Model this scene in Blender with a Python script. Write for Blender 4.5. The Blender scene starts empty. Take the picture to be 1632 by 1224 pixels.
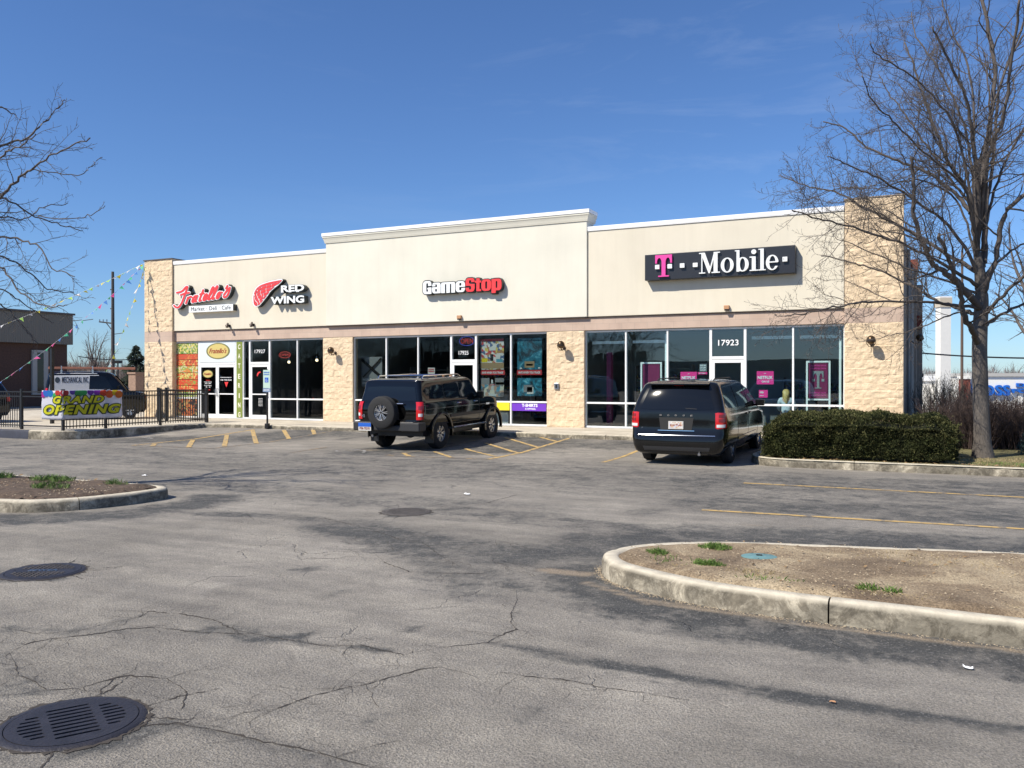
import bpy, bmesh, math, random
import numpy as np
from mathutils import Vector, Matrix, noise
PI = math.pi
R = math.radians
random.seed(7)
C = bpy.context.scene.collection

# ------------------------------------------------------------------ camera
CAM = Vector((0, -25.228, 1.49)); YAW = R(25.98); FPX = 1367.0; HY = 606.0
cd = bpy.data.cameras.new('camera'); cam = bpy.data.objects.new('camera', cd); C.objects.link(cam)
cam.location = CAM
cam.rotation_euler = (R(90 - 0.25), 0, YAW)
cd.sensor_width = 36; cd.lens = FPX / 1632 * 36; cd.clip_start = 0.05; cd.clip_end = 3000
bpy.context.scene.camera = cam

# ------------------------------------------------------------------ sky and sun
SUNTO = Vector((-.52, -.80, 1.0)).normalized()
EL = math.asin(SUNTO.z); AZ = math.atan2(SUNTO.x, SUNTO.y)
w = bpy.data.worlds.new('World'); bpy.context.scene.world = w; w.use_nodes = True
nt = w.node_tree; bg = nt.nodes['Background']
sky = nt.nodes.new('ShaderNodeTexSky'); sky.sky_type = 'NISHITA'; sky.sun_disc = False
sky.sun_elevation = EL; sky.sun_rotation = AZ; sky.altitude = 300; sky.air_density = 1.0; sky.dust_density = 0.25; sky.ozone_density = 2.2
tc = nt.nodes.new('ShaderNodeTexCoord'); mp = nt.nodes.new('ShaderNodeMapping'); mp.inputs['Scale'].default_value = (1.1, 1.1, 7.5)
mp.inputs['Rotation'].default_value = (0.10, -0.30, 0)
nz = nt.nodes.new('ShaderNodeTexNoise'); nz.inputs['Scale'].default_value = 2.6; nz.inputs['Detail'].default_value = 7; nz.inputs['Roughness'].default_value = .62
nz.inputs['Distortion'].default_value = .6
cr = nt.nodes.new('ShaderNodeValToRGB'); cr.color_ramp.elements[0].position = .50; cr.color_ramp.elements[1].position = .80
cr.color_ramp.elements[1].color = (.17, .17, .17, 1)
sepw = nt.nodes.new('ShaderNodeSeparateXYZ'); mrw = nt.nodes.new('ShaderNodeMapRange')
mrw.inputs['From Min'].default_value = -.75; mrw.inputs['From Max'].default_value = -.1
mulw = nt.nodes.new('ShaderNodeMath'); mulw.operation = 'MULTIPLY'
mxw = nt.nodes.new('ShaderNodeMix'); mxw.data_type = 'RGBA'; mxw.inputs['B'].default_value = (7.5, 8.2, 9.4, 1)
nt.links.new(tc.outputs['Generated'], mp.inputs['Vector']); nt.links.new(mp.outputs[0], nz.inputs['Vector'])
nt.links.new(nz.outputs['Fac'], cr.inputs[0]); nt.links.new(tc.outputs['Generated'], sepw.inputs[0])
nt.links.new(sepw.outputs['X'], mrw.inputs['Value']); nt.links.new(cr.outputs[0], mulw.inputs[0]); nt.links.new(mrw.outputs[0], mulw.inputs[1])
nt.links.new(mulw.outputs[0], mxw.inputs['Factor']); hs = nt.nodes.new('ShaderNodeMix'); hs.data_type = 'RGBA'; hs.blend_type = 'MULTIPLY'; hs.inputs['Factor'].default_value = 1; hs.inputs['B'].default_value = (.63, .86, 1.2, 1)
nt.links.new(sky.outputs[0], hs.inputs['A']); nt.links.new(hs.outputs['Result'], mxw.inputs['A']); nt.links.new(mxw.outputs['Result'], bg.inputs['Color'])
bg.inputs['Strength'].default_value = 0.088
sl = bpy.data.lights.new('sun', 'SUN'); sun = bpy.data.objects.new('sun', sl); C.objects.link(sun)
sl.energy = 4.8; sl.angle = R(0.53); sl.color = (1.0, .93, .80)
sun.rotation_euler = SUNTO.to_track_quat('Z', 'Y').to_euler()
sc = bpy.context.scene
sc.view_settings.view_transform = 'Standard'; sc.view_settings.look = 'None'; sc.view_settings.exposure = 0.36; sc.view_settings.gamma = 1
sc.cycles.max_bounces = 8; sc.cycles.transparent_max_bounces = 16; sc.cycles.caustics_reflective = False; sc.cycles.caustics_refractive = False

# ------------------------------------------------------------------ helpers
def ground_z(x, y):
    if y > -3: z = -.12
    elif y > -6.5: z = -.12 - .14 * (-3 - y) / 3.5
    else: z = -.26
    if y > 22 and x > -14: z -= min(6.5, (y - 22) * .10) * min(1, (x + 14) / 14)
    return z

def wp(px, py, depth):
    """a point seen at a photo pixel, at a real distance from the viewer"""
    a = (px - 816) / FPX; b = (HY - py) / FPX
    c, s = math.cos(YAW), math.sin(YAW)
    return Vector((depth * (-s + a * c), CAM.y + depth * (c + a * s), CAM.z + depth * b))

def tag(o, label=None, cat=None, group=None, kind=None):
    if label: o['label'] = label
    if cat: o['category'] = cat
    if group: o['group'] = group
    if kind: o['kind'] = kind
    return o

def empty(name, loc, label, cat, group=None, rz=0, rx=0):
    o = bpy.data.objects.new(name, None); C.objects.link(o); o.location = loc; o.rotation_euler = (rx, 0, rz)
    o.empty_display_size = .2
    return tag(o, label, cat, group)

def copy_tree(o, parent=None):
    c = o.copy(); C.objects.link(c)
    if parent is not None: c.parent = parent
    for ch in list(o.children): copy_tree(ch, c)
    return c

class MB:
    """collects geometry, then links it as one mesh object"""
    def __init__(s): s.v = []; s.f = []; s.sm = []
    def add(s, vs, fs, smooth=False):
        b = len(s.v); s.v += [tuple(p) for p in vs]; s.f += [tuple(i + b for i in f) for f in fs]; s.sm += [smooth] * len(fs); return s
    def box(s, x0, x1, y0, y1, z0, z1):
        v = [(x0,y0,z0),(x1,y0,z0),(x1,y1,z0),(x0,y1,z0),(x0,y0,z1),(x1,y0,z1),(x1,y1,z1),(x0,y1,z1)]
        return s.add(v, [(3,2,1,0),(4,5,6,7),(0,1,5,4),(1,2,6,5),(2,3,7,6),(3,0,4,7)])
    def obox(s, c, sx, sy, sz, rz=0, rx=0, ry=0):
        M = Matrix.Translation(c) @ Matrix.Rotation(rz,4,'Z') @ Matrix.Rotation(ry,4,'Y') @ Matrix.Rotation(rx,4,'X')
        v = [M @ Vector((x*sx/2,y*sy/2,z*sz/2)) for x,y,z in [(-1,-1,-1),(1,-1,-1),(1,1,-1),(-1,1,-1),(-1,-1,1),(1,-1,1),(1,1,1),(-1,1,1)]]
        return s.add(v, [(3,2,1,0),(4,5,6,7),(0,1,5,4),(1,2,6,5),(2,3,7,6),(3,0,4,7)])
    def tube(s, pts, rad, n=6, caps=True):
        pts = [Vector(p) for p in pts]
        if not hasattr(rad, '__len__'): rad = [rad] * len(pts)
        vs = []; up = Vector((.13,.21,1))
        for i, p in enumerate(pts):
            d = (pts[min(i+1,len(pts)-1)] - pts[max(i-1,0)])
            if d.length < 1e-9: d = Vector((0,0,1))
            d.normalize(); u = up if abs(d.dot(up.normalized())) < .93 else Vector((1,.2,0))
            a = d.cross(u).normalized(); b = d.cross(a)
            for k in range(n):
                t = 2*PI*k/n; vs.append(p + (a*math.cos(t) + b*math.sin(t)) * rad[i])
        fs = [(i*n+k, i*n+(k+1)%n, (i+1)*n+(k+1)%n, (i+1)*n+k) for i in range(len(pts)-1) for k in range(n)]
        s.add(vs, fs, True)
        if caps:
            b = len(s.v) - len(vs)
            s.f += [tuple(b+k for k in range(n))[::-1], tuple(b+(len(pts)-1)*n+k for k in range(n))]; s.sm += [False, False]
        return s
    def lathe(s, prof, n=32, M=None, closed=False):
        """prof: (r, a) pairs turned about local Y axis"""
        M = M or Matrix.Identity(4); vs = []
        for r, a in prof:
            for k in range(n):
                t = 2*PI*k/n; vs.append(M @ Vector((r*math.cos(t), a, r*math.sin(t))))
        m = len(prof); fs = []
        for i in range(m if closed else m-1):
            j = (i+1) % m
            for k in range(n): fs.append((i*n+k, i*n+(k+1)%n, j*n+(k+1)%n, j*n+k))
        return s.add(vs, fs, True)
    def ball(s, c, r, n=12, sc=(1,1,1), M=None):
        vs = []; fs = []
        for i in range(n+1):
            ph = PI*i/n
            for k in range(2*n):
                t = PI*k/n; q = Vector((r*sc[0]*math.sin(ph)*math.cos(t), r*sc[1]*math.sin(ph)*math.sin(t), r*sc[2]*math.cos(ph)))
                vs.append((M @ q if M else q) + Vector(c))
        for i in range(n):
            for k in range(2*n): fs.append((i*2*n+k, (i+1)*2*n+k, (i+1)*2*n+(k+1)%(2*n), i*2*n+(k+1)%(2*n)))
        return s.add(vs, fs, True)
    def prism(s, poly, z0, z1):
        n = len(poly); vs = [(x,y,z0) for x,y in poly] + [(x,y,z1) for x,y in poly]
        return s.add(vs, [tuple(range(n))[::-1], tuple(range(n,2*n))] + [(i,(i+1)%n,n+(i+1)%n,n+i) for i in range(n)])
    def build(s, name, mat, parent=None, label=None, sharp=35):
        me = bpy.data.meshes.new(name); me.from_pydata(s.v, [], s.f); me.update()
        if any(s.sm):
            me.polygons.foreach_set('use_smooth', s.sm)
            if sharp: me.set_sharp_from_angle(angle=R(sharp))
        me.materials.append(mat)
        o = bpy.data.objects.new(name, me); C.objects.link(o)
        if parent is not None: o.parent = parent
        if label: o['label'] = label
        return o

def fix_normals(o):
    bm = bmesh.new(); bm.from_mesh(o.data); bmesh.ops.recalc_face_normals(bm, faces=bm.faces); bm.to_mesh(o.data); bm.free()
    return o

def bevel(o, wd=.01, seg=2):
    m = o.modifiers.new('bevel', 'BEVEL'); m.width = wd; m.segments = seg; m.limit_method = 'ANGLE'; m.angle_limit = R(40); return o

# ---- materials
def mat(name, col, rough=.7, metal=0., var=0., vscale=3., bump=0., bscale=40., spec=.5, emit=None, es=0., coat=0., detail=6, stretch=None):
    m = bpy.data.materials.new(name); m.use_nodes = True; n = m.node_tree; b = n.nodes['Principled BSDF']
    b.inputs['Base Color'].default_value = (*col, 1); b.inputs['Roughness'].default_value = rough; b.inputs['Metallic'].default_value = metal
    b.inputs['Specular IOR Level'].default_value = spec; b.inputs['Coat Weight'].default_value = coat
    if coat: b.inputs['Coat Roughness'].default_value = .04
    if emit: b.inputs['Emission Color'].default_value = (*emit, 1); b.inputs['Emission Strength'].default_value = es
    tcn = n.nodes.new('ShaderNodeTexCoord'); src = tcn.outputs['Object']
    if stretch:
        mpn = n.nodes.new('ShaderNodeMapping'); mpn.inputs['Scale'].default_value = stretch; n.links.new(src, mpn.inputs[0]); src = mpn.outputs[0]
    if var:
        t = n.nodes.new('ShaderNodeTexNoise'); t.inputs['Scale'].default_value = vscale; t.inputs['Detail'].default_value = detail; t.inputs['Roughness'].default_value = .6
        n.links.new(src, t.inputs['Vector'])
        r = n.nodes.new('ShaderNodeValToRGB'); r.color_ramp.elements[0].position = .3; r.color_ramp.elements[1].position = .7
        r.color_ramp.elements[0].color = tuple(c*(1-var) for c in col) + (1,); r.color_ramp.elements[1].color = tuple(min(1, c*(1+var)) for c in col) + (1,)
        n.links.new(t.outputs['Fac'], r.inputs[0]); n.links.new(r.outputs[0], b.inputs['Base Color'])
    if bump:
        t = n.nodes.new('ShaderNodeTexNoise'); t.inputs['Scale'].default_value = bscale; t.inputs['Detail'].default_value = 8
        n.links.new(src, t.inputs['Vector'])
        bn = n.nodes.new('ShaderNodeBump'); bn.inputs['Strength'].default_value = bump; bn.inputs['Distance'].default_value = .02
        n.links.new(t.outputs['Fac'], bn.inputs['Height']); n.links.new(bn.outputs[0], b.inputs['Normal'])
    return m

def nodes(m): return m.node_tree, m.node_tree.nodes['Principled BSDF']
def N(n, t, **kw):
    x = n.nodes.new(t)
    for k, v in kw.items():
        if k.startswith('i_'): x.inputs[k[2:].replace('_', ' ')].default_value = v
        else: setattr(x, k, v)
    return x

M = {}
M['stucco'] = mat('stucco', (.715,.655,.535), .9, var=.035, vscale=.7, bump=.12, bscale=180)
M['stucco_light'] = mat('stucco_light', (.73,.70,.60), .9, var=.04, vscale=.8, bump=.12, bscale=180)
M['cap'] = mat('white_metal_cap', (.86,.86,.87), .45, var=.03, vscale=2)
M['blockband'] = mat('smooth_block', (.52,.375,.295), .9, var=.07, vscale=5, bump=.15, bscale=90)
M['split'] = mat('split_face_block', (.68,.50,.325), .95, var=.13, vscale=9, bump=.5, bscale=70)
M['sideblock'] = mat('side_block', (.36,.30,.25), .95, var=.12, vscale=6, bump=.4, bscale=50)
M['flash'] = mat('dark_flashing', (.10,.08,.07), .6)
M['alu'] = mat('white_aluminium', (.82,.83,.83), .38, metal=0., var=.02)
M['dark'] = mat('dark_recess', (.02,.02,.02), .8)
M['black_metal'] = mat('black_painted_metal', (.012,.012,.014), .35)
M['white'] = mat('white_paint', (.85,.85,.84), .5)
M['black'] = mat('black_plastic', (.015,.015,.016), .45)
M['red'] = mat('sign_red', (.72,.035,.045), .35)
M['tyre'] = mat('tyre_rubber', (.016,.016,.017), .8, var=.2, vscale=20)
M['concrete'] = mat('pale_concrete', (.60,.535,.43), .9, var=.12, vscale=2.2, bump=.15, bscale=60)
M['chrome'] = mat('chrome', (.75,.75,.76), .12, metal=1)
M['steel'] = mat('brushed_steel', (.45,.45,.46), .35, metal=1)
M['wood_dark'] = mat('weathered_pole_wood', (.085,.075,.068), .9, var=.25, vscale=6, stretch=(4,4,.4))

def glass(name, tint=(.60,.69,.70), ior=1.55, wob=.0):
    m = bpy.data.materials.new(name); m.use_nodes = True; n = m.node_tree; n.nodes.clear()
    o = N(n,'ShaderNodeOutputMaterial'); mx = N(n,'ShaderNodeMixShader'); tr = N(n,'ShaderNodeBsdfTransparent'); gl = N(n,'ShaderNodeBsdfGlossy')
    tr.inputs[0].default_value = (*tint,1); gl.inputs['Roughness'].default_value = .0; gl.inputs[0].default_value = (.92,.97,1,1)
    fr = N(n,'ShaderNodeFresnel'); fr.inputs[0].default_value = ior
    if wob:
        t = N(n,'ShaderNodeTexNoise', i_Scale=.9, i_Detail=1.0); c = N(n,'ShaderNodeTexCoord'); n.links.new(c.outputs['Object'], t.inputs['Vector'])
        b = N(n,'ShaderNodeBump', i_Strength=wob, i_Distance=.02); n.links.new(t.outputs['Fac'], b.inputs['Height']); n.links.new(b.outputs[0], gl.inputs['Normal'])
    ge = N(n,'ShaderNodeNewGeometry'); sb_ = N(n,'ShaderNodeMath', operation='SUBTRACT'); sb_.inputs[0].default_value = 1; mu = N(n,'ShaderNodeMath', operation='MULTIPLY')
    n.links.new(ge.outputs['Backfacing'], sb_.inputs[1]); n.links.new(fr.outputs[0], mu.inputs[0]); n.links.new(sb_.outputs[0], mu.inputs[1]); n.links.new(mu.outputs[0], mx.inputs[0]); n.links.new(tr.outputs[0], mx.inputs[1]); n.links.new(gl.outputs[0], mx.inputs[2]); n.links.new(mx.outputs[0], o.inputs[0])
    return m
M['glass'] = glass('storefront_glass', (.84,.92,.93), 1.95, .07)
M['glass_dark'] = glass('tinted_storefront_glass', (.74,.78,.78), 1.40, .05)
M['carglass'] = mat('tinted_car_glass', (.006,.007,.009), .03, spec=.45)

# ---- flat shapes from a signed distance function, marching squares
def sdf_outline(fn, x0, y0, x1, y1, res):
    xs = np.arange(x0, x1+res, res); ys = np.arange(y0, y1+res, res)
    X, Y = np.meshgrid(xs, ys); D = fn(X, Y)
    D[0,:]=D[-1,:]=1e-3+np.abs(D[0,:].max()); D[:,0]=D[:,-1]=D[0,0]
    D = np.where(D == 0, 1e-9, D)
    seg = {}
    ny, nx = D.shape
    def pt(e):
        i, j, k = e
        if k == 0: t = D[j,i]/(D[j,i]-D[j,i+1]); return (xs[i]+t*res, ys[j])
        t = D[j,i]/(D[j,i]-D[j+1,i]); return (xs[i], ys[j]+t*res)
    ins = D < 0
    cells = np.argwhere((ins[:-1,:-1] != ins[1:,:-1]) | (ins[:-1,:-1] != ins[:-1,1:]) | (ins[:-1,:-1] != ins[1:,1:]))
    for j, i in cells:
        a, b, c, d = ins[j,i], ins[j,i+1], ins[j+1,i+1], ins[j+1,i]
        code = a | b<<1 | c<<2 | d<<3
        B, Rr, T, L = (i,j,0), (i+1,j,1), (i,j+1,0), (i,j,1)
        tab = {1:[(L,B)],2:[(B,Rr)],3:[(L,Rr)],4:[(Rr,T)],5:[(L,B),(Rr,T)],6:[(B,T)],7:[(L,T)],8:[(T,L)],9:[(T,B)],10:[(B,Rr),(T,L)],11:[(T,Rr)],12:[(Rr,L)],13:[(Rr,B)],14:[(B,L)]}
        for s, e in tab.get(int(code), []): seg.setdefault(s, []).append(e)
    loops = []
    while seg:
        s = next(iter(seg)); lp = [s]; cur = s
        while cur in seg:
            nx_ = seg[cur].pop()
            if not seg[cur]: del seg[cur]
            cur = nx_
            if cur == s: break
            lp.append(cur)
        if len(lp) > 5: loops.append([pt(e) for e in lp])
    return loops

def simplify(lp, eps):
    P = np.array(lp)
    if len(P) < 8: return lp
    def rdp(a, b):
        if b <= a+1: return []
        p, q = P[a], P[b]; d = q-p; L = np.hypot(*d)
        r = P[a+1:b]-p
        dist = np.abs(d[0]*r[:,1]-d[1]*r[:,0])/L if L > 1e-9 else np.hypot(r[:,0], r[:,1])
        k = int(dist.argmax())
        if dist[k] < eps: return []
        k += a+1
        return rdp(a,k)+[k]+rdp(k,b)
    h = len(P)//2
    idx = [0]+rdp(0,h)+[h]+rdp(h,len(P)-1)+[len(P)-1]
    return [lp[i] for i in idx]

def flat_shape(loops, depth, name='shape'):
    """filled outlines with holes, extruded; front face at y=0 looking to -Y, returns mesh"""
    cu = bpy.data.curves.new(name, 'CURVE'); cu.dimensions = '2D'; cu.fill_mode = 'BOTH'; cu.extrude = depth/2
    for lp in loops:
        sp = cu.splines.new('POLY'); sp.points.add(len(lp)-1); sp.use_cyclic_u = True
        for k, p in enumerate(lp): sp.points[k].co = (p[0], p[1], 0, 1)
    o = bpy.data.objects.new(name, cu); C.objects.link(o)
    dg = bpy.context.evaluated_depsgraph_get(); me = bpy.data.meshes.new_from_object(o.evaluated_get(dg))
    bpy.data.objects.remove(o); bpy.data.curves.remove(cu)
    for v in me.vertices:
        x, y, z = v.co; v.co = (x, depth/2 - z, y)
    return me

def text_me(s, depth=.02, bold=0., shear=0., spacing=1.):
    cu = bpy.data.curves.new('t', 'FONT'); cu.body = s; cu.size = 1; cu.extrude = depth/2; cu.offset = bold; cu.shear = shear
    cu.space_character = spacing; cu.resolution_u = 4
    o = bpy.data.objects.new('t', cu); C.objects.link(o)
    dg = bpy.context.evaluated_depsgraph_get(); me = bpy.data.meshes.new_from_object(o.evaluated_get(dg))
    bpy.data.objects.remove(o); bpy.data.curves.remove(cu)
    for v in me.vertices:
        x, y, z = v.co; v.co = (x, depth/2 - z, y)
    return me

def fit(me, x0, x1, z0, z1, y=0, depth=None, keep=False):
    """scale a mesh in XZ into a box"""
    xs = [v.co.x for v in me.vertices]; zs = [v.co.z for v in me.vertices]; ys = [v.co.y for v in me.vertices]
    ax, bx, az, bz, ay, by = min(xs), max(xs), min(zs), max(zs), min(ys), max(ys)
    for v in me.vertices:
        v.co.x = x0 + (v.co.x-ax)/(bx-ax)*(x1-x0); v.co.z = z0 + (v.co.z-az)/(bz-az)*(z1-z0)
        v.co.y = y + ((v.co.y-ay)/(by-ay)*depth if depth is not None and by > ay else v.co.y-ay)
    me.update(); return me

def link(me, name, m, parent=None, label=None):
    me.name = name; me.materials.clear(); me.materials.append(m)
    o = bpy.data.objects.new(name, me); C.objects.link(o)
    if parent is not None: o.parent = parent
    if label: o['label'] = label
    return o

def text_obj(s, name, m, x0, x1, z0, z1, y, depth=.02, bold=0., shear=0., spacing=1., parent=None, label=None):
    """lettering filling the box, its front face at y, body going back to y+depth"""
    return link(fit(text_me(s, depth, bold, shear, spacing), x0, x1, z0, z1, y, depth), name, m, parent, label)

def cap(X, Y, a, b, r, r2=None):
    r2 = r if r2 is None else r2
    dx, dy = b[0]-a[0], b[1]-a[1]; L = dx*dx+dy*dy+1e-12
    t = np.clip(((X-a[0])*dx+(Y-a[1])*dy)/L, 0, 1)
    return np.hypot(X-a[0]-t*dx, Y-a[1]-t*dy) - (r+(r2-r)*t)
def ell(X, Y, cx, cy, rx, ry): return (np.hypot((X-cx)/rx, (Y-cy)/ry)-1)*min(rx, ry)
def rec(X, Y, x0, x1, y0, y1):
    return np.maximum(np.maximum(x0-X, X-x1), np.maximum(y0-Y, Y-y1))
def U(*a):
    d = a[0]
    for b in a[1:]: d = np.minimum(d, b)
    return d
def poly_sd(X, Y, P):
    ins = np.zeros(X.shape, bool); d = np.full(X.shape, 1e9); n = len(P)
    for i in range(n):
        (ax, ay), (bx, by) = P[i], P[(i+1)%n]
        d = np.minimum(d, cap(X, Y, (ax,ay), (bx,by), 0))
        cnd = ((ay > Y) != (by > Y)) & (X < (bx-ax)*(Y-ay)/((by-ay) if by != ay else 1e-12)+ax)
        ins ^= cnd
    return np.where(ins, -d, d)
def smoothline(P, k=6):
    P = [np.array(p, float) for p in P]; out = []
    for i in range(len(P)-1):
        p0, p1, p2, p3 = P[max(i-1,0)], P[i], P[i+1], P[min(i+2,len(P)-1)]
        for t in np.linspace(0, 1, k, endpoint=False):
            out.append(tuple(.5*((2*p1)+(-p0+p2)*t+(2*p0-5*p1+4*p2-p3)*t*t+(-p0+3*p1-3*p2+p3)*t**3)))
    out.append(tuple(P[-1])); return out
def shape_obj(fn, box, res, depth, name, m, dest, y, parent=None, eps=None, label=None):
    lps = [simplify(l, eps or res*.25) for l in sdf_outline(fn, *box, res)]
    me = flat_shape(lps, depth)
    bx0, by0, bx1, by1 = box; x0, x1, z0, z1 = dest
    for v in me.vertices:
        v.co.x = x0+(v.co.x-bx0)/(bx1-bx0)*(x1-x0); v.co.z = z0+(v.co.z-by0)/(by1-by0)*(z1-z0); v.co.y += y
    me.update(); return link(me, name, m, parent, label)

# ================================================================== the ground
def seg_d(P, a, b):
    a = np.array(a); b = np.array(b); d = b-a; t = np.clip(((P-a)@d)/(d@d+1e-9), 0, 1)
    return np.hypot(*(P-a-t[:,None]*d).T)
def grid_axis(a0, a1, lo, hi, fine, zones=()):
    xs = [a0]
    while xs[-1] < a1:
        x = xs[-1]
        if lo <= x < hi:
            st = fine
            for z0, z1, s in zones:
                if z0 <= x < z1: st = s
        else:
            st = max(.5, .12*min(abs(x-lo), abs(x-hi)))
            if x < lo: st = min(st, max(lo-x, .05))
        xs.append(x+st)
    return np.array(xs)
gx = grid_axis(-700, 700, -32, 6, .25, [(-8, 2, .10)]); gy = grid_axis(-500, 900, -24, -2, .25, [(-22.5, -15, .09)])
GX, GY = np.meshgrid(gx, gy); P = np.stack([GX.ravel(), GY.ravel()], 1)
GZ = np.array([ground_z(x, y) for x, y in P]); GZ[(P[:,1] < -6.5)] = -.26
inside = (P[:,0] > -29) & (P[:,0] < -1) & (P[:,1] > .3) & (P[:,1] < 19); GZ[inside] -= .4
ny, nx = GX.shape
idx = np.arange(ny*nx).reshape(ny, nx)
F = np.stack([idx[:-1,:-1], idx[:-1,1:], idx[1:,1:], idx[1:,:-1]], -1).reshape(-1, 4)
me = bpy.data.meshes.new('ground'); me.from_pydata([tuple(v) for v in np.c_[P, GZ]], [], [tuple(int(i) for i in f) for f in F])
# old sealer, oil and sand lie on the asphalt in places of their own
TAR = [([(-2.75,-17.9),(-2.57,-18.2),(-2.0,-18.75),(-1.4,-18.95),(-.5,-19.0),(.6,-19.05),(3,-19.1)], .56, .82),
       ([(-1.9,-20.22),(-1.26,-20.25),(-.4,-20.3),(.05,-20.27),(.5,-20.26)], .09, 1.0),
       ([(-2.6,-20.15),(-1.64,-20.27)], .07, .7),
       ([(-6.3,-16.9),(-5.3,-17.2),(-4.6,-17.5),(-3.6,-17.4),(-3.0,-16.9)], .62, .74),
       ([(-4.9,-17.7),(-4.0,-18.2),(-3.3,-18.9)], .45, .45),
       ([(-3.0,-16.5),(-2.4,-15.9),(-1,-15.3),(3,-14.6)], .9, .8), ([(-2.6,-13.0),(3,-12.2)], 1.0, .62), ([(-3.2,-10.2),(3,-9.2)], 1.6, .55),
       ([(-4.5,-15.4),(-3.1,-15.6)], .5, .5), ([(-11.2,-18.6),(-10.2,-18.2),(-9.5,-17.5),(-9.3,-16.4),(-9.6,-15.6)], .5, .85), ([(-18,-19.5),(-11,-18.7)], .6, .9),
       ([(-20.6,-7.5),(-19,-6.5),(-17.6,-5.2),(-17.5,-3.8)], 1.7, .7), ([(-12,-7.6),(-10,-6),(-9.6,-3.8)], 1.7, .7), ([(-7,-4.2),(-4,-4.2)], 1.3, .6),
       ([(-16,-4.0),(-13,-4.2)], .9, .55), ([(-26,-10.8),(-14,-11.2),(-5,-10.2),(2,-11)], 2.6, .42), ([(-16,-14.2),(-9,-14.6),(-5,-15)], .9, .40), ([(-4.4,-22.75),(-3.9,-22.7),(-3.55,-22.4),(-3.5,-22.1)], .10, .8), ([(-7.7,-20.2),(-7.3,-20.45),(-6.9,-20.2)], .08, .7), ([(-6.6,-15.5),(-6.2,-15.95),(-5.9,-15.6)], .12, .7), ([(-4.05,-20.8),(-3.85,-20.55)], .07, .9), ([(-3.4,-20.62),(-3.2,-20.6)], .06, 1.0),
       ([(-5.8,-21.5),(-4.6,-22.1)], .12, .2), ([(-5.9,-21.36),(-5.34,-21.2),(-5.25,-20.7),(-4.68,-20.57),(-4.14,-20.7),(-3.5,-20.68)], .06, .34), ([(-5.5,-21.55),(-5.1,-21.05),(-4.3,-20.8)], .05, .25), ([(-5.3,-21.7),(-4.84,-21.95),(-4.45,-22.03)], .06, .4), ([(-4.5,-20.72),(-4.1,-20.72)], .16, .6), ([(-3.7,-22.05),(-3.2,-22.02),(-2.4,-22.02)], .06, .5), ([(-3.0,-19.0),(-2.62,-19.8),(-2.7,-20.2)], .05, .3), ([(-8.6,-16.9),(-7.4,-16.6),(-6.5,-16.7)], .22, .55), ([(-3.6,-22.05),(-2.6,-22.05)], .05, .6), ([(-14,-14.5),(-9,-15.2)], .35, .3)]
TAR += [([(x,y),(x+.05,y+.12)], r_, v_) for x,y,r_,v_ in ((-15.2,-5.2,.22,.9),(-15.1,-4.6,.12,.9),(-8.0,-4.8,.2,.8),(-7.9,-6.2,.12,.7),(-2.2,-9.3,.15,.8),(1.4,-12.0,.25,.8),(-18.4,-10.0,.2,.5),(-3.4,-14.2,.3,.5),(-8.5,-13.0,.3,.45),(-5.2,-19.0,.10,.6),(-4.4,-19.6,.07,.6),(-1.9,-21.2,.06,.6),(-2.6,-21.6,.05,.5),(-3.3,-20.2,.05,.6))]
SAND = [([(-3.15,-18.0),(-2.8,-17.98)], .16, 1.0), ([(-2.65,-18.3),(-2.0,-18.66),(-.9,-18.78),(3,-18.92)], .09, 1.0), ([(-12.9,-7.75),(-12.6,-7.5)], .35, .8),
        ([(-2.0,-14.6),(-1.2,-14.4)], .25, .5), ([(-1.3,-12.3),(-.6,-12.2)], .25, .4), ([(-.2,-12.1),(.4,-12.0)], .2, .4), ([(-22.0,-7.6),(-21.4,-6.6)], .25, .5)]
def field(L, soft):
    A = np.zeros(len(P))
    near = (P[:,0] > -34) & (P[:,0] < 8) & (P[:,1] > -25) & (P[:,1] < 0)
    Q = P[near]; a = np.zeros(len(Q))
    for pl, r, v in L:
        d = np.full(len(Q), 1e9)
        for i in range(len(pl)-1): d = np.minimum(d, seg_d(Q, pl[i], pl[i+1]))
        a = np.maximum(a, v*np.clip(1-(d-r*soft)/(r*(1.15-soft)+1e-6), 0, 1))
    A[near] = a; return A
for nm, L, s in (('tar', TAR, .55), ('sand', SAND, .3)):
    at = me.attributes.new(nm, 'FLOAT', 'POINT'); at.data.foreach_set('value', field(L, s).astype(np.float32))
me.update()

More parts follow.
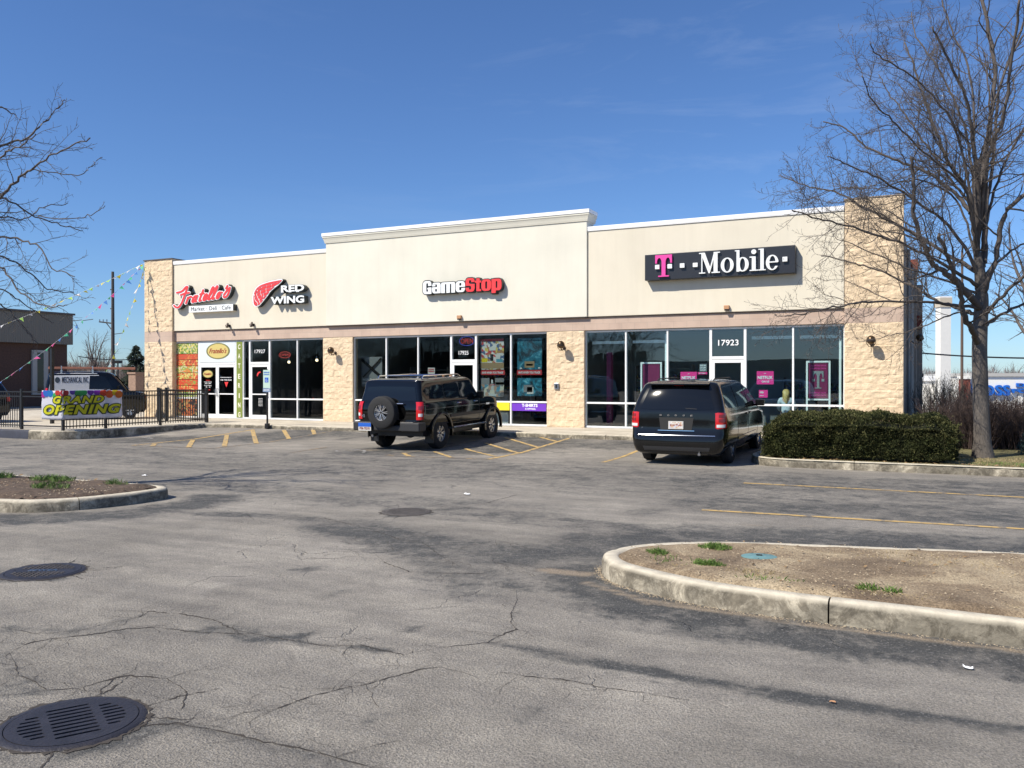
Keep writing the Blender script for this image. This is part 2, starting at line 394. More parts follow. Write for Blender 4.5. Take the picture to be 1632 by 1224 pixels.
def asphalt():
    m = mat('old_asphalt', (.16,.155,.15), .92); n, b = nodes(m)
    c = N(n,'ShaderNodeTexCoord'); L = n.links.new; o = c.outputs['Object']
    big = N(n,'ShaderNodeTexNoise', i_Scale=.35, i_Detail=8, i_Roughness=.65); L(o, big.inputs['Vector'])
    mid = N(n,'ShaderNodeTexNoise', i_Scale=2.3, i_Detail=9, i_Roughness=.72, i_Distortion=.5); L(o, mid.inputs['Vector'])
    st = N(n,'ShaderNodeMapping'); st.inputs['Scale'].default_value = (.8, 4.2, 1); st.inputs['Rotation'].default_value = (0,0,R(-14)); L(o, st.inputs[0])
    strk = N(n,'ShaderNodeTexNoise', i_Scale=.9, i_Detail=6, i_Roughness=.6); L(st.outputs[0], strk.inputs['Vector'])
    gr = N(n,'ShaderNodeTexNoise', i_Scale=62, i_Detail=5, i_Roughness=.8); L(o, gr.inputs['Vector'])
    vo = N(n,'ShaderNodeTexVoronoi', i_Scale=85); L(o, vo.inputs['Vector'])
    def ramp(src, p0, c0, p1, c1):
        r = N(n,'ShaderNodeValToRGB'); e = r.color_ramp.elements; e[0].position = p0; e[1].position = p1; e[0].color = (*c0,1); e[1].color = (*c1,1); L(src, r.inputs[0]); return r.outputs[0]
    def mix(f, a, bb, mode='MIX'):
        x = N(n,'ShaderNodeMix', data_type='RGBA', blend_type=mode)
        for s, v in (('Factor', f), ('A', a), ('B', bb)):
            if isinstance(v, (int, float)): x.inputs[s].default_value = v
            elif isinstance(v, tuple): x.inputs[s].default_value = (*v, 1)
            else: L(v, x.inputs[s])
        return x.outputs['Result']
    def math_(op, a, bb=None, clamp=False):
        x = N(n,'ShaderNodeMath', operation=op, use_clamp=clamp)
        for i, v in enumerate((a, bb)):
            if v is None: continue
            if isinstance(v, (int, float)): x.inputs[i].default_value = v
            else: L(v, x.inputs[i])
        return x.outputs[0]
    base = ramp(big.outputs['Fac'], .34, (.238,.219,.188), .66, (.345,.318,.275))
    base = mix(.55, base, ramp(mid.outputs['Fac'], .36, (.62,.62,.63), .66, (1.2,1.2,1.2)), 'MULTIPLY')
    base = mix(.55, base, ramp(strk.outputs['Fac'], .38, (.70,.70,.72), .62, (1.15,1.14,1.12)), 'MULTIPLY')
    ta = N(n,'ShaderNodeAttribute', attribute_name='tar'); sa = N(n,'ShaderNodeAttribute', attribute_name='sand')
    tn = math_('ADD', ta.outputs['Fac'], math_('MULTIPLY', math_('SUBTRACT', mid.outputs['Fac'], .5), 2.6))
    fin = N(n,'ShaderNodeTexNoise', i_Scale=13, i_Detail=9, i_Roughness=.8); L(o, fin.inputs['Vector'])
    tn = math_('ADD', tn, math_('MULTIPLY', math_('SUBTRACT', gr.outputs['Fac'], .5), 1.1)); tn = math_('ADD', tn, math_('MULTIPLY', math_('SUBTRACT', fin.outputs['Fac'], .5), 1.9))
    tf = N(n,'ShaderNodeMapRange'); tf.inputs['From Min'].default_value = .12; tf.inputs['From Max'].default_value = .85; L(tn, tf.inputs['Value'])
    tf2 = math_('MULTIPLY', tf.outputs[0], math_('GREATER_THAN', ta.outputs['Fac'], .02))
    base = mix(tf2, base, ramp(strk.outputs['Fac'], .35, (.050,.051,.050), .7, (.090,.089,.083)))
    sn = math_('ADD', sa.outputs['Fac'], math_('MULTIPLY', math_('SUBTRACT', mid.outputs['Fac'], .5), 2.2))
    sf = N(n,'ShaderNodeMapRange'); sf.inputs['From Min'].default_value = .45; sf.inputs['From Max'].default_value = 1.0; L(sn, sf.inputs['Value'])
    base = mix(math_('MULTIPLY', math_('MULTIPLY', sf.outputs[0], math_('GREATER_THAN', sa.outputs['Fac'], .02)), .75), base, (.34,.27,.19))
    # aggregate: pale and dark stones
    base = mix(.8, base, ramp(gr.outputs['Fac'], .33, (.34,.34,.35), .70, (1.78,1.74,1.69)), 'MULTIPLY')
    stone = ramp(vo.outputs['Color'], .72, (0,0,0), .92, (1,1,1))
    base = mix(math_('MULTIPLY', stone, .42), base, (.36,.34,.31))
    # hairline cracks in zones
    wv = N(n,'ShaderNodeTexNoise', i_Scale=1.6, i_Detail=6); L(o, wv.inputs['Vector'])
    va = N(n,'ShaderNodeVectorMath', operation='MULTIPLY_ADD'); L(wv.outputs['Color'], va.inputs[0]); va.inputs[1].default_value = (1.3,1.3,0); L(o, va.inputs[2])
    v2 = N(n,'ShaderNodeTexVoronoi', feature='DISTANCE_TO_EDGE', i_Scale=.75); L(va.outputs[0], v2.inputs['Vector'])
    ck = ramp(v2.outputs['Distance'], .0, (1,1,1), .010, (0,0,0))
    zone = ramp(big.outputs['Fac'], .52, (0,0,0), .60, (1,1,1))
    cf = math_('MULTIPLY', math_('MULTIPLY', ck, zone), ramp(mid.outputs['Fac'], .42, (0,0,0), .56, (1,1,1)))
    base = mix(math_('MULTIPLY', cf, .6), base, (.05,.045,.04))
    L(base, b.inputs['Base Color'])
    ht = math_('ADD', math_('MULTIPLY', gr.outputs['Fac'], .8), math_('MULTIPLY', vo.outputs['Distance'], .45))
    ht = math_('SUBTRACT', ht, math_('MULTIPLY', cf, 1.5))
    bn = N(n,'ShaderNodeBump', i_Strength=1.0, i_Distance=.013); L(ht, bn.inputs['Height'])
    bn2 = N(n,'ShaderNodeBump', i_Strength=.35, i_Distance=.05); L(mid.outputs['Fac'], bn2.inputs['Height']); L(bn.outputs[0], bn2.inputs['Normal'])
    L(bn2.outputs[0], b.inputs['Normal']); L(math_('SUBTRACT', .93, math_('MULTIPLY', tf2, .12)), b.inputs['Roughness'])
    return m
M['asphalt'] = asphalt(); me.materials.append(M['asphalt'])
for p_ in me.polygons: p_.use_smooth = False
g = bpy.data.objects.new('ground', me); C.objects.link(g); tag(g, kind='structure')

def ribbon(mb, pts, widths, z=.004, jag=0., rng=random, step=.12):
    L = []
    for i in range(len(pts)-1):
        a, b = Vector(pts[i]), Vector(pts[i+1]); k = max(1, int((b-a).length/step))
        for j in range(k): L.append((a.lerp(b, j/k), widths if not hasattr(widths,'__len__') else widths[i]))
    L.append((Vector(pts[-1]), widths if not hasattr(widths,'__len__') else widths[-1]))
    vs = []
    for i, (p, wd) in enumerate(L):
        d = (L[min(i+1,len(L)-1)][0]-L[max(i-1,0)][0]); d = d.normalized() if d.length else Vector((1,0)); nrm = Vector((-d.y, d.x))
        w1 = wd*(.5+jag*rng.uniform(-.5,.5)); w2 = wd*(.5+jag*rng.uniform(-.5,.5)); q = p + nrm*jag*wd*rng.uniform(-1.2,1.2)
        for s, ww in ((1,w1),(-1,w2)):
            r = q+nrm*s*ww; vs.append((r.x, r.y, ground_z(r.x, r.y)+z))
    mb.add(vs, [(2*i, 2*i+1, 2*i+3, 2*i+2) for i in range(len(L)-1)])

# cracks, their broken edges lying a few millimetres proud
CR = [[(-5.92,-21.36),(-5.7,-21.35),(-5.53,-21.36),(-5.34,-21.18),(-5.31,-20.95),(-5.25,-20.74),(-5.31,-20.61),(-5.03,-20.55),(-4.68,-20.57),(-4.39,-20.68),(-4.14,-20.7),(-3.81,-20.7),(-3.57,-20.7),(-3.42,-20.62)],
 [(-5.57,-21.59),(-5.39,-21.53),(-5.34,-21.38),(-5.2,-21.23),(-5.09,-21.01),(-4.93,-20.88),(-4.57,-20.84),(-4.23,-20.73)],
 [(-5.31,-21.7),(-5.03,-21.84),(-4.84,-21.95),(-4.66,-21.98),(-4.48,-22.03),(-4.34,-21.94),(-4.31,-21.76),(-4.25,-21.66),(-4.02,-21.6),(-3.75,-21.7),(-3.57,-21.91)],
 [(-3.24,-21.8),(-3.13,-21.69),(-3.1,-21.54),(-3.02,-21.35),(-2.97,-21.23)],
 [(-3.58,-22.10),(-3.41,-22.06),(-3.19,-22.02),(-2.93,-22.03),(-2.7,-22.01),(-2.47,-22.02),(-2.27,-22.03)],
 [(-3.5,-20.65),(-3.35,-20.59),(-3.16,-20.61),(-3.01,-20.63)],
 [(-3.11,-18.77),(-2.95,-19.08),(-2.82,-19.46),(-2.71,-19.68),(-2.61,-19.81),(-2.64,-20.0),(-2.65,-20.17),(-2.85,-20.37),(-3.01,-20.6)],
 [(-3.01,-21.29),(-2.91,-21.17),(-2.86,-21.02),(-2.77,-20.82),(-2.68,-20.72)],
 [(-2.31,-20.65),(-2.14,-20.64),(-1.9,-20.6),(-1.64,-20.62),(-1.41,-20.6),(-1.18,-20.6)],
 [(-6.13,-17.21),(-5.74,-17.02),(-5.21,-17.31),(-4.92,-17.34),(-4.23,-18.01)],
 [(-5.33,-17.79),(-4.7,-18.37),(-4.27,-18.61),(-3.94,-18.51),(-3.63,-18.36)],
 [(-6.04,-15.34),(-5.74,-14.93),(-5.68,-14.47),(-5.67,-13.45)], [(-7.6,-17.2),(-7.3,-16.6),(-6.9,-16.5),(-6.3,-16.75),(-5.9,-16.9)], [(-8.3,-17.3),(-8.0,-16.7),(-7.6,-17.0)]]
mb = MB(); rr = random.Random(4)
for pl in CR:
    wd = [rr.uniform(.003,.0115) for _ in pl]; wd[0] = wd[-1] = .002
    ribbon(mb, pl, wd, .003, 1.0, rr, .035)
    for k in range(len(pl)*2+2):   # side branches
        a = Vector(pl[rr.randrange(len(pl))]); d = rr.uniform(0, 2*PI); q = [a]
        for _ in range(rr.randint(3,7)):
            d += rr.uniform(-.7,.7); q.append(q[-1]+Vector((math.cos(d), math.sin(d)))*rr.uniform(.03,.09))
        ribbon(mb, q, [rr.uniform(.0008,.0028) for _ in q], .003, .8, rr, .03)
for k in range(26):      # alligator cracking by the island
    a = Vector((rr.uniform(-6.2,-3.4), rr.uniform(-18.3,-16.8))); d = rr.uniform(0,2*PI); q = [a]
    for _ in range(5): d += rr.uniform(-.8,.8); q.append(q[-1]+Vector((math.cos(d), math.sin(d)))*rr.uniform(.05,.16))
    ribbon(mb, q, .0035, .003, 1., rr, .04)
M['crack'] = mat('crack_dirt', (.055,.046,.039), 1.0, var=.3, vscale=30)
tag(mb.build('asphalt_cracks', M['crack']), kind='structure')

# painted markings, worn
def paint(name, col, wear):
    m = mat(name, col, .8, var=.08, vscale=6); n, b = nodes(m); L = n.links.new
    t = N(n,'ShaderNodeTexNoise', i_Scale=7, i_Detail=10, i_Roughness=.75); c = N(n,'ShaderNodeTexCoord'); L(c.outputs['Object'], t.inputs['Vector'])
    r = N(n,'ShaderNodeValToRGB'); r.color_ramp.elements[0].position = wear-.04; r.color_ramp.elements[1].position = wear+.05; L(t.outputs['Fac'], r.inputs[0])
    mx = N(n,'ShaderNodeMix', data_type='RGBA'); mx.inputs['A'].default_value = (.17,.155,.14,1); mx.inputs['B'].default_value = (*col,1); L(r.outputs[0], mx.inputs['Factor']); L(mx.outputs['Result'], b.inputs['Base Color'])
    return m
M['yellow'] = paint('yellow_road_paint', (.54,.36,.13), .455)
M['yellow_faint'] = paint('faded_yellow_road_paint', (.40,.27,.12), .54)
M['white_faint'] = paint('faded_white_road_paint', (.40,.40,.39), .53)
def stripe(pts, wd, m='yellow', name='parking_line', z=.005):
    mb = MB(); ribbon(mb, pts, wd, z, .0, step=.4); return tag(mb.build(name, M[m]), kind='structure')
stripe([(-2.85,-10.39),(9,-10.36)], .10); stripe([(-2.76,-13.72),(9,-13.15)], .10)
stripe([(-6.26,-7.96),(-6.40,-3.35)], .10)
for tri, bars in (([(-19.24,-9.0),(-20.06,-3.5)], [((-19.19,-8.3),(-18.5,-9.0)),((-19.35,-6.8),(-17.35,-8.85)),((-19.6,-5.2),(-16.75,-8.2)),((-19.95,-3.7),(-16.75,-7.0)),((-18.9,-3.4),(-16.8,-5.6)),((-18.0,-3.05),(-17.0,-4.2))]),
                  ([(-11.37,-8.64),(-11.3,-3.6)], [((-11.34,-7.9),(-10.75,-8.55)),((-10.9,-7.2),(-9.7,-8.42)),((-10.6,-6.2),(-8.95,-7.75)),((-10.7,-4.9),(-8.85,-6.7)),((-10.8,-3.5),(-8.88,-5.45)),((-9.9,-3.1),(-8.92,-4.1))])):
    stripe(tri, .11, 'yellow_faint' if tri[0][0] > -15 else 'yellow')
    if tri[0][0] < -15: stripe([(-19.24,-9.0),(-16.53,-8.86)], .09, 'yellow_faint'); stripe([(-16.53,-8.86),(-17.1,-3.1)], .10, 'yellow_faint')
    else: stripe([(-11.37,-8.64),(-8.78,-8.42)], .10, 'yellow_faint'); stripe([(-8.78,-8.42),(-9.0,-3.1)], .11)
    for a, b in bars: stripe([a, b], .13 if tri[0][0] < -15 else .11, z=.0085)
stripe([(-13.88,-8.92),(-14.15,-7.2)], .10, 'yellow_faint')
# faded wheelchair symbols
for cx_, cy_ in ((-21.4,-6.9), (-12.9,-7.9)):
    mb = MB(); q = [(cx_+.35*math.cos(t), cy_+.35*math.sin(t)) for t in np.linspace(.3, 5.6, 16)]
    ribbon(mb, q, .08); ribbon(mb, [(cx_-.1,cy_+.9),(cx_-.05,cy_+.15),(cx_+.4,cy_+.1),(cx_+.6,cy_-.3)], .08, .006)
    tag(mb.build('wheelchair_marking', M['white_faint']), kind='structure')

# kerbs, sidewalk
def kerbmat(name, tone, grime):
    m = mat(name, tone, .93, bump=.35, bscale=45); n, b = nodes(m); L = n.links.new; c = N(n,'ShaderNodeTexCoord')
    t = N(n,'ShaderNodeTexNoise', i_Scale=2.2, i_Detail=9, i_Roughness=.7); L(c.outputs['Object'], t.inputs['Vector'])
    ge = N(n,'ShaderNodeNewGeometry'); sx = N(n,'ShaderNodeSeparateXYZ'); L(ge.outputs['Normal'], sx.inputs[0])
    mr = N(n,'ShaderNodeMapRange'); mr.inputs['From Min'].default_value = .9; mr.inputs['From Max'].default_value = .4; L(sx.outputs['Z'], mr.inputs['Value'])
    r = N(n,'ShaderNodeValToRGB'); r.color_ramp.elements[0].position = .46; r.color_ramp.elements[1].position = .70
    r.color_ramp.elements[0].color = tuple(x*grime for x in tone)+(1,); r.color_ramp.elements[1].color = (*tone,1); L(t.outputs['Fac'], r.inputs[0])
    t3 = N(n,'ShaderNodeTexNoise', i_Scale=4.5, i_Detail=14, i_Roughness=.78, i_Distortion=.8); L(c.outputs['Object'], t3.inputs['Vector'])
    r3 = N(n,'ShaderNodeValToRGB'); r3.color_ramp.elements[0].position = .455; r3.color_ramp.elements[1].position = .56; r3.color_ramp.elements[0].color = (.42,.40,.37,1); r3.color_ramp.elements[1].color = (1.04,1.03,1.0,1); L(t3.outputs['Fac'], r3.inputs[0])
    m3 = N(n,'ShaderNodeMix', data_type='RGBA', blend_type='MULTIPLY'); m3.inputs['Factor'].default_value = .85; L(r.outputs[0], m3.inputs['A']); L(r3.outputs[0], m3.inputs['B'])
    t2 = N(n,'ShaderNodeTexNoise', i_Scale=9, i_Detail=8); L(c.outputs['Object'], t2.inputs['Vector'])
    r2 = N(n,'ShaderNodeValToRGB'); r2.color_ramp.elements[0].position = .3; r2.color_ramp.elements[1].position = .65
    r2.color_ramp.elements[0].color = tuple(x*.78 for x in tone)+(1,); r2.color_ramp.elements[1].color = tuple(min(1,x*1.06) for x in tone)+(1,); L(t2.outputs['Fac'], r2.inputs[0])
    mx = N(n,'ShaderNodeMix', data_type='RGBA'); L(mr.outputs[0], mx.inputs['Factor']); L(r2.outputs[0], mx.inputs['A']); L(m3.outputs['Result'], mx.inputs['B']); L(mx.outputs['Result'], b.inputs['Base Color'])
    return m
M['kerb'] = kerbmat('weathered_kerb_concrete', (.58,.52,.41), .33)
M['kerb_dark'] = mat('dark_blue_kerb', (.03,.033,.05), .7, var=.2, vscale=5)  # blue-black tone with random variation, for the far-left length of kerb
def kerb(path, h_top, wd=.16, inner=-1, name='kerb', joints=2.6, m='kerb', seed=1):
    """a kerb swept along path; inner = which side (+1 left of travel) the fill is on"""
    rng = random.Random(seed); P_ = [Vector(p) for p in path]; L = []; run = 0
    for i in range(len(P_)-1):
        k = max(1, int((P_[i+1]-P_[i]).length/.08))
        for j in range(k): L.append(P_[i].lerp(P_[i+1], j/k))
    L.append(P_[-1]); mb = MB(); seg = []; acc = 0; nextj = joints*rng.uniform(.7,1)
    def flush(seg):
        if len(seg) < 2: return
        vs = []; n = 7
        for (p, nr) in seg:
            z0 = ground_z(p.x, p.y)-.12; e = noise.noise(Vector((p.x*3, p.y*3, seed)))*.012; e2 = max(0, noise.noise(Vector((p.x*5, p.y*5, seed+9)))-.2)*.08
            for o, z in ((0+e,z0),(.006+e,h_top-.05),(.022+e+e2,h_top-.014-e2*.4),(.05+e2*.3,h_top-e2*.2),(wd-.02,h_top+.001),(wd,h_top-.015),(wd,h_top-.2)):
                q = p+nr*o; vs.append((q.x, q.y, z))
        mb.add(vs, [(i*n+k, (i+1)*n+k, (i+1)*n+k+1, i*n+k+1) for i in range(len(seg)-1) for k in range(n-1)], True)
        b = len(mb.v)-len(vs); mb.f += [tuple(range(b, b+n)), tuple(range(b+(len(seg)-1)*n, b+len(seg)*n))[::-1]]; mb.sm += [False, False]
    for i, p in enumerate(L):
        d = (L[min(i+1,len(L)-1)]-L[max(i-1,0)]).normalized(); nr = Vector((-d.y, d.x))*inner
        if i: acc += (p-L[i-1]).length
        seg.append((p, nr))
        if acc > nextj:
            flush(seg); gap = .012
            seg = [(p+d*gap, nr)]; acc = 0; nextj = joints*rng.uniform(.85,1.1)
    flush(seg)
    o = fix_normals(mb.build(name, M[m], sharp=50)); return tag(o, kind='structure')
def soil(poly, z, name, m, res=.12, amp=.03, xmax=8, clip=None):
    """bumpy filled area"""
    xs = [p[0] for p in poly]; ys = [p[1] for p in poly]
    gx = np.arange(min(xs), min(max(xs), xmax)+res, res); gy = np.arange(min(ys), max(ys)+res, res)
    X, Y = np.meshgrid(gx, gy); D = poly_sd(X, Y, poly); ids = {}; vs = []; fs = []
    for j in range(len(gy)):
        for i in range(len(gx)):
            if D[j,i] < -.03:
                ids[j,i] = len(vs); q = Vector((gx[i], gy[j], 0))
                vs.append((gx[i], gy[j], (z-.055) if D[j,i] > -.15 else z+(amp*noise.fractal(q*1.8, 1, 2, 4)+.012)*min(1, (-.15-D[j,i])/.12)-.03*max(0, 1-(-.15-D[j,i])/.08)))
    for j in range(len(gy)-1):
        for i in range(len(gx)-1):
            k = [(j,i),(j,i+1),(j+1,i+1),(j+1,i)]
            if all(t in ids for t in k): fs.append(tuple(ids[t] for t in k))
    mb = MB(); mb.add(vs, fs, True); return tag(mb.build(name, m, sharp=None), kind='structure')
def soilmat():
    m = mat('island_soil', (.25,.19,.13), 1.0, bump=.9, bscale=60); n, b = nodes(m); L = n.links.new; c = N(n,'ShaderNodeTexCoord')
    t = N(n,'ShaderNodeTexNoise', i_Scale=1.1, i_Detail=9, i_Roughness=.68, i_Distortion=.4); L(c.outputs['Object'], t.inputs['Vector'])
    r = N(n,'ShaderNodeValToRGB'); e = r.color_ramp.elements; e[0].position = .36; e[0].color = (.155,.112,.072,1); e[1].position = .60; e[1].color = (.42,.335,.22,1)
    q = e.new(.48); q.color = (.26,.195,.125,1); L(t.outputs['Fac'], r.inputs[0])
    v = N(n,'ShaderNodeTexNoise', i_Scale=55, i_Detail=4, i_Roughness=.7); L(c.outputs['Object'], v.inputs['Vector'])
    r2 = N(n,'ShaderNodeValToRGB'); r2.color_ramp.elements[0].position = .34; r2.color_ramp.elements[0].color = (.45,.43,.4,1); r2.color_ramp.elements[1].position = .68; r2.color_ramp.elements[1].color = (1.5,1.5,1.5,1); L(v.outputs['Fac'], r2.inputs[0])
    mx = N(n,'ShaderNodeMix', data_type='RGBA', blend_type='MULTIPLY'); mx.inputs['Factor'].default_value = .85; L(r.outputs[0], mx.inputs['A']); L(r2.outputs[0], mx.inputs['B']); L(mx.outputs['Result'], b.inputs['Base Color'])
    return m
M['soil'] = soilmat()
M['soil_dark'] = mat('dark_mulch_soil', (.10,.07,.05), 1.0, var=.5, vscale=14, bump=.9, bscale=50)
M['lawn'] = mat('spring_lawn', (.17,.15,.065), 1.0, var=.35, vscale=9, bump=.8, bscale=60)

ISL_R = smoothline([(9,-15.3),(4,-15.7),(.78,-16.06),(-.64,-16.38),(-1.69,-16.65),(-2.3,-16.98),(-2.62,-17.35),(-2.72,-17.75),(-2.5,-18.15),(-2.1,-18.40),(-1.55,-18.61),(-.9,-18.69),(0,-18.72),(2,-18.8),(9,-19.0)], 6)
kerb(ISL_R, -.095, .16, 1, seed=3, joints=3.1)
soil(ISL_R, -.085, 'island_soil', M['soil'], .06, .018, 4.5)
ISL_L = smoothline([(-30,-15.95),(-20,-15.9),(-14.2,-15.9),(-12.3,-15.88),(-10.9,-15.85),(-10.3,-15.92),(-10.08,-16.3),(-10.17,-17.1),(-10.45,-17.65),(-11.0,-17.98),(-12.5,-18.2),(-16,-18.4),(-30,-18.6)], 6)
kerb(ISL_L, -.10, .16, -1, seed=5, joints=3.0)
soil(ISL_L, -.075, 'island_soil', M['soil_dark'], .14, .05, 0)
ISL_H = smoothline([(-3.46,-3.02),(-3.5,-5.7),(-3.42,-6.5),(-3.16,-7.05),(-2.7,-7.30),(-2,-7.34),(.7,-7.33),(5,-7.35),(30,-7.4)], 5)
kerb(ISL_H, -.095, .16, 1, seed=8, joints=3.2)
lawn_poly = ISL_H+[(30,18),(-.55,18),(-.55,-3.02)]
mb = MB(); nb = len(lawn_poly); mb.add([(x,y,-.11) for x,y in lawn_poly]+[(30,18,-.11)], [tuple(range(nb))]); 
tag(mb.build('lawn', M['lawn']), kind='structure')

def pavemat():
    m = mat('pale_sidewalk', (.60,.54,.44), .93, bump=.15, bscale=70); n, b = nodes(m); L = n.links.new; c = N(n,'ShaderNodeTexCoord')
    t = N(n,'ShaderNodeTexNoise', i_Scale=1.3, i_Detail=8, i_Roughness=.65); L(c.outputs['Object'], t.inputs['Vector'])
    r = N(n,'ShaderNodeValToRGB'); r.color_ramp.elements[0].position = .35; r.color_ramp.elements[0].color = (.44,.385,.30,1); r.color_ramp.elements[1].position = .65; r.color_ramp.elements[1].color = (.62,.56,.455,1); L(t.outputs['Fac'], r.inputs[0])
    br = N(n,'ShaderNodeTexBrick', i_Scale=1); br.offset = 0; br.inputs['Brick Width'].default_value = 1.52; br.inputs['Row Height'].default_value = 1.5; br.inputs['Mortar Size'].default_value = .01
    br.inputs['Color1'].default_value = br.inputs['Color2'].default_value = (1,1,1,1); br.inputs['Mortar'].default_value = (.35,.33,.3,1); L(c.outputs['Object'], br.inputs['Vector'])
    mx = N(n,'ShaderNodeMix', data_type='RGBA', blend_type='MULTIPLY'); mx.inputs['Factor'].default_value = 1; L(r.outputs[0], mx.inputs['A']); L(br.outputs['Color'], mx.inputs['B']); L(mx.outputs['Result'], b.inputs['Base Color'])
    return m
M['pave'] = pavemat()
edge = smoothline([(-24.0,-8.46),(-23.4,-8.42),(-22.98,-8.15),(-22.76,-7.6),(-22.70,-6.4),(-22.72,-4.1),(-22.52,-3.35),(-21.9,-3.03),(-20.5,-3.0)], 5)
mb = MB(); ed = [(-40,-8.46)]+edge+[(-3.46,-3.0),(-.66,-3.0)]
mb.prism([(x,y) for x,y in ed]+[(-.66,.02),(-28.9,.02),(-28.9,14),(-40,14)], -.5, 0.0)
tag(mb.build('sidewalk', M['pave']), kind='structure')
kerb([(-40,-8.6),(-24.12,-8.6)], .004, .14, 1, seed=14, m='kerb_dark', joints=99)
kerb([(-24.11,-8.6)]+[(x+(.14 if i > 3 else .0), y-(.14 if i < 28 else .14)) for i,(x,y) in enumerate(edge)][:-2]+[(-20.5,-3.14),(-3.3,-3.14)], .004, .14, 1, seed=15, joints=3)

# manhole covers: real openings
def grate(X, Y):
    d = ell(X, Y, 0, 0, .985, .985)
    for c0, c1, ys in ((-.33,.33,np.linspace(-.64,.64,9)), (-.80,-.45,np.linspace(-.46,.46,7)), (.45,.80,np.linspace(-.46,.46,7))):
        for y in ys:
            a0, a1 = c0, c1; lim = math.sqrt(max(0,.80**2-y*y))
            a0, a1 = max(a0,-lim), min(a1,lim)
            if a1-a0 > .1: d = np.maximum(d, -cap(X, Y, (a0+.03,y), (a1-.03,y), .034))
    return d
M['iron'] = mat('cast_iron', (.036,.034,.042), .55, metal=.35, var=.25, vscale=8, bump=.3, bscale=60, spec=.6)
M['iron_old'] = mat('dusty_cast_iron', (.085,.075,.07), .85, var=.3, vscale=9, bump=.4, bscale=40)
def cover(x, y, r, rot, m, label, fn=None, name='manhole_cover'):
    t = empty(name, (x,y,-.26), label, 'manhole cover')
    ring = MB(); k = 64
    for a0, a1, z in ((r, r*1.09, .012),):
        ring.lathe([(a0,-.03),(a0,z),(a1,z-.002),(a1+.012,.001),(a1+.012,-.03)], k, Matrix.Rotation(R(90),4,'X'))
    ring.build('frame', m, t)
    loops = [simplify(l, .004) for l in sdf_outline(fn, -1.02, -1.02, 1.02, 1.02, .016)]
    me_ = flat_shape(loops, .03)
    for v in me_.vertices: v.co = Vector((v.co.x*r, -v.co.y*-1, v.co.z*r))
    for v in me_.vertices: v.co = Vector((v.co.x, v.co.z, .0135-(v.co.y)))
    lid = link(me_, 'lid', m, t); lid.rotation_euler.z = rot
    col = MB(); rc = random.Random(int(x*100)); q = [(x+r*1.115*math.cos(a)*(1+.02*math.sin(a*5)), y+r*1.115*math.sin(a)) for a in np.linspace(0, 2*PI, 40)]
    for k_ in (1.0, 1.03):
        ribbon(col, [(x+(a-x)*k_, y+(b-y)*k_) for a, b in q], [rc.uniform(.004,.03) for _ in q], .0025+.001*k_, 1.0, rc, .02)
    for k_ in range(9):
        a = rc.uniform(0, 2*PI); s_ = [(x+r*1.1*math.cos(a), y+r*1.1*math.sin(a))]
        for _ in range(rc.randint(3, 7)): a += rc.uniform(-.12,.12); s_.append((s_[-1][0]+.06*math.cos(a+.3*rc.uniform(-1,1)), s_[-1][1]+.06*math.sin(a+.3*rc.uniform(-1,1))))
        ribbon(col, s_, [rc.uniform(.002,.012) for _ in s_], .003, 1., rc, .02)
    co_ = col.build('dirt_collar', M['crack'], t); co_.location = (-x, -y, .26)
    pit = MB(); pit.add([(r*math.cos(a), r*math.sin(a), .0055) for a in np.linspace(0,2*PI,40,endpoint=False)], [tuple(range(40))]); pit.build('pit', M['dark'], t)
    return t, lid
cover(-3.93, -22.28, .312, R(60), M['iron'], 'round slotted iron storm drain grate in the near left foreground', grate, 'drain_grate')
def solid(X, Y):
    d = ell(X, Y, 0, 0, .985, .985)
    for s in (-1, 1): d = np.maximum(d, -ell(X, Y, s*.84, .1, .05, .03))
    return d
t, lid = cover(-7.27, -20.07, .315, R(30), M['iron'], 'solid round iron manhole cover with raised studs near the left edge', solid)
mb = MB()
for i in range(-6,7):
    for j in range(-6,7):
        if math.hypot(i,j) < 6.2 and abs(j) > 1: mb.box(i*.042-.012, i*.042+.012, j*.042-.009, j*.042+.009, .0125, .0185)
s_ = tag(mb.build('stud_pattern', M['iron_old'], t), kind='stuff'); s_.rotation_euler.z = R(30)
link(fit(text_me('SEWER', .004, .02), -.13, .13, -.028, .028, 0, .004), 'lettering', M['steel'], t)
for o in t.children:
    if o.name.startswith('lettering'): o.rotation_euler = (R(-90),0,R(30)); o.location = (0,0,.019)
t, lid = cover(-6.25, -15.61, .29, R(10), M['iron_old'], 'dusty flat manhole cover in the middle of the parking lot', solid)
mb = MB()
for i in range(-5,6):
    for j in range(-5,6):
        if math.hypot(i,j) < 5.3: mb.box(i*.048-.014, i*.048+.014, j*.048-.014, j*.048+.014, .0125, .017)
tag(mb.build('stud_pattern', M['iron_old'], t), kind='stuff')
# green utility cover in the island soil
M['teal'] = mat('faded_green_plastic', (.13,.25,.26), .7, var=.15, vscale=10)
t = empty('utility_cover', (-1.36,-17.43,-.065), 'faded teal oval utility cover lying in the island soil', 'utility cover', rz=R(12))
mb = MB(); mb.lathe([(.001,.0),(.14,.0),(.155,-.006),(.16,-.05)], 32, Matrix.Rotation(R(-90),4,'X')); o = mb.build('lid', M['teal'], t); o.scale = (1.0,.72,-1)
fix_normals(o)
mb = MB(); mb.obox((0,0,.006), .05, .02, .006); mb.build('handle', M['black'], t)

# ================================================================== the retail building
def fac(px, py, Y=0.0):
    a = (px-816)/FPX; b = (HY-py)/FPX; c, s = math.cos(YAW), math.sin(YAW)
    t = (Y-CAM.y)/(c+a*s); return ((-s+a*c)*t, CAM.z+b*t)
def fx(px, Y=0.0): return fac(px, HY, Y)[0]

